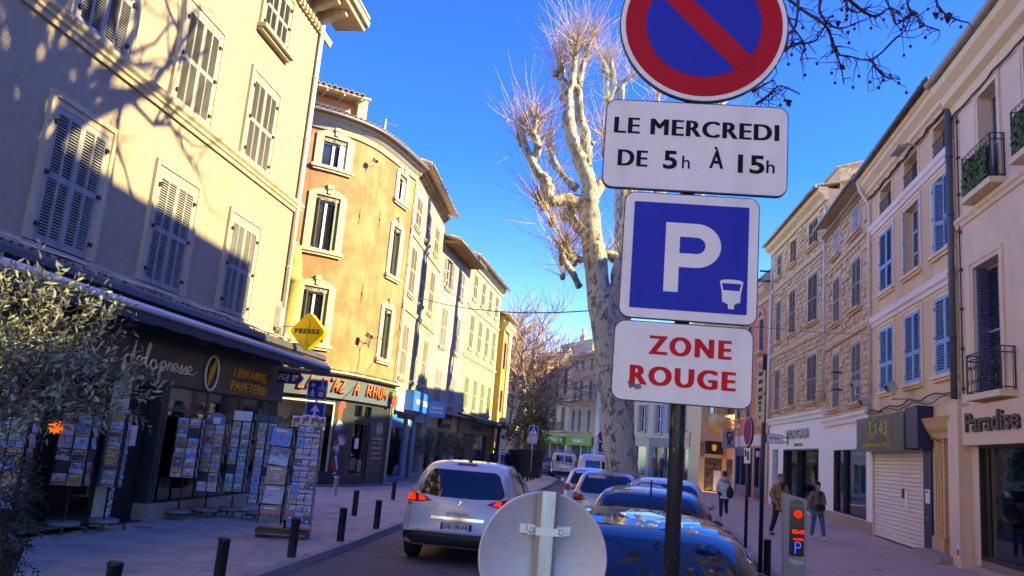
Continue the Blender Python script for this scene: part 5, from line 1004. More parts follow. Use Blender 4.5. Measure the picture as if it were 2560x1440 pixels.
for k,x in enumerate((1.5,3.8,6.1,8.5)):
    surround(F1,x-.5,x+.5,4.3,6.9,.14,COT,.05,two=False); p=MB(); p.box(x-.49,x+.49,-.03,-.005,4.32,6.88); p.build('shutter',SHGn,F1)
    mb=MB(); mb.tube([(x+.5*math.cos(R(t)),-.06,11.35+.3*math.sin(R(t))) for t in range(0,181,30)],.1,4); mb.prism([(x-.6,7.3),(x+.6,7.3),(x+.35,7.8),(x,8.25),(x-.35,7.8)],-.1,-.002); mb.build('ornament',COT,F1,kind='stuff')
mb=MB(); mb.box(0,10,-.3,-.1,12.3,12.45); mb.box(0,10,-.3,-.1,13.1,13.22)
for k in range(33): mb.box(.15+k*.3,.28+k*.3,-.27,-.13,12.45,13.1)
for k in range(5): mb.box(.0+k*2.3,.35+k*2.3,-.35,-.05,12.35,13.35); mb.ball((.17+k*2.3,-.2,13.5),.16)
mb.build('balustrade',COT,F1,kind='stuff'); mb=MB(); mb.box(.8,9.8,2.5,6,12.2,15.0); mb.box(5.2,6.4,3,3.7,15.0,15.9); mb.box(5.5,5.9,3.1,3.5,15.9,16.7); mb.build('rear_block',PLW,F1)
mb=MB(); mb.box(3.4,9.9,-.7,-.05,4.0,4.15); mb.build('balcony_slab',COT,F1); mb=MB()
for k in range(43): mb.tube([(3.42+.15*k,-.68,4.15),(3.46+.15*k+.05*(-1)**k,-.68,4.6),(3.42+.15*k,-.68,5.1)],.018,3)
mb.box(3.4,9.9,-.7,-.66,5.08,5.13); mb.box(3.4,9.9,-.7,-.66,4.2,4.25); mb.build('balcony_railing',mk('rail_green',(.05,.07,.05),.6),F1,kind='stuff')
mb=MB(); mb.box(4.0,9.7,-.25,-.01,2.75,3.65); mb.build('green_sign',LIME,F1); text('PHARMACIE',.6,F1,(6.3,-.26,3.2),WHITE,.005,.01,width=3.2); mb=MB(); mb.box(8.6,9.5,-.34,-.26,2.85,3.5); mb.build('cross_sign',mk('cross_green',(.02,.16,.05),.5),F1); mb=MB(); mb.box(8.97,9.13,-.36,-.345,2.95,3.4); mb.box(8.83,8.97,-.36,-.345,3.1,3.26); mb.box(9.13,9.27,-.36,-.345,3.1,3.26); mb.build('cross_emblem',WHITE,F1,kind='stuff')
F2=far('brown_house','rose brown house with pale grey shutters above the second green pharmacy sign',10.05,16.6,12.5,PBr,PBr,((4.2,6.5),(7.6,9.7),(11.0,12.0)),(1.25,2.85,5.1),.75,SHWt,mk('shop_khaki',(.33,.30,.2),.6))
mb=MB(); mb.box(.1,6.4,-.25,-.01,2.7,3.6); mb.build('green_sign',LIME,F2); text('PHARMACIE',.6,F2,(3.2,-.26,3.15),WHITE,.005,.01,width=2.6); mb=MB(); mb.box(2.0,2.9,3,3.7,13,15.4); mb.box(3.6,5.8,2,5,13,14.6); mb.build('chimney',PLW,F2)
F3=far('grey_house','pale grey house with white shutters partly hidden by the plane tree trunk',16.65,22.0,13.0,PWg,PWg,((4.3,6.7),(7.8,10.0),(11.0,12.3)),(1.6,4.2),.9,SHWt,mk('shop_pale',(.42,.42,.40),.6))
F4=far('green_shutter_house','sand house with green shutters behind the plane tree',22.05,27.7,13.5,PB_,COT,((4.3,6.8),(8.2,10.4)),(1.5,4.3),.95,SHGn,mk('shop_sand',(.42,.35,.26),.6))
F5=far('bright_blue_house','sand house with vivid blue open shutters over the mannequin shop',27.75,32.2,13.2,PB_,COT,((4.2,6.8),(8.2,10.4)),(1.45,3.5),.95,SHBl,mk('shop_grey_dark',(.16,.16,.16),.6))
F6=far('pink_house','pinkish house with narrow tall windows beside the black optician sign',32.25,37.2,13.4,PPk,PPk,((4.6,7.4),(8.4,10.8)),(1.0,2.4,3.6),.6,SHWt,SAND,open_=False)
mb=MB(); mb.lathe([(.8,3.6),(.8,13)],(4.6,.2,0),14); mb.build('corner_column',PPk,F6,True); mb=MB(); mb.lathe([(.85,0),(.85,3.3),(1.1,3.5),(1.1,3.7),(.8,3.75)],(4.6,.2,0),14); mb.build('corner_pier',SAND,F6,True)
Ls=thing('optician_sign','black hanging panel with a white spectacles ring logo','sign',PX(1737,1100,66.5),R(-10)); mb=MB(); mb.box(-.42,.42,-.12,.12,-.55,.6); mb.build('panel',BLK,Ls)
mb=MB(); ring=lambda cx,cz,r: [(cx+r*math.cos(R(t)),-.13,cz+r*math.sin(R(t))) for t in range(0,361,20)]
mb.tube(ring(-.06,.22,.24),.02,4); mb.tube(ring(-.15,.22,.07),.018,4); mb.tube(ring(.03,.22,.07),.018,4); mb.tube([(.2,-.13,-.36),(.3,-.13,-.46),(.3,-.13,-.38)],.02,4); mb.build('spectacles_emblem',WHITE,Ls,kind='stuff'); text('LUNETTES',.1,Ls,(-.06,-.125,-.18),WHITE,.003,.01,width=.5)
def dummy(name,label,loc,rz,top,legs,sc=1,head=None,group=None,bald=True):
    t=thing(name,label,'mannequin',loc,rz,group); HD=head or mk('mannequin_white',(.55,.53,.5),.35)
    mb=MB(); mb.lathe([(0,1.82),(.06,1.80),(.095,1.71),(.085,1.62),(.05,1.56),(.05,1.48),(0,1.46)],n=12); mb.ball((0,-.09,1.67),.02,.03,.03); mb.build('head',HD,t,True)
    mb=MB(); mb.lathe([(.06,1.5),(.15,1.45),(.19,1.38),(.17,1.15),(.14,1.02),(.18,.88),(.17,.82)],n=12); mb.tube([(-.18,0,1.41),(-.25,.01,1.12),(-.24,-.05,.86)],[.065,.055,.045],8); mb.tube([(.18,0,1.41),(.25,.01,1.12),(.24,-.05,.86)],[.065,.055,.045],8); mb.build('top',top,t,True)
    mb=MB(); mb.tube([(-.09,0,.86),(-.10,0,.48),(-.10,.01,.06)],[.095,.07,.05],8); mb.tube([(.09,0,.86),(.10,0,.48),(.10,.01,.06)],[.095,.07,.05],8); mb.build('trousers',legs,t,True)
    mb=MB(); mb.ball((-.10,-.06,.03),.045,.11,.035); mb.ball((.10,-.06,.03),.045,.11,.035); 
    for s_ in(-1,1):
        for k in range(4): mb.tube([(s_*.24+.012*(k-1.5),-.05,.87),(s_*.24+.014*(k-1.5),-.06,.77)],.009,4)
    mb.build('hands_and_feet',HD,t,True,kind='stuff'); t.scale=(sc,)*3; return t
FM=Matrix.LocRotScale(F5.location,F5.rotation_euler.to_quaternion(),None)
dummy('mannequin','white mannequin in a red top in the shop below the vivid blue shutters',FM@Vector((1.5,-.25,.2)),FA,mk('cloth_rust',(.35,.07,.04),.9),mk('cloth_dark_jeans',(.08,.09,.12),.9),1.25)
dummy('mannequin','white mannequin in a navy vest right of the one in red',FM@Vector((2.7,-.25,.2)),FA,mk('cloth_navy',(.03,.045,.09),.9),mk('cloth_black',(.02,.02,.022),.9),1.25)
# left far side behind the bare trees
def plain(name,label,p,az,W,H,mat,xs,rows,shut):
    return strip_house(name,label,p,az,W,H,True,mat,ORT,{'x':xs,'z':rows},1.0,shut,eave='cornice',sillw=.12,pitch=.14)
plain('sunlit_house','bright yellow sunlit house far down the left side behind bare trees',(1.0,96),12,12,13,PLY,(2,5,8.5),((4.4,6.4),(8,10)),SHW)
G2=thing('far_house','pale yellow house end far behind the bare trees and the planter shrub','house',(-6,128,0),R(-5)); front(G2,0,16,0,14,[(2,3.1,5,7.2),(6,7.1,5,7.2),(10,11.1,5,7.2),(2,3.1,9,11.2),(6,7.1,9,11.2),(10,11.1,9,11.2)],PLY,.3); body(G2,0,16,0,14,8,PLY); roof(G2,-.2,16.2,-.5,14,7,.28,TILE)
for x in(2,6,10):
    for z in(5,9): casement(G2,x,x+1.1,z,z+2.2,WHITE,.25,bars=1)
mb=MB(); mb.box(0,12,-1.2,-.02,3.0,3.6); mb.build('red_awning',mk('awning_red',(.35,.04,.03),.8),G2); mb=MB(); mb.box(1,5,-.6,-.05,4.6,4.7); mb.build('balcony_slab',PLW,G2)
# wires across the street
def wire(name,label,a,b,sag,r=.012):
    a,b=Vector(a),Vector(b); mb=MB(); mb.tube([a.lerp(b,k/16)-Vector((0,0,sag*4*(k/16)*(1-k/16))) for k in range(17)],r,4); tag(mb.build(name,CABLE,None),label,'cable')
wire('street_wire','dark twisted cable strung across the street from the cream house towards the plane tree',PX(1000,728,38),PX(1545,770,24.3),.5,.02)
wire('street_wire','thin cable from the stone house front to the plane tree limbs',PX(2178,836,27.7),PX(1590,775,24.6),.15,.008)
wire('street_wire','thin high cable in front of the balustrade house',PX(1225,985,60),PX(1500,1010,90),.5,.012)
# unseen houses added behind the camera: right one blocks sun, left one bounces it
def behind(name,label,p,az,W,H,left,mat,shut):
    B=house(name,label,'house',p,az,left); ops=[(x-.55,x+.55,c,c+2.1) for x in [1.6+2.8*k for k in range(int(W/2.8))] for c in(4.3,7.7,10.6)]
    front(B,0,W,0,H,[o for o in ops if o[3]<H-.3],mat,.2); body(B,.1,W-.1,0,H,9,mat); sidewalls(B,0,W,H,9,mat); roof(B,0,W,-.5,H,7,.27,TILE)
    for a,b,c,d in ops:
        if d<H-.3: leaf(B,a,c,.545,d-c,shut,'louver1',False,0,-.01,.1); leaf(B,b,c,.545,d-c,shut,'louver1',True,0,-.01,.1)
    mb=MB(); mb.box(.6,W-.6,-.03,-.004,.3,2.9); mb.build('shop_window',WG,B); return B
e_=Vector((*rpt(-21.55),0)); behind('added_rear_house','unseen sand coloured house added behind the camera on the right to block sun',(e_.x,e_.y),10.5,13,8.6,False,PLB,SHG2)
a_=A.matrix_basis@Vector((-16.1,0,0)); u_=Vector((math.sin(R(7.5)),math.cos(R(7.5)),0)); b_=a_-u_*34
behind('added_rear_house','unseen cream house added behind the camera on the left to bounce sunlight',(b_.x,b_.y),7.5,34,13.5,True,mk('plaster_rear',(.55,.47,.35),.9,var=.06),SHW)
# ================================================================ trees
BARK=None
def barkmat():
    m=bpy.data.materials.new('plane_bark'); m.use_nodes=True; t=m.node_tree; N=t.nodes; L=t.links.new; b=N['Principled BSDF']; b.inputs['Roughness'].default_value=.85
    tc=N.new('ShaderNodeTexCoord'); mp=N.new('ShaderNodeMapping'); mp.inputs['Scale'].default_value=(1,1,.55); L(tc.outputs['Object'],mp.inputs[0])
    src=None
    for i,(sc,e,c) in enumerate(((0,0,(.40,.385,.32)),(3.2,.56,(.22,.22,.175)),(5.5,.58,(.14,.125,.09)),(7.5,.60,(.47,.455,.385)),(9,.66,(.055,.04,.028)))):
        r=N.new('ShaderNodeRGB'); r.outputs[0].default_value=(*c,1)
        if i==0: src=r.outputs[0]; continue
        n=N.new('ShaderNodeTexNoise'); n.inputs['Scale'].default_value=sc; n.inputs['Detail'].default_value=4; n.inputs['Distortion'].default_value=.6; L(mp.outputs[0],n.inputs['Vector'])
        mr=N.new('ShaderNodeMapRange'); mr.inputs[1].default_value=e-.02; mr.inputs[2].default_value=e+.02; L(n.outputs['Fac'],mr.inputs[0])
        mx=N.new('ShaderNodeMix'); mx.data_type='RGBA'; L(mr.outputs[0],mx.inputs[0]); L(src,mx.inputs[6]); L(r.outputs[0],mx.inputs[7]); src=mx.outputs[2]
    L(src,b.inputs['Base Color']); nb=N.new('ShaderNodeTexNoise'); nb.inputs['Scale'].default_value=9; nb.inputs['Detail'].default_value=6; L(mp.outputs[0],nb.inputs['Vector']); bp=N.new('ShaderNodeBump'); bp.inputs['Strength'].default_value=.5; bp.inputs['Distance'].default_value=.06; L(nb.outputs['Fac'],bp.inputs['Height']); L(bp.outputs[0],b.inputs['Normal']); return m
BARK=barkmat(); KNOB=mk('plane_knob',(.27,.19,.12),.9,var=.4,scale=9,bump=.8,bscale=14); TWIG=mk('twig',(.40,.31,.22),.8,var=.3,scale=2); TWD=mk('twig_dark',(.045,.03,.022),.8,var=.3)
def limb(mb,pts,r0,r1,n=9,wob=.0,rr=random):
    P=[Vector(p) for p in pts]; out=[]; rad=[]
    # Catmull-Rom resample with knobbly radius
    m=len(P); segs=5
    for i in range(m-1):
        a,b,c,d=P[max(i-1,0)],P[i],P[i+1],P[min(i+2,m-1)]
        for k in range(segs):
            t=k/segs; p=.5*((2*b)+(c-a)*t+(2*a-5*b+4*c-d)*t*t+(3*b-a-3*c+d)*t**3); f=(i+t)/(m-1)
            out.append(p+Vector((rr.uniform(-1,1),rr.uniform(-1,1),rr.uniform(-.4,.4)))*wob*(r0*(1-f)+r1*f)); rad.append((r0*(1-f)+r1*f)*(1+rr.uniform(-wob,wob)))
    out.append(P[-1]); rad.append(r1); mb.tube(out,rad,n)
def shoots(mb,c,nrm,n,ln,rr,r=.011,spread=.9,curl=.35):
    c=Vector(c)
    for k in range(n):
        d=Vector((rr.gauss(0,spread),rr.gauss(0,spread),rr.gauss(.55,.55)))+Vector(nrm)*.6
        if d.length<.1: continue
        d.normalize(); L=ln*rr.uniform(.45,1.25); p=[c]; q=d.copy()
        for j in range(3): q=(q+Vector((rr.gauss(0,.17),rr.gauss(0,.17),curl*.4))).normalized(); p.append(p[-1]+q*L/3)
        mb.tube(p,[r,r*.75,r*.5,r*.25],3,False)
def pollard(name,label,trunk,limbs,rt,seed,sh=26,shl=1.5,group=None,knobs=3,rtop=None):
    rr=random.Random(seed); B=Vector(trunk[0]); t=thing(name,label,'tree',B,0,group)
    loc=lambda p: Vector(p)-B
    mb=MB(); limb(mb,[loc(p) for p in trunk],rt,rtop or rt*.62,16,.06,rr)
    tr=mb.build('trunk',BARK,t,True)
    lm=MB(); kb=MB(); tw=MB()
    for pts,r0,r1 in limbs:
        limb(lm,[loc(p) for p in pts],r0,r1,9,.18,rr); e=loc(pts[-1]); d=(e-loc(pts[-2])).normalized()
        for j in range(knobs):
            c=e-d*(j*.38*rr.uniform(.7,1.3))+Vector((rr.uniform(-.1,.1),rr.uniform(-.1,.1),0)) if j else e
            s=r1*rr.uniform(.85,1.15)+.015; kb.ball(c,s,s*.9,s*1.25,7,5); shoots(tw,c,d,sh if j==0 else int(sh*.55),shl*(1 if j==0 else .75),rr)
        for k in range(1,len(pts)-1):
            if rr.random()<.6: c=loc(pts[k])+Vector((rr.uniform(-1,1),rr.uniform(-1,1),0)).normalized()*r0*.8; kb.ball(c,r0*.4,r0*.4,r0*.4,7,5); shoots(tw,c,(0,0,.2),int(sh*.3),shl*.6,rr)
    lm.build('limbs',BARK,t,True,kind='stuff'); kb.build('knobs',KNOB,t,True,kind='stuff'); tw.build('shoots',TWIG,t,False,kind='stuff'); return t
q=lambda px,py,y: PX(px,py,y)
D0=24.3
tr=[Vector((3.85,D0,-.1)),q(1552,1160,D0),q(1535,1000,D0),q(1508,800,D0),q(1486,640,D0),q(1470,520,D0)]
lm=[([q(1470,540,D0),q(1475,470,D0-.2),q(1450,400,D0-.3),q(1425,330,D0-.4),q(1418,240,D0-.4),q(1402,190,D0-.3),q(1400,150,D0-.3)],.30,.11),
    ([q(1418,240,D0-.4),q(1428,200,D0-.5),q(1442,110,D0-.6)],.17,.08),
    ([q(1462,420,D0-.2),q(1468,360,D0),q(1452,300,D0+.2),q(1446,220,D0+.3),q(1460,150,D0+.3),q(1482,95,D0+.3)],.22,.07),
    ([q(1446,225,D0+.2),q(1432,205,D0),q(1436,120,D0)],.15,.07),
    ([q(1465,510,D0),q(1420,498,D0-.3),q(1372,500,D0-.5),q(1368,460,D0-.6),q(1345,430,D0-.7),q(1322,390,D0-.8),q(1305,340,D0-.8),q(1303,310,D0-.8)],.24,.09),
    ([q(1330,400,D0-.7),q(1345,370,D0-.9),q(1333,330,D0-1),q(1340,300,D0-1)],.15,.09),
    ([q(1372,500,D0-.5),q(1352,505,D0-.5),q(1347,498,D0-.5)],.18,.14),
    ([q(1480,600,D0),q(1440,560,D0+.4),q(1420,535,D0+.6),q(1412,540,D0+.7)],.2,.14),
    ([q(1438,470,D0),q(1400,430,D0+.5),q(1375,380,D0+.8),q(1370,355,D0+.9)],.14,.08),
    ([q(1455,650,D0),q(1425,640,D0-.3),q(1415,610,D0-.5)],.13,.09),([q(1448,715,D0),q(1430,680,D0-.3),q(1408,648,D0-.5),q(1407,628,D0-.5)],.12,.08),
    ([q(1515,840,D0),q(1550,770,D0+.3),q(1580,650,D0+.5),q(1570,560,D0+.6),q(1575,470,D0+.7)],.26,.14),
    ([q(1500,760,D0),q(1532,720,D0+.2),q(1542,650,D0+.3),q(1510,632,D0+.3)],.2,.12),
    ([q(1470,520,D0),q(1495,470,D0+.3),q(1520,420,D0+.6),q(1510,340,D0+.8)],.2,.1)]
pollard('plane_tree','tall pollarded plane tree with mottled bark leaning left behind the parked cars',tr,lm,.52,3,46,1.9)
D1=36
tr2=[Vector((5.45,D1,-.1)),q(1558,1000,D1),q(1552,800,D1),q(1556,600,D1),q(1555,420,D1)]
lm2=[([q(1555,430,D1),q(1530,330,D1),q(1518,255,D1),q(1515,180,D1),q(1508,150,D1)],.28,.10),([q(1520,260,D1),q(1535,220,D1),q(1528,150,D1)],.2,.09),([q(1556,420,D1),q(1556,300,D1),q(1555,215,D1),q(1575,195,D1)],.24,.09),
     ([q(1560,520,D1),q(1600,400,D1),q(1640,300,D1),q(1645,240,D1)],.28,.1),([q(1560,540,D1),q(1650,480,D1),q(1750,330,D1),q(1800,265,D1),q(1830,230,D1)],.28,.1),([q(1562,600,D1),q(1700,560,D1),q(1800,400,D1),q(1840,330,D1)],.25,.1)]
pollard('plane_tree','second pollarded plane tree half hidden behind the parking signs',tr2,lm2,.55,5,40,2.4)
D2=44.5
tr3=[Vector((6.75,D2,-.1)),q(1556,1000,D2),q(1562,800,D2),q(1600,640,D2)]
lm3=[([q(1600,650,D2),q(1640,520,D2),q(1650,400,D2),q(1655,300,D2)],.3,.1),([q(1602,660,D2),q(1700,560,D2),q(1730,420,D2),q(1735,320,D2)],.3,.1),([q(1570,760,D2),q(1640,700,D2),q(1780,600,D2),q(1800,520,D2)],.25,.1)]
pollard('plane_tree','third plane tree behind the parking signs',tr3,lm3,.5,9,18,1.6)
# the plane tree outside the frame to the right, whose twigs reach in from the top and whose shadow falls on the corner house
def twiggy(name,label,base,H,seed,leafy,spread,start=.25,nb=26,group=None,shadow=True,tip=None,mat=None):
    rr=random.Random(seed); t=thing(name,label,'tree',base,0,group); mb=MB(); lean=Vector((rr.uniform(-.3,.3),rr.uniform(-.3,.3),0)); top=Vector((0,0,H*.5))+lean
    limb(mb,[(0,0,-.2),(.02,.03,H*.2),top*.7+Vector((.05,0,0)),top],H*.032,H*.018,10,.05,rr); mb.build('trunk',mat or BARK,t,True)
    br=MB(); tw=MB(); tips=[]
    def grow(p,d,L,r,lev):
        n=3; pts=[p]; dd=d.copy()
        for k in range(n): dd=(dd+Vector((rr.gauss(0,.22),rr.gauss(0,.22),rr.gauss(.06,.12)))).normalized(); pts.append(pts[-1]+dd*L/n)
        (br if lev<2 else tw).tube(pts,[r,r*.85,r*.7,r*.55],6 if lev<2 else 3,False)
        if lev>=4: tips.append((pts[-1],dd)); return
        for k in range(3 if lev<3 else 2):
            f=rr.uniform(.35,1); i=min(int(f*n),n-1); q_=pts[i].lerp(pts[i+1],f*n-i) if k else pts[-1]
            nd=(dd+Vector((rr.gauss(0,.55),rr.gauss(0,.55),rr.gauss(.1,.4)))).normalized(); grow(q_,nd,L*rr.uniform(.6,.85),r*.6,lev+1)
    for k in range(nb):
        a=k*2.4; z=H*.5*(start+(1-start)*(k+.5)/nb); p=(top*(z/(H*.5))); d=Vector((math.cos(a)*spread,math.sin(a)*spread,.75)).normalized(); grow(p,d,H*.2*rr.uniform(.8,1.2),H*.010,0)
    br.build('branches',mat or BARK,t,True,kind='stuff'); tw.build('twigs',mat or TWIG,t,kind='stuff')
    return t
twiggy('plane_tree','bare plane tree outside the right edge whose shadow falls on the cream house',(7.8,7.4,0),23,21,True,.62,.84,13)
twiggy('plane_tree','bare plane tree behind the camera on the right pavement',(6.6,1.5,0),21,33,True,.7,.7,11)
GT='bare trees far down the left side'
for k,(p,H,l) in enumerate(((tuple(PX(1283,1130,84).xy)+(0,),19,'bare brown street tree nearest the yellow house'),(tuple(PX(1316,1130,97).xy)+(0,),18,'bare brown street tree behind the crossing sign shrub'),(tuple(PX(1258,1130,110).xy)+(0,),23,'tall bare street tree far back beside the yellow house'))): twiggy('bare_tree',l,p,H,40+k,False,.9,.42,17,GT,mat=mk('twig_brown',(.30,.19,.12),.85))  # plain brown twig colour for the far bare trees
# overhanging twigs with hanging seed balls and dead leaves
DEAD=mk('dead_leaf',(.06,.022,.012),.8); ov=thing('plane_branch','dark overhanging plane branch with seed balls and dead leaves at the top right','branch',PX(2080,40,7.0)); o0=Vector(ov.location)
def w(px,py,y=7.0): return PX(px,py,y)-o0
tw=MB(); sb=MB(); dlf=MB(); rr=random.Random(77)
main=[[(1930,-40),(2000,20),(2060,60),(2080,100),(2098,135),(2120,140),(2180,148),(2240,95),(2262,75),(2280,30)],[(2178,148),(2190,170),(2215,192),(2250,198)],[(2080,95),(2085,120),(2100,160),(2110,210)],[(2262,-30),(2272,20),(2290,40),(2310,62),(2350,76)],[(2290,35),(2270,40),(2240,60),(2225,20),(2200,-20)],[(2340,-30),(2345,15),(2375,42),(2422,58)],[(2000,-30),(1990,60),(1970,90),(1968,125)],[(1960,10),(1975,60),(2010,110),(2000,150)],[(2060,-30),(2050,30),(2090,70),(2140,60)],[(2110,-30),(2120,20),(2150,30),(2180,10)],[(1955,130),(1990,110),(2040,100),(2075,40)],[(1890,260),(1920,240),(1950,215),(2000,235)],[(1880,230),(1905,215),(1935,200)],[(2100,-20),(2180,40),(2230,20),(2270,60)]]
for pts in main:
    P=[w(a,b,7+.25*math.sin(a*.02+b*.03)) for a,b in pts]; limb(tw,P,.016,.006,5,.25,rr)
    for k in range(1,len(P)):
        for j in range(4):
            c=P[k].lerp(P[k-1],rr.random()); d=Vector((rr.gauss(0,.8),rr.gauss(0,.5),rr.gauss(-.3,.7))).normalized(); L=rr.uniform(.08,.26); e=c+d*L+Vector((0,0,-.02)); m_=c.lerp(e,.5)+Vector((rr.gauss(0,.02),0,rr.gauss(0,.02))); tw.tube([c,m_,e],[.006,.005,.003],3,False)
            if rr.random()<.25: e2=e-Vector((0,0,.05)); tw.tube([e,e2],.002,3,False); sb.ball(e2,.016,n=6,m=5)
for a,b,s_ in((2095,60,.045),(2118,25,.04),(2115,50,.035),(2340,38,.055),(2370,45,.07),(2105,168,.035),(2120,82,.03),(1972,258,.05),(1930,245,.03)):
    c=w(a,b)
    for k in range(3):
        M=Matrix.Rotation(rr.uniform(0,6),3,'Z')@Matrix.Rotation(rr.uniform(-1,1),3,'X'); dlf.quad(*[c+M@Vector(p)*s_ for p in((-.6,0,.5),(0,.2,.8),(.6,0,.4),(.3,-.1,-.3),(0,.1,-.9),(-.4,-.1,-.2))])
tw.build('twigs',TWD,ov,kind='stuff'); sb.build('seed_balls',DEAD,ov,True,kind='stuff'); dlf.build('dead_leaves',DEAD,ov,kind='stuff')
# ---------------------------------------------------------------- leafy plants
OLV=[mk('olive_leaf_dark',(.115,.14,.10),.55,var=.3,scale=20),mk('olive_leaf_silver',(.235,.265,.205),.6,var=.25,scale=20)]
def leaves(B,name,n,centers,size,asp,mats,seed,droop=0.,clus=7,kindbr=True,twm=None,radial=None):
    rr=random.Random(seed); mb=MB(); tw=MB()
    for k in range(n//clus):
        c,rad=rr.choices(centers,weights=[r[0]*r[1]*r[2] for _,r in centers])[0]
        while True:
            v=Vector((rr.uniform(-1,1),rr.uniform(-1,1),rr.uniform(-1,1)))
            if v.length<=1 and (v.length>.45 or rr.random()<.45): break
        p=Vector(c)+Vector((v.x*rad[0],v.y*rad[1],v.z*rad[2])); d=(v+Vector((0,0,.35-droop))+Vector((rr.gauss(0,.4),rr.gauss(0,.4),rr.gauss(0,.4)))).normalized()
        L=size*rr.uniform(2,3.4); tw.tube([p-d*L*.3,p+d*L],[.0022,.001],3,False)
        for j in range(clus):
            b=p+d*L*(j/(clus-1)); sd=d.orthogonal().normalized(); sd=Matrix.Rotation(j*2.4+rr.random(),3,d)@sd; ld=(d*.75+sd*rr.uniform(.6,1.1)).normalized(); s=size*rr.uniform(.7,1.15); wv=ld.cross(Vector((rr.gauss(0,1),rr.gauss(0,1),rr.gauss(0,1)))).normalized()*s*asp; up_=ld.cross(wv).normalized()*s*.06
            mb.m=0 if rr.random()<.55 else 1; m=b+ld*s*.5
            mb.quad(b,m+wv,b+ld*s,m+up_); mb.quad(b,m+up_,b+ld*s,m-wv)
    o=mb.build(name,mats,B,kind='stuff'); tw.build('twigs',twm or TWD,B,kind='stuff'); return o
OT=thing('olive_tree','silvery olive tree in a dark planter at the left edge','tree',(-3.55,5.4,0))
leaves(OT,'foliage',7600,[((.08,.0,2.40),(.85,.6,.40)),((.62,.05,2.05),(.62,.45,.24)),((-.25,-.1,2.1),(.75,.6,.5)),((.3,0,2.0),(.6,.5,.28))],.066,.15,OLV,3,twm=TWD)
mb=MB(); limb(mb,[(0,0,.6),(.03,0,1.1),(0,.02,1.5),(.05,0,1.8)],.06,.045,8,.1)
for a,b,c in((.6,.1,2.35),(-.4,.1,2.4),(.2,-.2,2.55),(.75,-.1,2.1),(.3,.3,2.3)): limb(mb,[(.04,0,1.6),(a*.5,b*.5,1.85),(a,b,c)],.03,.008,6,.2)
mb.build('trunk',mk('olive_bark',(.14,.11,.085),.9,bump=.5,bscale=30),OT,True)
PLN=mk('planter_dark',(.017,.017,.019),.6,var=.2)
def planter(name,label,loc,w0,w1,h,rz=0,group=None):
    t=thing(name,label,'planter',loc,rz,group); mb=MB(); a,b=w0/2,w1/2; th=.03
    q=[(-a,-a,0),(a,-a,0),(a,a,0),(-a,a,0)]; u=[(-b,-b,h),(b,-b,h),(b,b,h),(-b,b,h)]; v=[(-b+th,-b+th,h),(b-th,-b+th,h),(b-th,b-th,h),(-b+th,b-th,h)]; w_=[(x*.9,y*.9,h-.12) for x,y,_ in v]
    for k in range(4): j=(k+1)%4; mb.quad(q[k],q[j],u[j],u[k]); mb.quad(u[k],u[j],v[j],v[k]); mb.quad(v[k],v[j],w_[j],w_[k])
    mb.quad(*q[::-1]); mb.build('pot',PLN,t); mb=MB(); mb.quad(*w_); mb.build('soil',mk('soil',(.05,.035,.025),.95,bump=.5),t); return t
planter('planter','dark tapered planter at the bottom left corner holding the olive tree',(-3.62,5.3,0),.62,.95,.95)
RSM=[mk('rosemary_dark',(.011,.018,.010),.7,var=.3,scale=25),mk('rosemary_mid',(.024,.035,.02),.7,var=.3,scale=25)]
RB=thing('rosemary_bush','dark green spilling bush under the olive tree at the left edge','shrub',(-3.55,5.3,.95)); leaves(RB,'foliage',11000,[((.05,0,.34),(.6,.5,.38)),((.36,-.1,.12),(.36,.35,.32)),((-.25,-.2,.2),(.5,.4,.4))],.04,.16,RSM,8,droop=.9,clus=8,twm=TWD)
def smallolive(name,label,loc,seed,sc,group):
    t=thing(name,label,'tree',loc,0,group); leaves(t,'foliage',2600,[((0,0,1.75),(.75,.7,.5)),((.35,.1,2.0),(.5,.5,.35)),((-.35,0,1.6),(.5,.5,.4))],.10,.2,[mk('olive_far_dark',(.06,.07,.035),.6),mk('olive_far_pale',(.15,.16,.10),.6)],seed,clus=6)
    mb=MB(); limb(mb,[(0,0,.55),(.05,0,1.0),(-.05,.03,1.4),(0,0,1.7)],.05,.03,6,.15); limb(mb,[(0,0,1.1),(.25,0,1.5),(.4,.1,1.9)],.03,.015,5,.15); mb.build('trunk',MC['olive_bark'],t,True); t.scale=(sc,)*3; return t
smallolive('olive_tree','small potted olive tree left of the two in front of the boutique',(-2.95,38.0,0),12,.95,None); smallolive('olive_tree','small potted olive tree right of its twin before the grey shop',(-2.1,42.5,0),15,.95,None)
planter('planter','dark planter of the left small olive tree behind the white car',(-2.95,38.0,0),.6,.75,.6); planter('planter','dark planter of the right small olive tree behind the white car',(-2.1,42.5,0),.6,.75,.6)
pb=planter('planter','large dark tapered planter beside the crossing sign',(2.35,57.0,0),1.15,1.75,1.85,R(-8)); planter('planter','large dark planter partly hidden behind the one by the crossing sign',(1.7,59.5,0),1.1,1.6,1.75,R(-8))
SHR_=thing('planter_shrub','tall green shrub with some reddish leaves in the large dark planter','shrub',(2.2,57.3,1.75)); leaves(SHR_,'foliage',2500,[((0,0,1.3),(1.2,.9,1.0)),((-.2,0,2.7),(.8,.7,1.1)),((-1.0,0,1.0),(.8,.7,.7)),((.8,0,2.4),(.6,.6,.6)),((-.3,0,4.0),(.45,.45,.9)),((.9,0,3.4),(.5,.4,.4))],.20,.28,[mk('shrub_leaf',(.05,.075,.028),.5,var=.3),mk('shrub_leaf_red',(.10,.06,.025),.5,var=.4)],31,clus=6)
mb=MB()
for k in range(6): limb(mb,[(rr.uniform(-.2,.2),0,-.1),(rr.uniform(-.4,.4),rr.uniform(-.2,.2),1),(rr.uniform(-.7,.7),rr.uniform(-.3,.3),2.6)],.05,.02,5,.15)
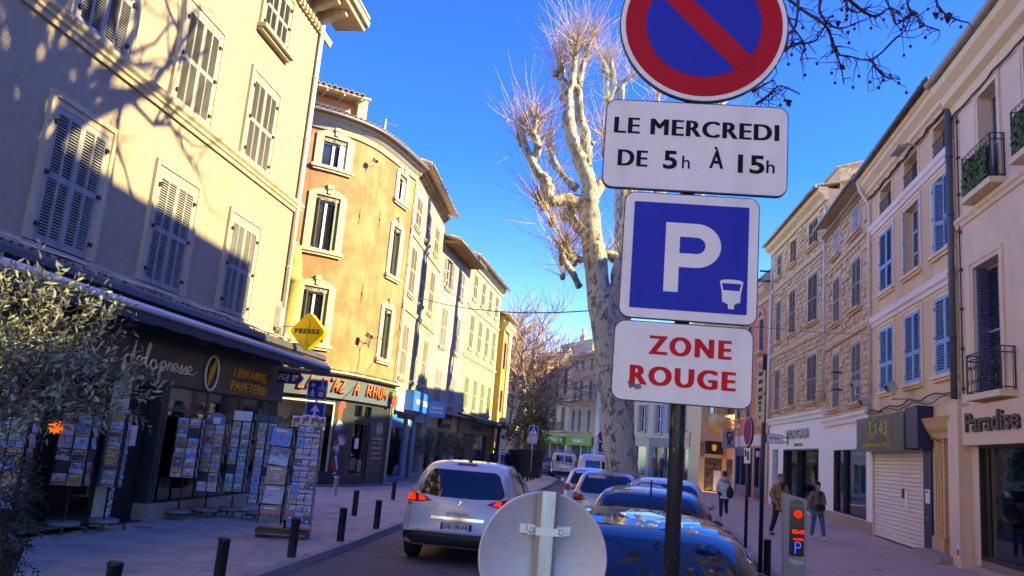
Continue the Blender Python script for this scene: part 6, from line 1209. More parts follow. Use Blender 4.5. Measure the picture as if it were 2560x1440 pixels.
mb.build('stems',TWIG,SHR_,True,kind='stuff')
# ================================================================ sign post with the four panels
def gp(px,py,z=0.):
    v=rt*((px-1280)/FPX)-up*((py-720)/FPX)+fw; return EYE+v*((z-EYE.z)/v.z)
def chipped():
    m=mk('post_paint',(.016,.019,.026),.38,var=.3,scale=12); t=m.node_tree; N=t.nodes; L=t.links.new; b=N['Principled BSDF']; src=b.inputs['Base Color'].links[0].from_socket
    tc=N.new('ShaderNodeTexCoord'); mp=N.new('ShaderNodeMapping'); mp.inputs['Scale'].default_value=(60,60,14); L(tc.outputs['Object'],mp.inputs[0]); n=N.new('ShaderNodeTexNoise'); n.inputs['Scale'].default_value=1; n.inputs['Detail'].default_value=5; n.inputs['Roughness'].default_value=.7; L(mp.outputs[0],n.inputs['Vector'])
    n2=N.new('ShaderNodeTexNoise'); n2.inputs['Scale'].default_value=4; L(tc.outputs['Object'],n2.inputs['Vector']); ad=N.new('ShaderNodeMath'); ad.operation='MULTIPLY_ADD'; L(n2.outputs['Fac'],ad.inputs[0]); ad.inputs[1].default_value=.35; L(n.outputs['Fac'],ad.inputs[2])
    mr=N.new('ShaderNodeMapRange'); mr.inputs[1].default_value=.80; mr.inputs[2].default_value=.86; L(ad.outputs[0],mr.inputs[0]); mx=N.new('ShaderNodeMix'); mx.data_type='RGBA'; L(mr.outputs[0],mx.inputs[0]); L(src,mx.inputs[6]); mx.inputs[7].default_value=(.30,.32,.36,1); L(mx.outputs[2],b.inputs['Base Color']); return m
POST=chipped()
def film(name,col,rough=.35):
    m=mk(name,col,rough,var=.06,scale=5,streak=.10,spec=.2); t=m.node_tree; N=t.nodes; L=t.links.new; b=N['Principled BSDF']; tc=N.new('ShaderNodeTexCoord'); mp=N.new('ShaderNodeMapping'); mp.inputs['Rotation'].default_value=(0,R(45),0); mp.inputs['Scale'].default_value=(230,1,230); L(tc.outputs['Object'],mp.inputs[0]); ck=N.new('ShaderNodeTexChecker'); ck.inputs['Scale'].default_value=1; L(mp.outputs[0],ck.inputs['Vector']); bp=N.new('ShaderNodeBump'); bp.inputs['Strength'].default_value=.12; bp.inputs['Distance'].default_value=.002; L(ck.outputs['Fac'],bp.inputs['Height']); L(bp.outputs[0],b.inputs['Normal']); return m
FW=film('film_white',(.72,.70,.69)); FB=film('film_blue',(.0,.020,.36),.55); FR=film('film_red',(.42,.004,.012),.55); EDGE=mk('sign_edge',(.05,.05,.052),.5,metal=.3); TXB=mk('text_black',(.006,.006,.007),.6,spec=.15); TXR=mk('text_red',(.58,.006,.008),.55,spec=.2); ALU=mk('sign_aluminium',(.5,.51,.53),.35,metal=.6,var=.1,scale=3)
SP=thing('sign_post','tall dark chipped post in the foreground carrying the four parking signs','sign post',(.875,4.05,0))
mb=MB(); mb.tube([(0,0,-.1),(0,0,4.72)],.038,20); mb.build('pole',POST,SP,True)
YAW=R(-4.5)
def panel(name,label,cx,cz,outline,y=3.965,back=ALU):
    t=thing(name,label,'sign',(cx,y,cz),YAW); mb=MB(); mb.prism(outline,0,.024); mb.build('backing',EDGE,t); return t
def layer(t,outl,k,mat,name): mb=MB(); mb.prism(outl,-.0016*k,-.0016*(k-1)-.0002) ; return mb.build(name,mat,t)
def scaled(o,s): return [(x*s,z*s) for x,z in o]
RS_=panel('no_parking_sign','large round no parking sign, red ring and slash on blue, cut by the top edge',.905,4.205,circ(0,0,.447,72))
def nopark(t,r,fw_=FW,fb=FB,fr=FR):
    layer(t,circ(0,0,r*.985,64),1,fw_,'white_rim'); layer(t,circ(0,0,r*.93,64),2,fr,'red_ring'); layer(t,circ(0,0,r*.685,64),3,fb,'blue_disc')
    wv=r*.125; L=math.sqrt((r*.69)**2-wv*wv); c=math.cos(R(45)); 
    pts=[(-L,-wv),(L,-wv),(L+.015*r,0),(L,wv),(-L,wv),(-L-.015*r,0)]; layer(t,[(x*c+z*c,-x*c+z*c) for x,z in pts],4,fr,'red_slash')
nopark(RS_,.447)
def clamp(t,zs):
    mb=MB()
    for z in zs: mb.box(-.16,.16,.0245,.045,z-.02,z+.02); mb.box(-.05,.05,.045,.135,z-.014,z+.014)
    mb.build('clamp',ALU,t)
clamp(RS_,(-.25,))
A1=panel('time_sign','white panel reading LE MERCREDI DE 5h À 15h in black','x' and .8875,3.505,rrect(-.4725,.4725,-.245,.245,.055,6)) if False else panel('time_sign','white panel reading LE MERCREDI DE 5h À 15h in black',.8875,3.505,rrect(-.4725,.4725,-.245,.245,.055,6))
layer(A1,rrect(-.467,.467,-.239,.239,.05,6),1,FW,'face'); clamp(A1,(.12,-.12))
[text('LE MERCREDI',.128,A1,(dx,-.0026-.0001*k,.095),TXB,.0008,.0,width=.84,space=1.12) for k,dx in enumerate((-.0055,-.002,.002,.0055))]
[text('DE',.128,A1,(-.322+dx,-.0026-.0001*k,-.085),TXB,.0008,.0,width=.145,space=1.12) for k,dx in enumerate((-.0055,-.002,.002,.0055))]; text('5',.135,A1,(-.125,-.0026,-.083),TXB,.0008,.026,width=.072); text('h',.10,A1,(-.045,-.0026,-.09),TXB,.0008,.006,width=.040); text('À',.128,A1,(.11,-.0026,-.07),TXB,.0008,.022,width=.072); text('15',.135,A1,(.275,-.0026,-.083),TXB,.0008,.026,width=.135); text('h',.10,A1,(.385,-.0026,-.09),TXB,.0008,.006,width=.042)
A2=panel('parking_sign','square blue parking sign with a large white P and a small meter symbol',.882,2.915,rrect(-.3425,.3425,-.33,.33,.055,6))
layer(A2,rrect(-.337,.337,-.325,.325,.05,6),1,FW,'face'); layer(A2,rrect(-.290,.290,-.278,.278,.006,2),2,FB,'blue_field'); clamp(A2,(.18,-.18))
mb=MB(); y0,y1=-.0052,-.0034; x0=-.125; sw=.072; h=.36; zb=-.185; r_o=.115; zc=zb+h-r_o; xr=x0+.155
mb.box(x0,x0+sw,y0,y1,zb,zb+h); mb.box(x0+sw,xr,y0,y1,zb+h-.072,zb+h); mb.box(x0+sw,xr,y0,y1,zc-r_o,zc-r_o+.072)
for k in range(16):
    a,b=R(-90+180*k/16),R(-90+180*(k+1)/16); P=lambda r,an:(xr+r*math.cos(an)*1.08,zc+r*math.sin(an)); q4=[P(.043,a),P(r_o,a),P(r_o,b),P(.043,b)]
    mb.quad(*[(p[0],y0,p[1]) for p in q4])
mb.build('lettering',FW,A2,kind='stuff')
mb=MB(); cx,cz=.212,-.175; mb.prism([(cx-.048,cz+.052),(cx+.048,cz+.052),(cx+.058,cz+.062),(cx+.04,cz+.070),(cx,cz+.073),(cx-.04,cz+.070),(cx-.058,cz+.062)],y0,y1); mb.prism([(cx-.058,cz+.062),(cx-.048,cz+.052),(cx-.04,cz+.016),(cx-.044,cz-.045),(cx-.046,cz+.0)],y0,y1); mb.prism([(cx+.044,cz-.045),(cx+.04,cz+.016),(cx+.048,cz+.052),(cx+.058,cz+.062),(cx+.046,cz)],y0,y1); mb.prism([(cx-.044,cz-.045),(cx+.044,cz-.045),(cx+.041,cz+.016),(cx-.041,cz+.016)],y0,y1); mb.box(cx-.028,cx+.028,y0,y1,cz-.052,cz-.045); mb.box(cx-.015,cx+.015,y0,y1,cz-.078,cz-.052); mb.build('meter_symbol',FW,A2,kind='stuff')
A3=panel('zone_sign','white panel reading ZONE ROUGE in red with a torn grey sticker',.8675,2.372,rrect(-.3425,.3425,-.20,.20,.055,6)); layer(A3,rrect(-.337,.337,-.195,.195,.05,6),1,FW,'face'); clamp(A3,(.1,-.1))
[(text('ZONE',.132,A3,(.035+dx,-.0026-.0001*k,.078),TXR,.0008,.012,width=.395,space=1.25),text('ROUGE',.132,A3,(dx,-.0026-.0001*k,-.075),TXR,.0008,.012,width=.505,space=1.2)) for k,dx in enumerate((-.006,0,.006))]
mb=MB(); mb.prism([(-.265,-.105),(-.24,-.1),(-.22,-.118),(-.2,-.112),(-.192,-.135),(-.215,-.145),(-.235,-.132),(-.25,-.142)],-.003,-.0018); mb.build('sticker',mk('torn_sticker',(.16,.165,.17),.8,var=.5,scale=40),A3)
# galvanised post with the back of a small round sign
P0=PX(1357,1395,3.9); GS=thing('rear_sign','grey back of a small round sign on a galvanised post, lower foreground','sign',(P0.x,3.9,P0.z),R(3))
mb=MB(); mb.lathe([(0,-.004),(.285,-.004),(.292,-.012),(.298,-.010),(.300,.004),(.296,.012),(0,.012)],n=64,axis='y'); mb.build('disc',mk('sign_back_grey',(.52,.53,.55),.45,metal=.15,var=.06,scale=5,col2=(.42,.43,.46),c2amt=.25,c2scale=30),GS,True)
mb=MB()
for z in(.12,-.12)[:1]: mb.box(-.118,.118,-.022,-.005,z-.012,z-.003); mb.box(-.118,.118,-.022,-.005,z+.018,z+.028); mb.box(-.118,.118,-.010,-.005,z-.012,z+.028)
mb.build('rail',ALU,GS); zt=PX(1357,1226,3.9).z-P0.z
mb=MB(); prof=[(-.048,-.035),(-.048,-.062),(-.030,-.082),(.030,-.082),(.048,-.062),(.048,-.035)]
n_=len(prof)
for (xa,ya),(xb,yb) in zip(prof,prof[1:]): mb.quad((xa,ya,-P0.z-.1),(xb,yb,-P0.z-.1),(xb,yb,zt),(xa,ya,zt))
mb.quad(*[(x,y,zt) for x,y in prof]); mb.quad((-.048,-.035,-P0.z),(-.048,-.035,zt),(.048,-.035,zt),(.048,-.035,-P0.z)); mb.build('post',GALV,GS)
mb=MB(); mb.box(-.085,-.049,-.05,-.022,.105,.145); mb.box(.049,.085,-.05,-.022,.105,.145); mb.box(-.052,.052,-.092,-.0825,.108,.142); mb.build('clamp',ALU,GS)
for x in(-.068,.068):
    mb=MB(); mb.lathe([(0,-.062),(.010,-.062),(.011,-.052),(.016,-.0505)],(x,0,.125),8,axis='y'); mb.build('bolt',GALV,GS)
mb=MB(); mb.box(-.115,-.075,-.0058,-.0045,-.145,-.125); mb.box(-.115,-.058,-.0058,-.0045,-.172,-.152); mb.box(.058,.115,-.0058,-.0045,-.172,-.152); mb.build('maker_plate',TXB,GS,kind='stuff'); text('CE',.05,GS,(-.075,-.0055,-.105),TXB,.0006,0); text('NF',.034,GS,(.082,-.0055,-.11),TXB,.0006,.01)
for k in range(9): 
    pass
# ================================================================ bollards
mb=MB(); mb.lathe([(.068,-.1),(.068,.54),(.073,.545),(.073,.57),(.064,.585),(0,.59)],n=16); BM=mb.mesh('bollard',BLACK,True)
BG='black steel bollards along the kerb'
def bollard(p,label,me=BM,group=BG,h=1): o=link('bollard',me,None,(p[0],p[1],0)); o.scale=(1,1,h); return tag(o,label,'bollard',group)
BL=[(gp(290,1405,.58),'black bollard cut by the bottom edge beneath the olive branches'),(gp(562,1345,.58),'black bollard with base below the frame, on the paver strip left of the card stand'),(gp(728,1393),'black bollard just in front of the tall postcard stand'),(gp(850,1353),'black bollard close to the kerb right of the card stand'),(gp(940,1322),'black bollard beside the left rear of the white car'),(gp(885,1289),'black bollard farther from the kerb, before the rum shop door'),(gp(982,1249),'black bollard before the blue travel agency')]
for p,l in BL: bollard(p,l)
for k,(x,y) in enumerate(((1.16,45.04),(1.43,47.05),(1.73,49.25),(1.98,50.9),(2.24,52.67),(2.56,55.31),(2.85,57.34),(3.12,59.45))): bollard((x+.12,y),'black bollard on the island kerb, '+['nearest of the row','second of the row','third of the row','fourth of the row','fifth, before the planter','sixth, right of the planter','seventh, near the kerb nose','last one at the kerb nose'][k],group='bollards on the island kerb by the planters')
gb=BM.copy(); gb.materials.clear(); gb.materials.append(GALV); bollard((-4.9,25.7),'grey metal bollard before the rum shop pillar',gb,None)
bollard((5.16,15.65),'black bollard on the right pavement behind the thin pole',h=1.05)
# ================================================================ other signs
def sq_blue(t,s,z,mat=FB): layer(t,rrect(-s,s,z-s,z+s,s*.1,3),1,FW,'face'); layer(t,rrect(-s*.92,s*.92,z-s*.92,z+s*.92,s*.06,2),2,mat,'blue_field')
TP=thing('sign_post','grey post with two blue street signs behind the card stand','sign post',(-5.0,22.08,0)); mb=MB(); mb.tube([(0,0,0),(0,0,3.2)],.03,8); mb.build('pole',GALV,TP,True)
Ta=thing('zone_sign','blue pictogram sign with pedestrian, bicycle, car and a red ringed 20','sign',(PX(793,975,22).x,22,PX(793,975,22).z),R(-6)); s=.262
mb=MB(); mb.prism(rrect(-s-.01,s+.01,-s-.02,s+.02,.03),0,.02); mb.build('backing',EDGE,Ta); sq_blue(Ta,s,0)
mb=MB(); Y0,Y1=-.0055,-.0036
for poly in([(-.17,.09),(-.17,.13),(-.155,.17),(-.09,.17),(-.075,.13),(-.075,.09)],[(-.165,.075),(-.15,.075),(-.15,.09),(-.165,.09)],[(-.095,.075),(-.08,.075),(-.08,.09),(-.095,.09)],circ(-.12,-.0,.022,10),[(-.14,-.02),(-.10,-.02),(-.095,-.1),(-.06,-.19),(-.085,-.19),(-.12,-.11),(-.165,-.19),(-.19,-.18),(-.14,-.09)],[(-.1,-.03),(-.05,-.08),(-.06,-.09),(-.105,-.05)],[(-.14,-.03),(-.185,-.09),(-.175,-.095),(-.135,-.05)],circ(.135,.19,.02,8),[(.115,.17),(.15,.17),(.145,.09),(.125,.09)]): mb.prism(poly,Y0,Y1)
for cx in(.08,.18): mb.tube([(cx+.04*math.cos(R(t)),-.005,.05+.04*math.sin(R(t))) for t in range(0,361,36)],.006,4,False)
mb.tube([(.08,-.005,.05),(.13,-.005,.10),(.18,-.005,.05)],.006,4); mb.build('pictograms',FW,Ta,kind='stuff')
layer(Ta,[(x+.12,z-.11) for x,z in circ(0,0,.09,24)],4,FR,'speed_ring'); layer(Ta,[(x+.12,z-.11) for x,z in circ(0,0,.065,24)],5,FW,'speed_disc'); text('20',.085,Ta,(.12,-.0092,-.11),TXB,.0006,.02)
Tb=thing('one_way_sign','blue square sign with a white upward arrow','sign',(PX(787,1030,22).x,22,PX(787,1030,22).z),R(-6)); mb=MB(); mb.prism(rrect(-s-.01,s+.01,-s-.01,s+.01,.03),0,.02); mb.build('backing',EDGE,Tb); sq_blue(Tb,s,0)
mb=MB(); mb.prism([(-.035,-.2),(.035,-.2),(.035,.02),(.13,.02),(0,.2),(-.13,.02),(-.035,.02)],Y0,Y1); mb.build('arrow',FW,Tb)
cs=PX(1334,1077,53.5); CP=thing('sign_post','thin grey post of the blue pedestrian crossing sign','sign post',(cs.x,53.56,0)); mb=MB(); mb.tube([(0,0,0),(0,0,cs.z+.4)],.04,8); mb.build('pole',GALV,CP,True)
Cs=thing('crossing_sign','blue square pedestrian crossing sign with a white triangle','sign',cs,0); s=.31; mb=MB(); mb.prism(rrect(-s-.02,s+.02,-s-.02,s+.02,.04),0,.02); mb.build('backing',EDGE,Cs); sq_blue(Cs,s,0)
mb=MB(); mb.prism([(-.25,-.22),(.25,-.22),(0,.24)],Y0,Y1); mb.build('white_triangle',FW,Cs); mb=MB()
for poly in(circ(0,.09,.03,10),[(-.03,.06),(.03,.06),(.03,-.04),(.08,-.18),(.05,-.18),(0,-.07),(-.06,-.18),(-.09,-.17),(-.03,-.03)],[(.03,.05),(.09,-.03),(.08,-.04),(.03,.02)],[(-.03,.05),(-.09,-.02),(-.08,-.035),(-.03,.02)]): mb.prism(poly,-.0075,-.0056)
mb.build('walker_symbol',TXB,Cs,kind='stuff')
Cb=thing('rear_sign','pale grey back of a small panel under the crossing sign','sign',PX(1331,1099,53.4)); mb=MB(); mb.prism(rrect(-.33,.33,-.25,.25,.05),0,.02); mb.build('panel',mk('panel_back',(.42,.44,.47),.5),Cb); mb=MB(); mb.box(-.3,.3,-.03,-.002,.05,.1); mb.box(.1,.18,-.04,-.002,-.25,.25); mb.build('rail',ALU,Cb)
# distant parking cluster beside the trunk
fy=47; fp=PX(1509,1090,fy); FP_=thing('sign_post','distant post with parking signs left of the plane trunk','sign post',(fp.x,fy+.06,0)); mb=MB(); mb.tube([(0,0,0),(0,0,fp.z+.3)],.04,8); mb.build('pole',BLACK,FP_,True)
Fa=thing('no_parking_sign','distant round no parking sign left of the plane trunk','sign',fp); mb=MB(); mb.prism(circ(0,0,.33,32),0,.02); mb.build('backing',EDGE,Fa); nopark(Fa,.33)
Fb=thing('time_sign','distant white panel with small black writing under the round sign by the trunk','sign',PX(1508,1104,fy)); mb=MB(); mb.prism(rrect(-.36,.36,-.17,.17,.04),0,.02); mb.build('face',FW,Fb); text('LE MERCREDI',.12,Fb,(0,-.003,.06),TXB,.001,.01,width=.6); text('DE 5h À 15h',.12,Fb,(0,-.003,-.07),TXB,.001,.01,width=.55)
Fc=thing('parking_sign','distant blue square sign with a white P left of the trunk','sign',PX(1508,1118,fy)); mb=MB(); mb.prism(rrect(-.28,.28,-.28,.28,.04),0,.02); mb.build('backing',FW,Fc); sq_blue(Fc,.27,0); text('P',.42,Fc,(0,-.0045,0),WHITE,.001,.03)
Fd=thing('zone_sign','distant white panel with red writing below the blue P by the trunk','sign',PX(1507,1131,fy)); mb=MB(); mb.prism(rrect(-.29,.29,-.18,.18,.04),0,.02); mb.build('face',FW,Fd); text('ZONE',.14,Fd,(0,-.003,.07),TXR,.001,.01); text('ROUGE',.14,Fd,(0,-.003,-.08),TXR,.001,.01)
d2=PX(1503,1155,41); D2=thing('rear_sign','distant grey back of a round sign on a post beside the white van','sign',d2); mb=MB(); mb.prism(circ(0,0,.30,32),0,.02); mb.build('disc',MC['panel_back'],D2); mb=MB(); mb.box(-.05,.05,-.06,-.002,-d2.z,.33); mb.build('post',GALV,D2); mb=MB(); mb.box(-.14,.14,-.05,-.0025,.08,.14); mb.box(-.14,.14,-.05,-.0025,-.14,-.08); mb.build('clamp',IRON,D2)
# thin poles on the right
p1=gp(1863,1390); zt=PX(1857,1043,p1.y).z; q1=thing('sign_post','thin black pole with a round sign seen almost edge on','sign post',(p1.x,p1.y,0)); mb=MB(); mb.tube([(0,0,0),(0,0,zt)],.035,10); mb.build('pole',BLACK,q1,True)
zc=PX(1857,1078,p1.y).z; r1=thing('no_parking_sign','round no parking sign seen nearly edge on, on the thin black pole','sign',(p1.x-.05,p1.y-.1,zc),R(-91)); mb=MB(); mb.prism(circ(0,0,.325,40),0,.05); mb.build('backing',EDGE,r1); nopark(r1,.325)
r2=thing('small_sign','small white panel seen edge on below the round sign of the thin pole','sign',(p1.x-.05,p1.y-.1,PX(1853,1138,p1.y).z),R(-86)); mb=MB(); mb.prism(rrect(-.17,.17,-.17,.17,.02),0,.02); mb.m=1; mb.box(.02,.12,-.004,-.001,-.1,.1); mb.box(-.12,-.03,-.004,-.001,-.02,.12); mb.build('face',[FW,TXB],r2)
p2=gp(1900,1441); zt=PX(1898,885,p2.y).z; q2=thing('sign_post','slender black pole in front of the boutique carrying two grey sign backs','sign post',(p2.x,p2.y,0)); mb=MB(); mb.tube([(0,0,0),(0,0,zt)],.040,12); mb.lathe([(.044,zt-.05),(.044,zt),(0,zt+.01)],n=12); mb.build('pole',BLACK,q2,True)
for a,b,nm,lb in((925,983,'upper_panel','upper white panel turned edge on upon the slender black pole'),(985,1056,'lower_panel','lower white panel with a black symbol edge on upon the slender pole')):
    za,zb=PX(1890,a,p2.y).z,PX(1890,b,p2.y).z; t=thing('side_sign',lb,'sign',(p2.x-.04,p2.y-.03,(za+zb)/2),R(-93)); h=(za-zb)/2; mb=MB(); mb.prism(rrect(-.42,.12,-h,h,.05),0,.02); mb.build('face',mk('film_dull',(.42,.41,.37),.5),t)
    mb=MB()
    if b<1000:
        for k in range(4): mb.box(-.3,.0,-.004,-.001,h*.6-k*.15,h*.6-k*.15+.07)
    else: mb.prism([(-.3,h*.35),(-.05,h*.35),(-.08,h*.55),(-.27,h*.55)],-.004,-.001); mb.box(-.2,-.12,-.004,-.001,-h*.1,h*.3); mb.box(-.3,-.02,-.004,-.001,-h*.15,-h*.08); mb.box(-.2,-.1,-.004,-.001,-h*.7,-h*.5)
    mb.build('symbols',TXB,t,kind='stuff')
# ---- parking display column
dm=gp(1983,1478); DM=thing('parking_display','grey parking display column with a lit red cross and blue P','display',(dm.x,dm.y,0),R(-12)); G=mk('column_grey',(.30,.305,.30),.5,var=.05)
H_=1.54; mb=MB()
outl=[(-.175,0),(.175,0),(.185,H_-.06),(-.185,H_+.0)]
mb.prism([(-.14,-.2),(.2,-.2),(.2,H_-.08),(-.185,H_)],.02,.2)
lo=[(-.15,-.2),(.19,-.2),(.19,H_-.085),(-.175,H_-.01)]
mb.prism(lo,-.0,.02); mb.build('housing',G,DM)
mb=MB(); mb.box(-.075,.155,-.012,-.0005,.55,1.34); mb.build('screen',mk('screen_black',(.006,.006,.007),.15),DM)
LR=emat('led_red',(1,.004,.003),.75); LB=emat('led_blue',(.0,.03,1),.9)
mb=MB()
for k in range(60):
    a=k*2.4; r=.058*math.sqrt(k/60); x,z=.06+r*math.cos(a),1.215+r*math.sin(a)
    if abs(abs(math.cos(2*a))-0)>.15 or k<20: mb.box(x-.0055,x+.0055,-.0155,-.0125,z-.0055,z+.0055)
mb.build('red_lights',LR,DM,kind='stuff'); text('05:47',.085,DM,(.065,-.0145,.93),LR,.0008,-.004,width=.19); text('MINUTES',.04,DM,(.065,-.0145,.815),LR,.0008,0,width=.15)
mb=MB()
for x,z in [(0,k*.021) for k in range(9)]+[(k*.02,.168) for k in range(1,4)]+[(k*.02,.084) for k in range(1,4)]+[(.077,.15),(.086,.126),(.077,.102)]: mb.box(.02+x-.007,.02+x+.007,-.0155,-.0125,.60+z-.007,.60+z+.007)
mb.build('blue_lights',LB,DM,kind='stuff'); mb=MB(); mb.prism([(-.09,.50),(.16,.47),(.15,.44),(.05,.40),(-.05,.44)],-.015,-.0005); mb.build('lower_trim',mk('trim_light_grey',(.5,.5,.5),.4),DM); mb=MB(); mb.prism([(-.08,1.36),(.15,1.36),(.13,1.42),(.05,1.45),(-.04,1.43)],-.012,-.0005); mb.build('upper_trim',mk('trim_dark_grey',(.12,.12,.12),.5),DM)
# ---- lamp post with box sign far left
lp=PX(1242,1138,58); LPt=thing('totem_post','black post with a small dark box sign above the two men in black','sign post',(lp.x,58,0)); zt=PX(1242,1066,58).z; mb=MB(); mb.tube([(0,0,0),(0,0,zt)],.10,8); mb.build('pole',BLACK,LPt,True); mb=MB(); mb.box(-.40,.45,-.14,.14,zt-.1,zt+.32); mb.build('panel',mk('totem_dark',(.03,.02,.022),.5),LPt); text('TABAC',.14,LPt,(0,-.145,zt+.12),WHITE,.002,0,width=.5)
# ================================================================ postcard stands
CD=[('blue seaside',(.03,.13,.5),(.12,.3,.6)),('red poppy',(.5,.03,.03),(.5,.18,.1)),('white floral',(.55,.53,.54),(.35,.3,.4)),('orange village',(.55,.2,.04),(.45,.3,.2)),('lavender field',(.22,.13,.42),(.36,.28,.5)),('green garden',(.12,.25,.1),(.4,.42,.25)),('grey harbour',(.25,.27,.3),(.1,.11,.14)),('pale birthday',(.35,.42,.55),(.5,.3,.38)),('dark night',(.03,.035,.06),(.2,.1,.1)),('sky blue boat',(.2,.4,.62),(.6,.6,.62)),('pink cartoon',(.6,.3,.33),(.6,.55,.5)),('yellow sunflower',(.6,.42,.04),(.45,.2,.03))]
CM=[mk('card_'+n.replace(' ','_'),a,.35,var=.3,scale=16,col2=b,c2amt=.5,c2scale=11) for n,a,b in CD]
CW=mk('card_white',(.66,.67,.69),.45,var=.03); CMESH={}
def card(loc,rz,w,h,d,label,parent_group):
    key=(round(w,3),round(h,3),d)
    if key not in CMESH:
        q=random.Random(d*7+int(w*1000)); mb=MB(); mb.box(-w/2,w/2,-.004,0,0,h); mb.m=1; b=.005; mb.box(-w/2+b,w/2-b,-.006,-.0042,b,h-b); iw,ih=w/2-b,h-2*b
        t=q.random()
        if t<.7: mb.m=2; mb.box(-iw,iw,-.0075,-.0062,b,b+ih*q.uniform(.25,.5))
        mb.m=3; cx,cz=q.uniform(-.3,.3)*iw,b+ih*q.uniform(.35,.65); rr_=min(iw,ih/2)*q.uniform(.35,.6)
        mb.prism([(cx+rr_*math.cos(2*math.pi*k/7)*q.uniform(.6,1.1),cz+rr_*math.sin(2*math.pi*k/7)*q.uniform(.6,1.1)) for k in range(7)],-.009,-.0077)
        if q.random()<.5: mb.m=0; mb.box(-iw*.7,iw*.5,-.0105,-.0092,b+ih*.8,b+ih*.9)
        CMESH[key]=mb.mesh('postcard',[CW,CM[d],CM[(d*5+3)%12],CM[(d*7+1)%12]])
    o=link('postcard',CMESH[key],None,loc,(R(-9),R(rnd.gauss(0,2.2)),rz)); tag(o,label,'postcard',parent_group); return o
ORD=['top','second','third','fourth','fifth','sixth','seventh','eighth','ninth','tenth']; NC=[0]
def tower(rack,ox,oy,rz0,side,rows,z0,rh,cw,nfront,nside,nm,seed,ntag,pole_to=None,digits=None):
    """square wire column of card pockets: front face nfront columns, right face nside columns"""
    rr=random.Random(seed); hw=side/2; H=rows*rh; wm=MB()
    for x in(-hw,hw):
        for y in(-hw,hw): wm.tube([(ox+x,oy+y,z0-.02),(ox+x,oy+y,z0+H+.02)],.006,4)
    for k in range(rows+1):
        z=z0+k*rh; wm.tube([(ox-hw,oy-hw-.03,z),(ox+hw,oy-hw-.03,z),(ox+hw+.03,oy-hw,z),(ox+hw+.03,oy+hw,z)],.004,3)
        if k<rows: wm.tube([(ox-hw,oy-hw-.05,z+rh*.45),(ox+hw,oy-hw-.05,z+rh*.45)],.003,3)
    for c in range(nfront+1): x=ox-hw+side*c/nfront; wm.tube([(x,oy-hw-.032,z0),(x,oy-hw-.032,z0+H)],.004,3)
    wm.build('wire_frame',IRON,rack,kind='stuff'); M=rack.matrix_basis
    core=MB(); core.box(ox-hw+.02,ox+hw-.02,oy-hw+.03,oy+hw-.02,z0,z0+H); core.build('core',mk('rack_core',(.05,.052,.06),.7),rack)
    for face,n in(('front',nfront),('right',nside)):
        for c in range(n):
            for k in range(rows):
                u=-hw+side*(c+.5)/n; z=z0+k*rh+.006; w_=min(cw,side/n*.96); h_=rh*rr.uniform(.9,.98)
                if face=='front': p=M@Vector((ox+u,oy-hw-.018,z)); rz=rack.rotation_euler.z
                else: p=M@Vector((ox+hw+.018,oy+u,z)); rz=rack.rotation_euler.z+R(90)
                if rr.random()<.05 and rows>5 and not (digits and face=='front'): continue
                d=rr.randrange(len(CD)); row=ORD[rows-1-k]; colw='' if n==1 else (' left' if c==0 else ' right' if c==n-1 else ' middle')
                if digits and face=='front' and c==digits[0]:
                    o=card(p,rz,w_,h_,7,'birthday card printed with %s, %s row, middle of the stand by the kerb'%(('eight','nine','ten','eleven','twelve','thirteen','fourteen','fifteen','sixteen')[rows-1-k],row),None); me=text(str(8+rows-1-k),h_*.62,o,(0,-.008,h_*.5),(MC['film_red'] if (rows-1-k)%3==0 else FB if (rows-1-k)%3==1 else TXB),.0006,.02,shear=.2)
                else: card(p,rz,w_,h_,d,'%s card, %s row%s, %s of the %s'%(CD[d][0],row,colw,'side' if face=='right' else 'front',nm),None)
def wheeled(rack,kind,ox=0,oy=0,pole=1.0):
    mb=MB()
    if kind=='board':
        mb.box(ox-.46,ox+.46,oy-.3,oy+.3,.09,.15); mb.build('base_board',BLACK,rack)
        pts=[(-.42,-.25),(.42,-.25),(.42,.25),(-.42,.25)]
    else:
        mb.lathe([(0,.12),(.23,.12),(.24,.13),(.24,.17),(.22,.18),(0,.18)],(ox,oy,0),24); mb.build('weight_disc',mk('weight_grey',(.20,.205,.21),.7,var=.1),rack); pts=[(.33*math.cos(a),.33*math.sin(a)) for a in(.3,1.9,3.5,5.0)]
        mb=MB(); 
        for x,y in pts: mb.obox((ox+x/2,oy+y/2,.10),.34,.045,.03,Matrix.Rotation(math.atan2(y,x),3,'Z'))
        mb.build('base_cross',BLACK,rack)
    for x,y in pts:
        c=MB(); c.lathe([(0,-.014),(.03,-.014),(.034,0),(.03,.014),(0,.014)],(ox+x,oy+y,.036),10,axis='y'); c.box(ox+x-.02,ox+x+.02,oy+y-.02,oy+y-.015,.03,.1); c.build('caster',BLACK,rack)
    mb=MB(); mb.tube([(ox,oy,.15),(ox,oy,pole)],.02,6); mb.build('pole',BLACK,rack)
RA=thing('card_stand','tall twin card stand on a black wheeled board by the kerb','card stand',(-3.68,15.0,0),R(8)); wheeled(RA,'board',pole=.3)
tower(RA,-.24,0,0,.40,5,.24,.335,.33,1,1,'big calendars on the kerb stand',1,'A'); tower(RA,.24,.03,0,.40,9,.20,.197,.13,3,2,'stand by the kerb',2,'B',digits=(1,[8,9,10,11,12,13,14,15,16][::1]))
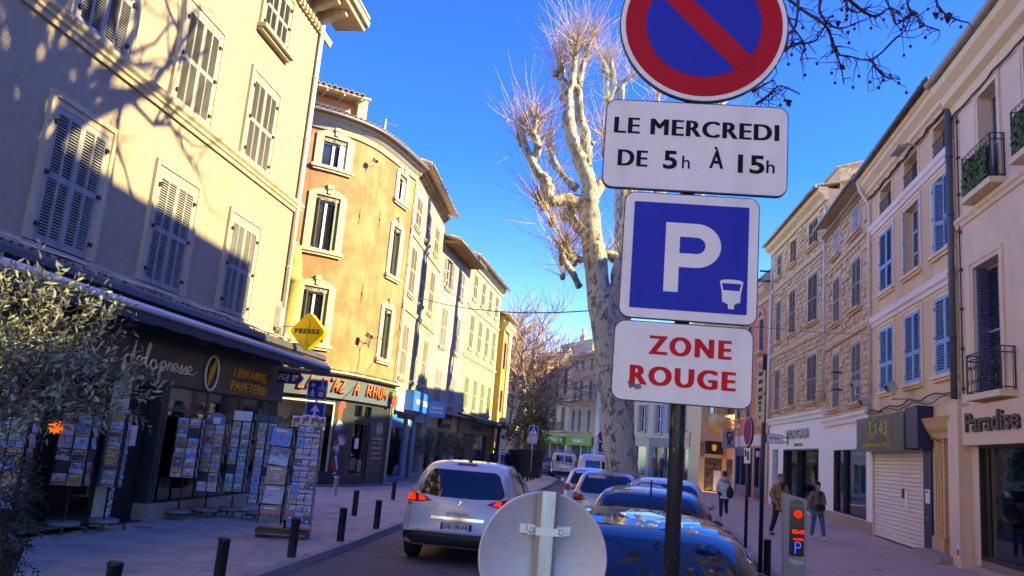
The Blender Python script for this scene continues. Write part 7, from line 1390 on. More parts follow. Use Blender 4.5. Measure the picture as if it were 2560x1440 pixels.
for k,(x,z) in enumerate(((-.02,1.97),(.14,2.0),(.30,2.0),(.42,1.98))):
    p=RA.matrix_basis@Vector((x,-.12,z)); o=thing('calendar','block coloured calendar sticking up above the kerb stand, '+('leftmost','second from the left','third from the left','rightmost')[k],'calendar',p,RA.rotation_euler.z); mb=MB(); mb.box(-.075,.075,-.004,.004,-.02,.17); mb.m=1; mb.box(-.06,.06,-.0065,-.0042,.05,.13); mb.m=2; mb.box(.0,.06,-.009,-.0067,.09,.15); mb.m=3; mb.box(-.06,-.01,-.009,-.0067,.0,.045); mb.m=4; mb.box(0.,.06,-.009,-.0067,.0,.045); mb.build('cover',[CW,RED,BLUES,MC['em_green'],YELS],o)
RBk=thing('card_stand','twin column card stand right of the newsagent window, behind the kerb stand','card stand',(-5.12,17.6,0),R(10)); wheeled(RBk,'disc',-.35,.1,.4); wheeled(RBk,'disc',.25,-.3,.4)
tower(RBk,-.36,.1,0,.40,8,.52,.18,.15,2,1,'left half, stand right of window',3,'C'); tower(RBk,.22,-.32,0,.40,9,.36,.18,.15,2,1,'right half, stand right of window',4,'D')
mb=MB(); mb.box(-.55,-.18,-.05,-.03,1.98,2.18); mb.m=1; mb.box(-.1,.2,-.30,-.28,2.0,2.14); mb.box(.22,.5,-.38,-.36,2.0,2.14); mb.build('header',[CW,mk('header_navy',(.02,.025,.05),.5,col2=(.35,.4,.2),c2amt=.25,c2scale=20)],RBk)
RC=thing('card_stand','card stand with square greeting cards under the newsagent sign lettering','card stand',(-6.10,16.35,0),R(10)); wheeled(RC,'disc',0,0,.8); tower(RC,0,0,0,.44,6,.80,.19,.19,2,1,'stand under the sign lettering',5,'E')
RD=thing('card_stand','card stand with a round blue header left of the bronze window frame','card stand',(-5.85,17.1,0),R(10)); wheeled(RD,'disc',0,0,.6); tower(RD,0,0,0,.40,7,.52,.19,.17,2,1,'stand with blue round header',6,'F'); mb=MB(); mb.prism(circ(.0,1.93,.17,16),-.14,-.12); mb.m=1; mb.box(-.07,.07,-.146,-.141,1.87,2.0); mb.build('header',[BLUES,CW],RD)
RE=thing('card_stand','card stand in the dark doorway behind the olive branches','card stand',(-6.72,13.3,0),R(10)); wheeled(RE,'disc',0,0,.8); tower(RE,0,0,0,.46,6,.74,.19,.2,2,1,'doorway stand behind the olive',8,'G')
RF=thing('card_stand','narrow photograph card stand beside the peeling white pillar','card stand',(-6.45,14.05,0),R(10)); wheeled(RF,'disc',0,0,.7); tower(RF,0,0,0,.30,9,.70,.135,.2,1,1,'narrow stand by the pillar',9,'H')
RG=thing('card_stand','white card stand with a rounded header at the far left behind the olive','card stand',(-6.6,11.35,0),R(10)); wheeled(RG,'disc',0,0,.8); tower(RG,0,0,0,.44,7,.55,.2,.2,2,1,'white stand at the far left',10,'I'); mb=MB(); mb.prism(rrect(-.2,.0,1.95,2.28,.09),-.2,-.18); mb.build('header',CW,RG)
st=MB(); st.prism([(math.cos(R(a))*(.12 if k%2 else .075),math.sin(R(a))*(.12 if k%2 else .075)) for k,a in enumerate(range(0,360,18))],-.01,0); tag(st.build('star_label',emat('orange_fluo',(.9,.13,.01),.25),None,loc=RE.matrix_basis@Vector((-.28,-.3,1.62)),rot=(0,0,R(8))),'fluorescent orange star price label beside the doorway card stand','price label')
# ================================================================ cars. local frame: rear centre at the origin, +y forward, x to the right
TYRE=mk('tyre',(.014,.014,.015),.85,var=.1); RIM=mk('alloy_rim',(.36,.37,.38),.3,metal=.8); CGL=mk('car_glass',(.006,.009,.014),.025,var=.1,spec=.9); PLAST=mk('black_plastic',(.016,.016,.018),.55,var=.1); TAIL=mk('tail_red',(.32,.008,.010),.08,var=.15,scale=30); TAILL=emat('tail_lit',(1,.02,.012),.28); CLEAR=mk('lamp_clear',(.42,.40,.40),.12,var=.3,scale=40); AMB=mk('lamp_amber',(.5,.16,.02),.2); SEAM=mk('seam_dark',(.02,.02,.021),.6)
def paint(n,c,metal=0.,rough=.28): return mk(n,c,rough,metal,var=.02,coat=1.)
PWH=paint('paint_white',(.60,.61,.62)); PSI=paint('paint_silver',(.42,.42,.42),.35,.34); PDB=paint('paint_dark_blue',(.004,.010,.035),.25,.22); PBK=paint('paint_black',(.008,.009,.011)); PRD=paint('paint_red',(.35,.015,.012)); PGY=paint('paint_grey',(.10,.105,.11),.5)
PRE={
'mpv':(4.34,.92,[(.22,.14,4.22,.80,.25),(.30,.04,4.30,.88,.3),(.44,.0,4.34,.915,.34),(.52,.02,4.34,.92,.36),(.56,.07,4.33,.922,.36),(.72,.085,4.30,.925,.36),(.86,.10,4.22,.925,.36),(.97,.125,4.0,.91,.36),(1.03,.15,3.62,.885,.35),(1.10,.19,3.35,.85,.33),(1.30,.31,2.85,.775,.30),(1.46,.43,2.45,.705,.28),(1.55,.53,2.2,.655,.28),(1.60,.66,1.98,.57,.3),(1.628,.90,1.75,.42,.3),(1.64,1.2,1.5,.15,.1)]),
'hatch':(4.15,.885,[(.20,.14,4.02,.78,.25),(.28,.04,4.1,.85,.3),(.45,.0,4.15,.88,.34),(.60,.03,4.14,.885,.36),(.78,.06,4.08,.885,.36),(.88,.09,3.95,.875,.36),(.95,.12,3.45,.85,.34),(1.0,.16,3.1,.82,.32),(1.15,.30,2.7,.755,.3),(1.28,.45,2.3,.695,.28),(1.36,.58,2.0,.645,.28),(1.41,.75,1.8,.56,.3),(1.44,1.0,1.6,.40,.28),(1.45,1.25,1.45,.12,.1)]),
'van':(4.9,.95,[(.24,.10,4.8,.86,.2),(.34,.02,4.87,.93,.22),(.52,.0,4.9,.95,.22),(.60,.05,4.88,.955,.2),(.9,.06,4.7,.955,.2),(1.05,.07,4.3,.95,.2),(1.15,.08,3.9,.94,.2),(1.5,.12,3.3,.90,.2),(1.75,.16,2.95,.85,.2),(1.84,.20,2.8,.80,.22),(1.90,.32,2.55,.70,.22),(1.92,.6,2.2,.45,.2),(1.93,1.0,1.8,.12,.1)])}
BODY={}
def outline(yr,yf,wd,rc,n=5):
    o=[]; L=yf-yr
    for cx,cy,a,bx in((wd-rc,yr+rc*.75,-90,1),(wd-min(rc,L*.3),yf-min(rc*1.3,L*.4),0,1)):
        ry=rc*.75 if a==-90 else min(rc*1.3,L*.4); rx=rc if a==-90 else min(rc,L*.3)
        for k in range(n+1): an=R(a+90*k/n); o.append((cx+rx*math.cos(an),cy+ry*math.sin(an)))
    o=[(0,yr-.03*wd)]+[(wd*.35,yr-.022*wd)]+o+[(0,yf+.04*wd)]
    return o
def bodymesh(kind,sy=1,sx=1,sz=1):
    key=(kind,sy,sx,sz)
    if key in BODY: return BODY[key]
    L,W,lv=PRE[kind]; v=[]; f=[]; rings=[]
    for z,yr,yf,wd,rc in lv:
        o=outline(yr,yf,wd,min(rc,wd*.9)); full=o+[(-x,y) for x,y in o[-2:0:-1]]; rings.append(len(v)); v+=[(x*sx,y*sy,z*sz) for x,y in full]; n=len(full)
    for a,b in zip(rings,rings[1:]):
        for j in range(n): f.append((a+j,a+(j+1)%n,b+(j+1)%n,b+j))
    f.append(tuple(rings[0]+j for j in range(n-1,-1,-1))); f.append(tuple(rings[-1]+j for j in range(n)))
    me=bpy.data.meshes.new('body'); me.from_pydata(v,[],f); o=bpy.data.objects.new('b',me); md=o.modifiers.new('s','SUBSURF'); md.levels=md.render_levels=2
    out=evalmesh(o); out.name='body'; out.polygons.foreach_set('use_smooth',[True]*len(out.polygons)); bm=bmesh.new(); bm.from_mesh(out); bv=BVHTree.FromBMesh(bm); bm.free(); BODY[key]=(out,bv); return BODY[key]
def decal(bv,poly,axis,sign,mat,parent,name,off=.005,cuts=3,thick=.006,label=None):
    """panel of a body: outline in the (x,z) or (y,z) or (x,y) plane laid onto the body surface"""
    bm=bmesh.new(); mk3=(lambda a,b:(a,0,b)) if axis=='y' else ((lambda a,b:(0,a,b)) if axis=='x' else (lambda a,b:(a,b,0)))
    n=len(poly); dense=[]
    for k in range(n):
        a,b=poly[k],poly[(k+1)%n]
        for j in range(3): dense.append((a[0]+(b[0]-a[0])*j/3,a[1]+(b[1]-a[1])*j/3))
    bm.faces.new([bm.verts.new(mk3(*p)) for p in dense]); bmesh.ops.triangulate(bm,faces=bm.faces[:])
    for _ in range(cuts-1): bmesh.ops.subdivide_edges(bm,edges=[e for e in bm.edges if e.calc_length()>.07],cuts=1,use_grid_fill=True); bmesh.ops.triangulate(bm,faces=[f for f in bm.faces if len(f.verts)>3])
    D={'x':Vector((-sign,0,0)),'y':Vector((0,-sign,0)),'z':Vector((0,0,-sign))}[axis]
    bm.verts.ensure_lookup_table(); bm.verts.index_update(); fr=[]; bk=[]
    for v in bm.verts:
        h=bv.ray_cast(v.co-D*12,D)
        if h[0] is None:
            g=v.co.copy(); 
            if axis=='x': g.x=-D.x
            if axis=='y': g.y=0 if D.y>0 else 4.5
            if axis=='z': g.z=1.5
            h=bv.find_nearest(g)
        nn=h[1] if h[1].dot(-D)>0 else -h[1]; fr.append(h[0]+nn*off); bk.append(h[0]+nn*(off-thick))
    n0=len(fr); faces=[]; edges={}
    for f in bm.faces:
        q=[v.index for v in f.verts]; A_,B_,C_=[fr[i] for i in q[:3]]
        if (B_-A_).cross(C_-A_).dot(-D)<0: q=q[::-1]
        faces.append(tuple(q)); faces.append(tuple(n0+i for i in q[::-1]))
        for i in range(len(q)): e=(q[i],q[(i+1)%len(q)]); edges[e]=1
    for (i,j) in list(edges):
        if (j,i) not in edges: faces.append((j,i,n0+i,n0+j))
    bm.free(); me=bpy.data.meshes.new(name); me.from_pydata([tuple(p) for p in fr+bk],[],faces)
    me.materials.append(mat); me.polygons.foreach_set('use_smooth',[False]*len(me.polygons)); return link(name,me,parent,label=label)
def wheel(t,x,y,r,wd):
    mb=MB(); s=1 if x>0 else -1
    mb.lathe([(r*.62,-wd/2),(r*.93,-wd/2),(r,-wd/2+.03),(r,wd/2-.03),(r*.93,wd/2),(r*.62,wd/2)],(x,y,r),28,axis='x'); o=mb.build('wheel',TYRE,t,True)
    mb=MB(); mb.lathe([(0,s*(wd/2-.03)),(r*.16,s*(wd/2-.02)),(r*.2,s*(wd/2-.045))],(x,y,r),16,axis='x'); mb.lathe([(r*.56,s*(wd/2-.02)),(r*.64,s*(wd/2+.004)),(r*.62,s*wd*.2)],(x,y,r),28,axis='x')
    for k in range(5):
        a=2*math.pi*k/5+.3; d=Vector((0,math.cos(a),math.sin(a))); mb.tube([Vector((x+s*(wd/2-.03),y,r))+d*r*.1,Vector((x+s*(wd/2-.025),y,r))+d*r*.6],[r*.10,r*.08],4)
    mb.build('rim',RIM,o); return o
def car(name,label,cat,kind,loc,az,pt,sx=1,sy=1,sz=1,group=None,wheels=True,rw=None,side=True,lights='std',plate=None,lit=False,z=-.11,bumper=True,details=True,roofbits=True,front=True):
    t=thing(name,label,cat,(loc[0],loc[1],z),-R(az),group); me,bv=bodymesh(kind,sy,sx,sz); L,W,lv=PRE[kind]; L*=sy; W*=sx; H=lv[-1][0]*sz
    m=me.copy(); m.materials.append(pt); b=link('body',m,t)
    P=lambda pts: [(x*sx,z*sz) for x,z in pts]; Q=lambda pts: [(y*sy,z*sz) for y,z in pts]
    if kind=='mpv':
        rwp=rw or [(-.66,1.07),(-.3,1.045),(.3,1.045),(.66,1.07),(.71,1.14),(.58,1.43),(.5,1.475),(-.5,1.475),(-.58,1.43),(-.71,1.14)]
        lt=[(.44,.975),(.62,.945),(.93,.93),(.95,1.03),(.86,1.10),(.72,1.07),(.55,1.03)]; sw=[(.82,1.10),(1.0,1.04),(3.0,1.04),(3.22,1.1),(2.62,1.44),(2.1,1.55),(1.2,1.56),(.85,1.50)]; bp=[(-.95,.24),(.95,.24),(.95,.47),(.6,.50),(-.6,.50),(-.95,.47)]; ay=(.78,3.42); wr=.325; zpl=.60; ws=[(-.70,1.12),(.70,1.12),(.60,1.5),(-.60,1.5)]
    elif kind=='hatch':
        rwp=rw or [(-.62,.96),(.62,.96),(.68,1.02),(.56,1.30),(.46,1.36),(-.46,1.36),(-.56,1.30),(-.68,1.02)]
        lt=[(.50,.80),(.88,.76),(.90,.92),(.80,.96),(.60,.92)]; sw=[(.75,1.0),(.95,.96),(2.75,.95),(3.0,1.0),(2.3,1.30),(1.8,1.38),(1.0,1.38),(.75,1.28)]; bp=[(-.9,.22),(.9,.22),(.9,.40),(-.9,.40)]; ay=(.72,3.3); wr=.31; zpl=.62; ws=[(-.66,1.02),(.66,1.02),(.58,1.34),(-.58,1.34)]
    else:
        rwp=rw or [(-.62,1.22),(-.04,1.22),(-.04,1.68),(-.58,1.68)]
        lt=[(.80,.75),(.95,.75),(.93,1.35),(.82,1.38)]; sw=[(2.55,1.2),(3.75,1.18),(3.85,1.25),(3.25,1.62),(2.6,1.68)]; bp=[(-.98,.26),(.98,.26),(.98,.56),(-.98,.56)]; ay=(.85,3.95); wr=.33; zpl=.72; ws=[(-.8,1.25),(.8,1.25),(.7,1.74),(-.7,1.74)]
    g=decal(bv,P(rwp),'y',-1,CGL,t,'rear_window')
    if kind=='van' and not rw: decal(bv,P([(-x,z) for x,z in rwp]),'y',-1,CGL,t,'rear_window')
    TL=TAILL if lit else TAIL
    for s in(1,-1):
        o=decal(bv,P([(s*x,z) for x,z in lt]),'y',-1,TAIL,t,'tail_light',.008)
        if lit:
            decal(bv,P([(s*x,z) for x,z in((.55,.975),(.66,.965),(.67,1.035),(.60,1.03))]),'y',-1,TL,o,'lit_lamp',.016); decal(bv,P([(s*x,z) for x,z in((.72,.96),(.86,.95),(.87,1.06),(.76,1.06))]),'y',-1,TL,o,'lit_lamp',.016)
        if side: decal(bv,Q(sw),'x',s,CGL,t,'side_window')
        if side and details:
            decal(bv,Q([(1.85,1.0 if kind!='van' else 1.2),(1.93,1.0 if kind!='van' else 1.2),(1.90,1.55),(1.83,1.55)]) if kind!='hatch' else Q([(1.75,.96),(1.82,.96),(1.80,1.37),(1.73,1.37)]),'x',s,SEAM,t,'door_pillar',.010)
        mb=MB(); x=s*(W+.10); ym=ay[1]*sy-.55*sy if kind!='hatch' else 2.72*sy; zm=(1.08 if kind=='mpv' else .98 if kind=='hatch' else 1.22)*sz; mb.ball((x,ym,zm),.10,.06,.075,10,7); mb.tube([(s*(W-.12),ym,zm-.03),(x,ym,zm-.02)],.025,5); mb.build('wing_mirror',PLAST if kind!='hatch' else pt,t,True)
        if wheels:
            for y in ay:
                decal(bv,Q([(y+(wr+.05)*1.0/sy*math.cos(R(a)),max(.20,wr+(wr+.055)*math.sin(R(a)))) for a in range(0,360,20)]),'x',s,PLAST,t,'wheel_arch',.003); wheel(t,s*(W-.10),y*sy,wr*sz,.21)
    if bumper: decal(bv,P(bp),'y',-1,PLAST,t,'bumper',.012)
    if front: decal(bv,P(ws),'y',1,CGL,t,'windscreen')
    hw=.26; mb=MB()
    h=bv.ray_cast(Vector((0,-5,zpl*sz)),Vector((0,1,0))); y0=h[0].y if h[0] else 0
    mb.box(-hw,hw,y0-.022,y0-.004,zpl*sz-.055,zpl*sz+.055); mb.m=1; mb.box(-hw,-hw+.045,y0-.024,y0-.0222,zpl*sz-.053,zpl*sz+.053); mb.box(hw-.045,hw,y0-.024,y0-.0222,zpl*sz-.053,zpl*sz+.053); mb.m=2; mb.box(-hw-.008,hw+.008,y0-.012,y0-.003,zpl*sz-.063,zpl*sz+.063); pl=mb.build('number_plate',[MC['film_white'],BLUES,PLAST],t)
    if plate: text(plate,.098,pl,(0,y0-.0235,zpl*sz),TXB,.0008,.02,width=.40)
    return t,bv
# ---- the white people carrier leading the lane
V,vb=car('white_car','white people carrier with lit tail lights driving away in the lane','car','mpv',(-.60,14.0),8.5,PWH,sx=1.06,sz=1.045,lit=True,plate='DE-198-VA')
d=lambda poly,mat,name,off=.008,ax='y',s=-1: decal(vb,[(x*1.06,z*1.045) for x,z in poly] if ax=='y' else poly,ax,s,mat,V,name,off)
d([(-.17,1.555),(.17,1.555),(.16,1.585),(-.16,1.585)],TAIL,'brake_light',.014)
d([(-.42,.70),(.42,.70),(.43,.745),(-.43,.745)],CHROME,'chrome_strip',.02)
d([(0,.93),(.05,.98),(0,1.03),(-.05,.98)],CHROME,'diamond_emblem',.014); d([(0,.955),(.022,.98),(0,1.005),(-.022,.98)],PWH,'diamond_emblem',.018)
text('SCENIC',.052,V,(0,vb.ray_cast(Vector((0,-5,.83)),Vector((0,1,0)))[0].y-.005,.83),CHROME,.002,.02,width=.36,space=1.4)
for s in(1,-1): d([(s*.70,1.10),(s*.79,1.12),(s*.72,1.40),(s*.65,1.44)],CLEAR,'lamp_strip',.012)
for s in(1,-1): d([(s*.80,.52),(s*.805,.52),(s*.80,.90),(s*.795,.90)],SEAM,'tailgate_seam',.004)
d([(-.8,.515),(.8,.515),(.8,.52),(-.8,.52)],SEAM,'tailgate_seam',.004); d([(-.72,.33),(-.60,.33),(-.60,.36),(-.72,.36)],TAIL,'reflector',.018); d([(.60,.33),(.72,.33),(.72,.36),(.60,.36)],TAIL,'reflector',.018)
mb=MB(); mb.tube([(.05,.20,1.13),(-.30,.225,1.15),(-.48,.25,1.17)],.012,5); mb.ball((.05,.18,1.125),.03); mb.build('wiper',PLAST,V); mb=MB(); mb.ball((.0,.86,1.715),.035,.05,.03); mb.tube([(0,.88,1.72),(.0,.72,2.07)],.006,4); mb.build('aerial',PLAST,V,True); 
d(circ(-.55,1.13,.032,14),mk('sticker_gold',(.45,.33,.12),.5),'sticker',.012); d([(-.86,.885),(-.78,.885),(-.78,.905),(-.86,.905)],PLAST,'badge',.006); d([(.72,.60),(.80,.60),(.80,.615),(.72,.615)],PLAST,'badge',.006)
d([(.55,3.4),(.56,3.4),(.56,3.9),(.55,3.9)],SEAM,'bonnet_seam',.004,'z',1)
# ---- parked row on the right of the lane
car('blue_car','dark blue car parked at the front of the row with glossy roof reflecting the tree','car','hatch',(.63,3.9),10.5,PDB,.97,1.06,1.165,lights='std')
bc=[o for o in COL.objects if o.get('label','').startswith('dark blue car parked at')][0]; bb=bodymesh('hatch',1.06,.97,1.165)[1]
decal(bb,[(-.56,.78),(.56,.78),(.60,1.1),(.58,2.1),(-.58,2.1),(-.60,1.1)],'z',1,mk('roof_glass',(.004,.008,.022),.02,var=.05,spec=.9,coat=1),bc,'roof_panel',.004)
for s in(1,-1): decal(bb,[(s*.625,.7),(s*.645,.7),(s*.67,1.3),(s*.655,2.3),(s*.635,2.3),(s*.648,1.3)],'z',1,CHROME,bc,'roof_rail',.012)
c2,b2=car('dark_hatchback','black blue hatchback with fin aerial parked second in the row','car','hatch',(1.90,10.15),11,PDB,1.0,1.0,1.13,plate='FA-520-QT'); mb=MB(); mb.prism([(.62,1.58),(.86,1.60),(.74,1.72),(.70,1.74)],-.012,.012,'x'); mb.build('aerial',PLAST,c2)
decal(b2,[(-.5,1.37),(.5,1.37),(.52,1.42),(-.52,1.42)],'y',-1,PLAST,c2,'spoiler',.02)
c3,_=car('silver_hatchback','silver hatchback with large rear window parked third, behind the sign post','car','hatch',(3.12,15.15),10.5,PSI,1.0,1.0,1.15,plate='BK-274-NL')
c4,_=car('silver_estate','silver car with a thin aerial parked fourth, left before the plane trunk','car','hatch',(2.72,20.2),9,PSI,1.0,.95,1.12,plate='CW-816-PD'); mb=MB(); mb.tube([(.1,.9,1.5),(.1,.7,2.0)],.008,4); mb.build('aerial',PLAST,c4)
car('white_small_car','small white hatchback with red lamps parked fifth, before the white vans','car','hatch',(3.0,26.2),7,PWH,.98,.92,1.08,plate='AJ-551-RC')
car('white_van','white van parked sixth, its edge showing left of the plane trunk','van','van',(3.95,31.5),7,PWH,1,1,1.05)
car('white_van','white delivery van with a small rainbow stripe facing left beyond the parked row','van','van',(7.0,57.2),24,PWH,1,1,.98)
U,ub=car('utility_van','white utility van with red and white chevrons driving away up the street','van','van',(5.0,61.9),6,PWH,1,1,1.02,plate='BM-148-TX')
for k in range(6):
    x=-.66+.22*k; decal(ub,[(x,1.08),(x+.11,1.08),(x+.11+(.10 if k<3 else -.10),1.18),(x+(.10 if k<3 else -.10),1.18)],'y',-1,FR,U,'chevron',.012)
mb=MB()
for x in(-.55,.55): mb.tube([(x,.3,2.06),(x,3.2,2.06)],.03,5)
for y in(.4,1.2,2.0,2.8): mb.tube([(-.6,y,2.08),(.6,y,2.08)],.03,5)
mb.box(.1,.5,.2,3.2,2.1,2.16); mb.build('roof_rack',GALV,U); 
for s in(1,-1): decal(ub,[(s*.80,.75),(s*.93,.75),(s*.91,1.1),(s*.82,1.1)],'y',-1,AMB,U,'side_lamp',.012)
# ---- cars on the far left and under the pharmacy
G3='cars parked beyond the planters'
for k,(x,y,az,pt,kd,l) in enumerate(((-.2,70.5,22,PGY,'hatch','grey car behind the two men in dark clothes'),(1.2,73,30,PRD,'hatch','red car partly hidden behind the planter shrub'),(2.35,71.5,32,PWH,'hatch','white car just left of the large planter'),(3.9,74,36,PBK,'hatch','black car right of the large planter'),(5.3,74.5,50,PBK,'mpv','black car parked below the green pharmacy signs'),(-.6,83,10,PWH,'van','white van far back above the parked grey car'),(6.6,72.0,52,PGY,'hatch','dark grey car just left of the utility van'),(.4,78,26,PSI,'mpv','silver car far back behind the red one'))): car('parked_car',l,'car',kd,(x,y),az,pt,group=G3,side=True,details=False)
mo=thing('motor_scooter','dark motor scooter parked left of the utility van','scooter',(4.35,66.2,-.11),R(50)); mb=MB()
for y in(0,1.25): mb.lathe([(.16,-.05),(.25,-.05),(.27,0),(.25,.05),(.16,.05)],(0,y,.27),16,axis='x')
mb.build('wheel',TYRE,mo); mb=MB(); mb.prism([(-.2,.45),(.5,.35),(.85,.35),(1.0,.85),(1.1,.9),(1.2,.5),(1.05,.25),(.6,.25),(.2,.3)],-.16,.16,'x'); mb.prism([(-.25,.62),(.5,.6),(.55,.78),(-.2,.82)],-.15,.15,'x'); mb.build('body',PBK,mo); mb=MB(); mb.tube([(-.35,1.0,1.08),(0,1.08,1.02),(.35,1.0,1.08)],.018,5); mb.build('handlebar',PLAST,mo)
# ================================================================ people
SKIN=mk('skin_tone',(.43,.245,.165),.5,var=.08,scale=9); SKIND=mk('skin_dark',(.10,.05,.03),.5)
def skinmesh(name,J,E,mat,parent,sub=2,loc=(0,0,0)):
    names=list(J); idx={n:i for i,n in enumerate(names)}; me=bpy.data.meshes.new(name); me.from_pydata([J[n][0] for n in names],[(idx[a],idx[b]) for a,b in E],[])
    o=bpy.data.objects.new(name,me); o.modifiers.new('k','SKIN'); 
    if not me.skin_vertices: bm=bmesh.new(); bm.from_mesh(me); bm.verts.layers.skin.verify(); bm.to_mesh(me); bm.free()
    sv_=me.skin_vertices[0].data
    for n in names: r=J[n][1]; sv_[idx[n]].radius=(r if not isinstance(r,tuple) else r)if isinstance(r,tuple) else (r,r); sv_[idx[n]].use_root=False
    sv_[0].use_root=True; s=o.modifiers.new('s','SUBSURF'); s.levels=s.render_levels=sub
    m=evalmesh(o); m.name=name; m.materials.clear(); m.materials.append(mat); m.polygons.foreach_set('use_smooth',[True]*len(m.polygons)); return link(name,m,parent,loc)
def person(label,loc,rz,h,legs,arms,top,bot,shoe,hair,hairlen=0,coat=.0,group=None,skin=SKIN,bulk=1.,scarf=None,stub=False,lean=0.):
    t=thing('person',label,'person',loc,rz,group); k=h/1.75; V3=lambda x,y,z:(x*k,(y-lean*max(0,z-.9))*k,z*k)
    (lk,lf),(rk,rf)=legs   # knee and foot (y,z) for left (x>0) and right; arms: elbow and hand
    J={'pel':(V3(0,0,.93),.12*k*bulk),'wst':(V3(0,0,1.08),.115*k*bulk),'chs':(V3(0,0,1.28),(.15*k*bulk,.11*k*bulk)),'nkb':(V3(0,0,1.44),.065*k),'nk':(V3(0,-.015,1.51),.052*k),'hd':(V3(0,-.03,1.60),.078*k),'ht':(V3(0,-.02,1.69),.075*k)}
    E=[('pel','wst'),('wst','chs'),('chs','nkb'),('nkb','nk'),('nk','hd'),('hd','ht')]; CJ={}; 
    for s,n,(kn,ft) in((1,'l',legs[0]),(-1,'r',legs[1])):
        J['h'+n]=(V3(s*.095,0,.88),.095*k*bulk); J['k'+n]=(V3(s*.10,kn[0],kn[1]),.062*k); J['a'+n]=(V3(s*.10,ft[0],ft[1]),.042*k); J['t'+n]=(V3(s*.115,ft[0]-.15,max(.03,ft[1]-.06)),.035*k); E+=[('pel','h'+n),('h'+n,'k'+n),('k'+n,'a'+n),('a'+n,'t'+n)]
    for s,n,(el,ha) in((1,'l',arms[0]),(-1,'r',arms[1])):
        J['s'+n]=(V3(s*.185,0,1.40),.062*k); J['e'+n]=(V3(s*el[0],el[1],el[2]),.046*k); J['w'+n]=(V3(s*ha[0],ha[1],ha[2]),.030*k); E+=[('chs','s'+n),('s'+n,'e'+n),('e'+n,'w'+n)]
        d=(Vector(J['w'+n][0])-Vector(J['e'+n][0])).normalized(); w=Vector(J['w'+n][0]); J['p'+n]=(tuple(w+d*.06*k),.034*k); E.append(('w'+n,'p'+n)); sd=d.cross(Vector((1,0,0))); sd=sd.normalized() if sd.length>.1 else Vector((0,1,0))
        if not stub:
            for q in range(4):
                b=w+d*.09*k+sd*(q-1.5)*.018*k; e=b+d*(.055+.012*(1.5-abs(q-1.5)))*k+Vector((-s*.018*k,0,0)); J[f'f{n}{q}']=(tuple(b),.0095*k); J[f'g{n}{q}']=(tuple(e),.008*k); E+=[('p'+n,f'f{n}{q}'),(f'f{n}{q}',f'g{n}{q}')]
            th=w+d*.035*k+sd*.04*k; J['th'+n]=(tuple(th),.010*k); J['tt'+n]=(tuple(th+d*.04*k+sd*.012*k),.008*k); E+=[('w'+n,'th'+n),('th'+n,'tt'+n)]
    skinmesh('body',J,E,skin,t)
    c=lambda n,add,sc=1: (J[n][0],tuple(v*sc+add*k for v in (J[n][1] if isinstance(J[n][1],tuple) else (J[n][1],)*2)))
    CJ={n:c(n,.028,1.05) for n in('pel','wst','chs')}; CJ['nkb']=(J['nkb'][0],(.085*k,.08*k)); EE=[('pel','wst'),('wst','chs'),('chs','nkb')]
    if coat: CJ['hem']=(V3(0,0,.93-coat),((.155)*k*bulk,(.125)*k*bulk)); EE.append(('hem','pel')); 
    for n in'lr': CJ['s'+n]=c('s'+n,.02); CJ['e'+n]=c('e'+n,.024); CJ['w'+n]=c('w'+n,.026); EE+=[('chs','s'+n),('s'+n,'e'+n),('e'+n,'w'+n)]
    skinmesh('jacket',CJ,EE,top,t)
    TJ={'pel':c('pel',.018)}; EE=[]
    for n in'lr': TJ['h'+n]=c('h'+n,.012); TJ['k'+n]=c('k'+n,.014); TJ['a'+n]=c('a'+n,.020); EE+=[('pel','h'+n),('h'+n,'k'+n),('k'+n,'a'+n)]
    skinmesh('trousers',TJ,EE,bot,t)
    for n,s in(('l',1),('r',-1)):
        a=Vector(J['a'+n][0]); mb=MB(); mb.ball((a.x,a.y-.07*k,max(.045*k,a.z-.05*k)),.052*k,.135*k,.045*k,10,6); mb.build('shoe',shoe,t,True)
    hx,hy,hz=J['ht'][0]
    mb=MB()
    mb.ball((hx,hy+.012*k,hz+.005*k),.092*k,.105*k,.088*k,14,9)
    if hairlen: mb.ball((hx,hy+.055*k,hz-.10*k),.095*k,.07*k,(.11+hairlen)*k,12,8)
    o=mb.build('hair',hair,t,True)
    # keep the face clear: push the front lower part of the hair cap inside the head
    for v in o.data.vertices:
        if v.co.y<hy-.045*k and v.co.z<hz+.035*k: v.co.y=hy-.01*k
    if not stub:
        fy=hy-.092*k; mb=MB(); mb.prism([(fy+.01*k,hz-.07*k),(fy-.024*k,hz-.075*k),(fy-.004*k,hz-.03*k)],hx-.012*k,hx+.012*k,'x'); mb.build('nose',skin,t,True)
        mb=MB(); 
        for s in(-1,1): mb.ball((hx+s*.032*k,fy+.008*k,hz-.03*k),.012*k,.008*k,.007*k,8,5)
        mb.build('eyes',mk('eye_dark',(.02,.015,.012),.3),t,True); mb=MB(); 
        for s in(-1,1): mb.obox((hx+s*.033*k,fy+.006*k,hz-.008*k),.034*k,.008*k,.007*k)
        mb.build('eyebrows',hair,t); mb=MB(); mb.ball((hx,fy+.004*k,hz-.105*k),.024*k,.008*k,.007*k,8,5); mb.build('mouth',mk('lip',(.28,.09,.075),.5),t,True); mb=MB()
        for s in(-1,1): mb.ball((hx+s*.088*k,hy-.0*k,hz-.05*k),.012*k,.022*k,.032*k,8,6)
        mb.build('ears',skin,t,True)
    return t,k,J
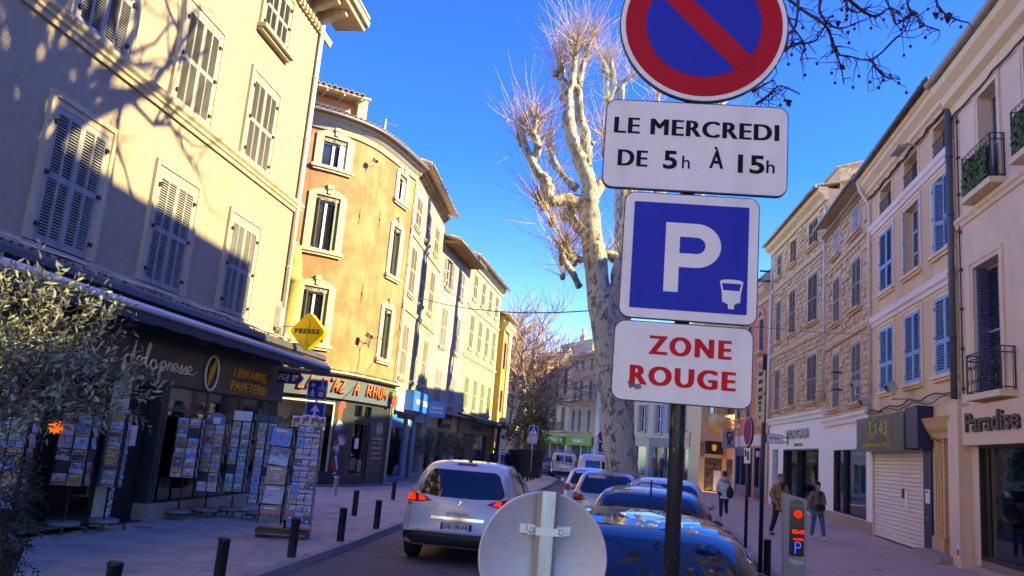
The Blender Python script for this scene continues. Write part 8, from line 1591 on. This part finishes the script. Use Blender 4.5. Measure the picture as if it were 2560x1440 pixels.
TAN=mk('jacket_tan',(.32,.185,.085),.85,var=.15,scale=12,bump=.3,bscale=14); CHK=mk('blazer_taupe',(.20,.145,.115),.9,var=.3,scale=70,bump=.2); PUF=mk('jacket_white',(.55,.56,.58),.75,var=.12,scale=9,bump=.9,bscale=13); JEAN=mk('jeans_blue',(.055,.12,.26),.85,var=.25,scale=14); DRK=mk('trousers_dark',(.02,.022,.027),.85,var=.2); BKJ=mk('jacket_black',(.012,.012,.014),.75,var=.2); HG=mk('hair_grey',(.28,.26,.24),.8,var=.3,scale=40); HB=mk('hair_black',(.008,.007,.007),.5); SHW_=mk('trainers_white',(.5,.5,.5),.6); SHD=mk('shoes_dark',(.02,.02,.02),.6)
man,k,J=person('man with short grey hair and tan jacket walking behind the display column',(8.25,24.0,0),R(12),1.78,(((-.16,.50),(-.22,.09)),((.10,.50),(.30,.13))),((.27,.03,1.16),(.24,-.12,.96)),TAN,DRK,SHD,HG,0,.12,bulk=1.12) if False else person('man with short grey hair and tan jacket walking behind the display column',(8.25,24.0,0),R(12),1.78,(((-.16,.50),(-.22,.09)),((.10,.50),(.30,.13))),(((.27,.03,1.16),(.24,-.12,.96)),((.27,.03,1.16),(.22,-.14,.96))),TAN,DRK,SHD,HG,0,.12,bulk=1.12)
mb=MB(); mb.prism([(-.06*k,1.50*k),(.06*k,1.50*k),(0,1.30*k)],-.165*k,-.10*k); mb.build('shirt',BKJ,man); mb=MB(); mb.tube([(-.06*k,-.10*k,1.50*k),(-.10*k,-.05*k,1.50*k),(-.05*k,.06*k,1.52*k),(.05*k,.06*k,1.52*k),(.10*k,-.05*k,1.50*k),(.06*k,-.10*k,1.50*k),(.02*k,-.17*k,1.3*k)],.022*k,6); mb.build('collar',TAN,man,True); mb=MB(); mb.ball((0,-.085*k,1.585*k),.058*k,.035*k,.048*k,10,6); mb.build('beard',HG,man,True)
wom,k,J=person('woman in a taupe blazer and blue jeans with a black crossbody bag',(9.55,24.55,0),R(14),1.64,(((-.12,.5),(-.20,.10)),((.06,.5),(.16,.10))),(((.26,.02,1.14),(.10,-.22,1.10)),((.27,.04,1.14),(.30,-.02,.90))),CHK,JEAN,SHW_,HB,.10,.14,bulk=1.08)
mb=MB(); mb.prism(rrect(-.16*k,.10*k,.90*k,1.08*k,.04*k),-.26*k,-.17*k); mb.tube([(-.1*k,-.20*k,1.06*k),(0,-.17*k,1.3*k),(.12*k,-.05*k,1.50*k),(.12*k,.10*k,1.4*k),(-.05*k,.15*k,1.1*k)],.012*k,5); tag(mb.build('handbag',BKJ,None,loc=wom.location,rot=wom.rotation_euler),'black crossbody handbag worn by the woman in the blazer','handbag'); mb=MB(); mb.prism([(-.055*k,1.48*k),(.055*k,1.48*k),(0,1.26*k)],-.155*k,-.10*k); mb.build('shirt',BKJ,wom)
wk,k,J=person('walker in a white hooded puffer jacket seen from behind with a black shoulder bag',(8.25,29.9,0),R(170),1.68,(((.02,.5),(.06,.08)),((-.16,.52),(.10,.22))),(((.25,.02,1.15),(.22,-.08,.98)),((.25,.02,1.15),(.22,-.08,.98))),PUF,DRK,SHW_,HB,.06,.06,bulk=1.12,lean=.03)
mb=MB(); mb.ball((0,.09*k,1.46*k),.17*k,.11*k,.12*k,14,8); mb.build('hood',mk('hood_grey',(.38,.38,.40),.9,var=.2,scale=9,bump=.5,bscale=20),wk,True)
mb=MB(); mb.ball((-.20*k,.14*k,1.0*k),.14*k,.10*k,.22*k,12,8); mb.tube([(-.2*k,.16*k,1.2*k),(-.12*k,.14*k,1.45*k),(-.05*k,-.05*k,1.52*k)],.018*k,5); tag(mb.build('shoulder_bag',BKJ,None,True,loc=wk.location,rot=wk.rotation_euler),'black shoulder bag on the right side of the walker in white','bag')
st_=(((.25,.02,1.14),(.2,-.1,.95)),((.25,.02,1.14),(.2,-.1,.95))); lg=(((0,.5),(0,.08)),((0,.5),(0,.08)))
a1=PX(1237,1120,52); a2=PX(1272,1130,58)
person('man in a black jacket and dark cap under the totem post, the nearer of two',(a1.x,52,0),R(10),1.75,lg,st_,BKJ,DRK,SHD,HB,0,.05,skin=SKIND,bulk=1.15,group=None,stub=True); person('person in dark clothes with a light blue bag farther behind the black jacketed man',(a2.x,58,0),R(-10),1.68,lg,st_,BKJ,DRK,SHD,HB,0,.2,bulk=1.1,stub=True)
mb=MB(); mb.box(-.14,.14,-.06,.06,.0,.4); tag(mb.build('shopping_bag',mk('bag_blue',(.12,.3,.5),.6),None,loc=(a2.x+.34,57.9,.25)),'light blue shopping bag carried by the person behind the black jacketed man','bag')
# mannequins in the right hand windows
PM=PH.matrix_basis
CORAL=mk('cloth_coral',(.70,.19,.11),.95,var=.15,scale=20); GH=mk('gold_head',(.50,.36,.10),.25,metal=.85)
m1=dummy('mannequin','golden headed mannequin in a coral coat in the Paradise shop window',PM@Vector((1.85,.55,.35)),PH.rotation_euler.z-R(10),CORAL,CORAL,1.02,GH)
mb=MB(); mb.lathe([(.19,1.42),(.24,1.2),(.25,.8),(.29,.42)],(0,.02,0),16,R(-60),R(240)); mb.build('coat',CORAL,m1,True); mb=MB(); mb.lathe([(.195,1.44),(.20,1.1),(.21,.78)],(0,-.03,0),10,R(230),R(310)); mb.build('blouse',mk('cloth_pink',(.75,.40,.30),.9),m1,True)
SM=S2.matrix_basis
m2=dummy('mannequin','mannequin torso in a lime top deep in the boutique window beside the roller shutter',SM@Vector((3.9,.5,.5)),S2.rotation_euler.z+R(10),mk('cloth_lime',(.28,.38,.08),.9),DRK,1.05,MC['mannequin_white'])
CMx=CH.matrix_basis; dummy('mannequin','pale dressed mannequin behind the glass of the blue fronted shop',CMx@Vector((7.6,.4,.3)),CH.rotation_euler.z,mk('cloth_pale',(.4,.36,.32),.9),JEAN,1.0)
bpy.data.scenes.remove(TMP)
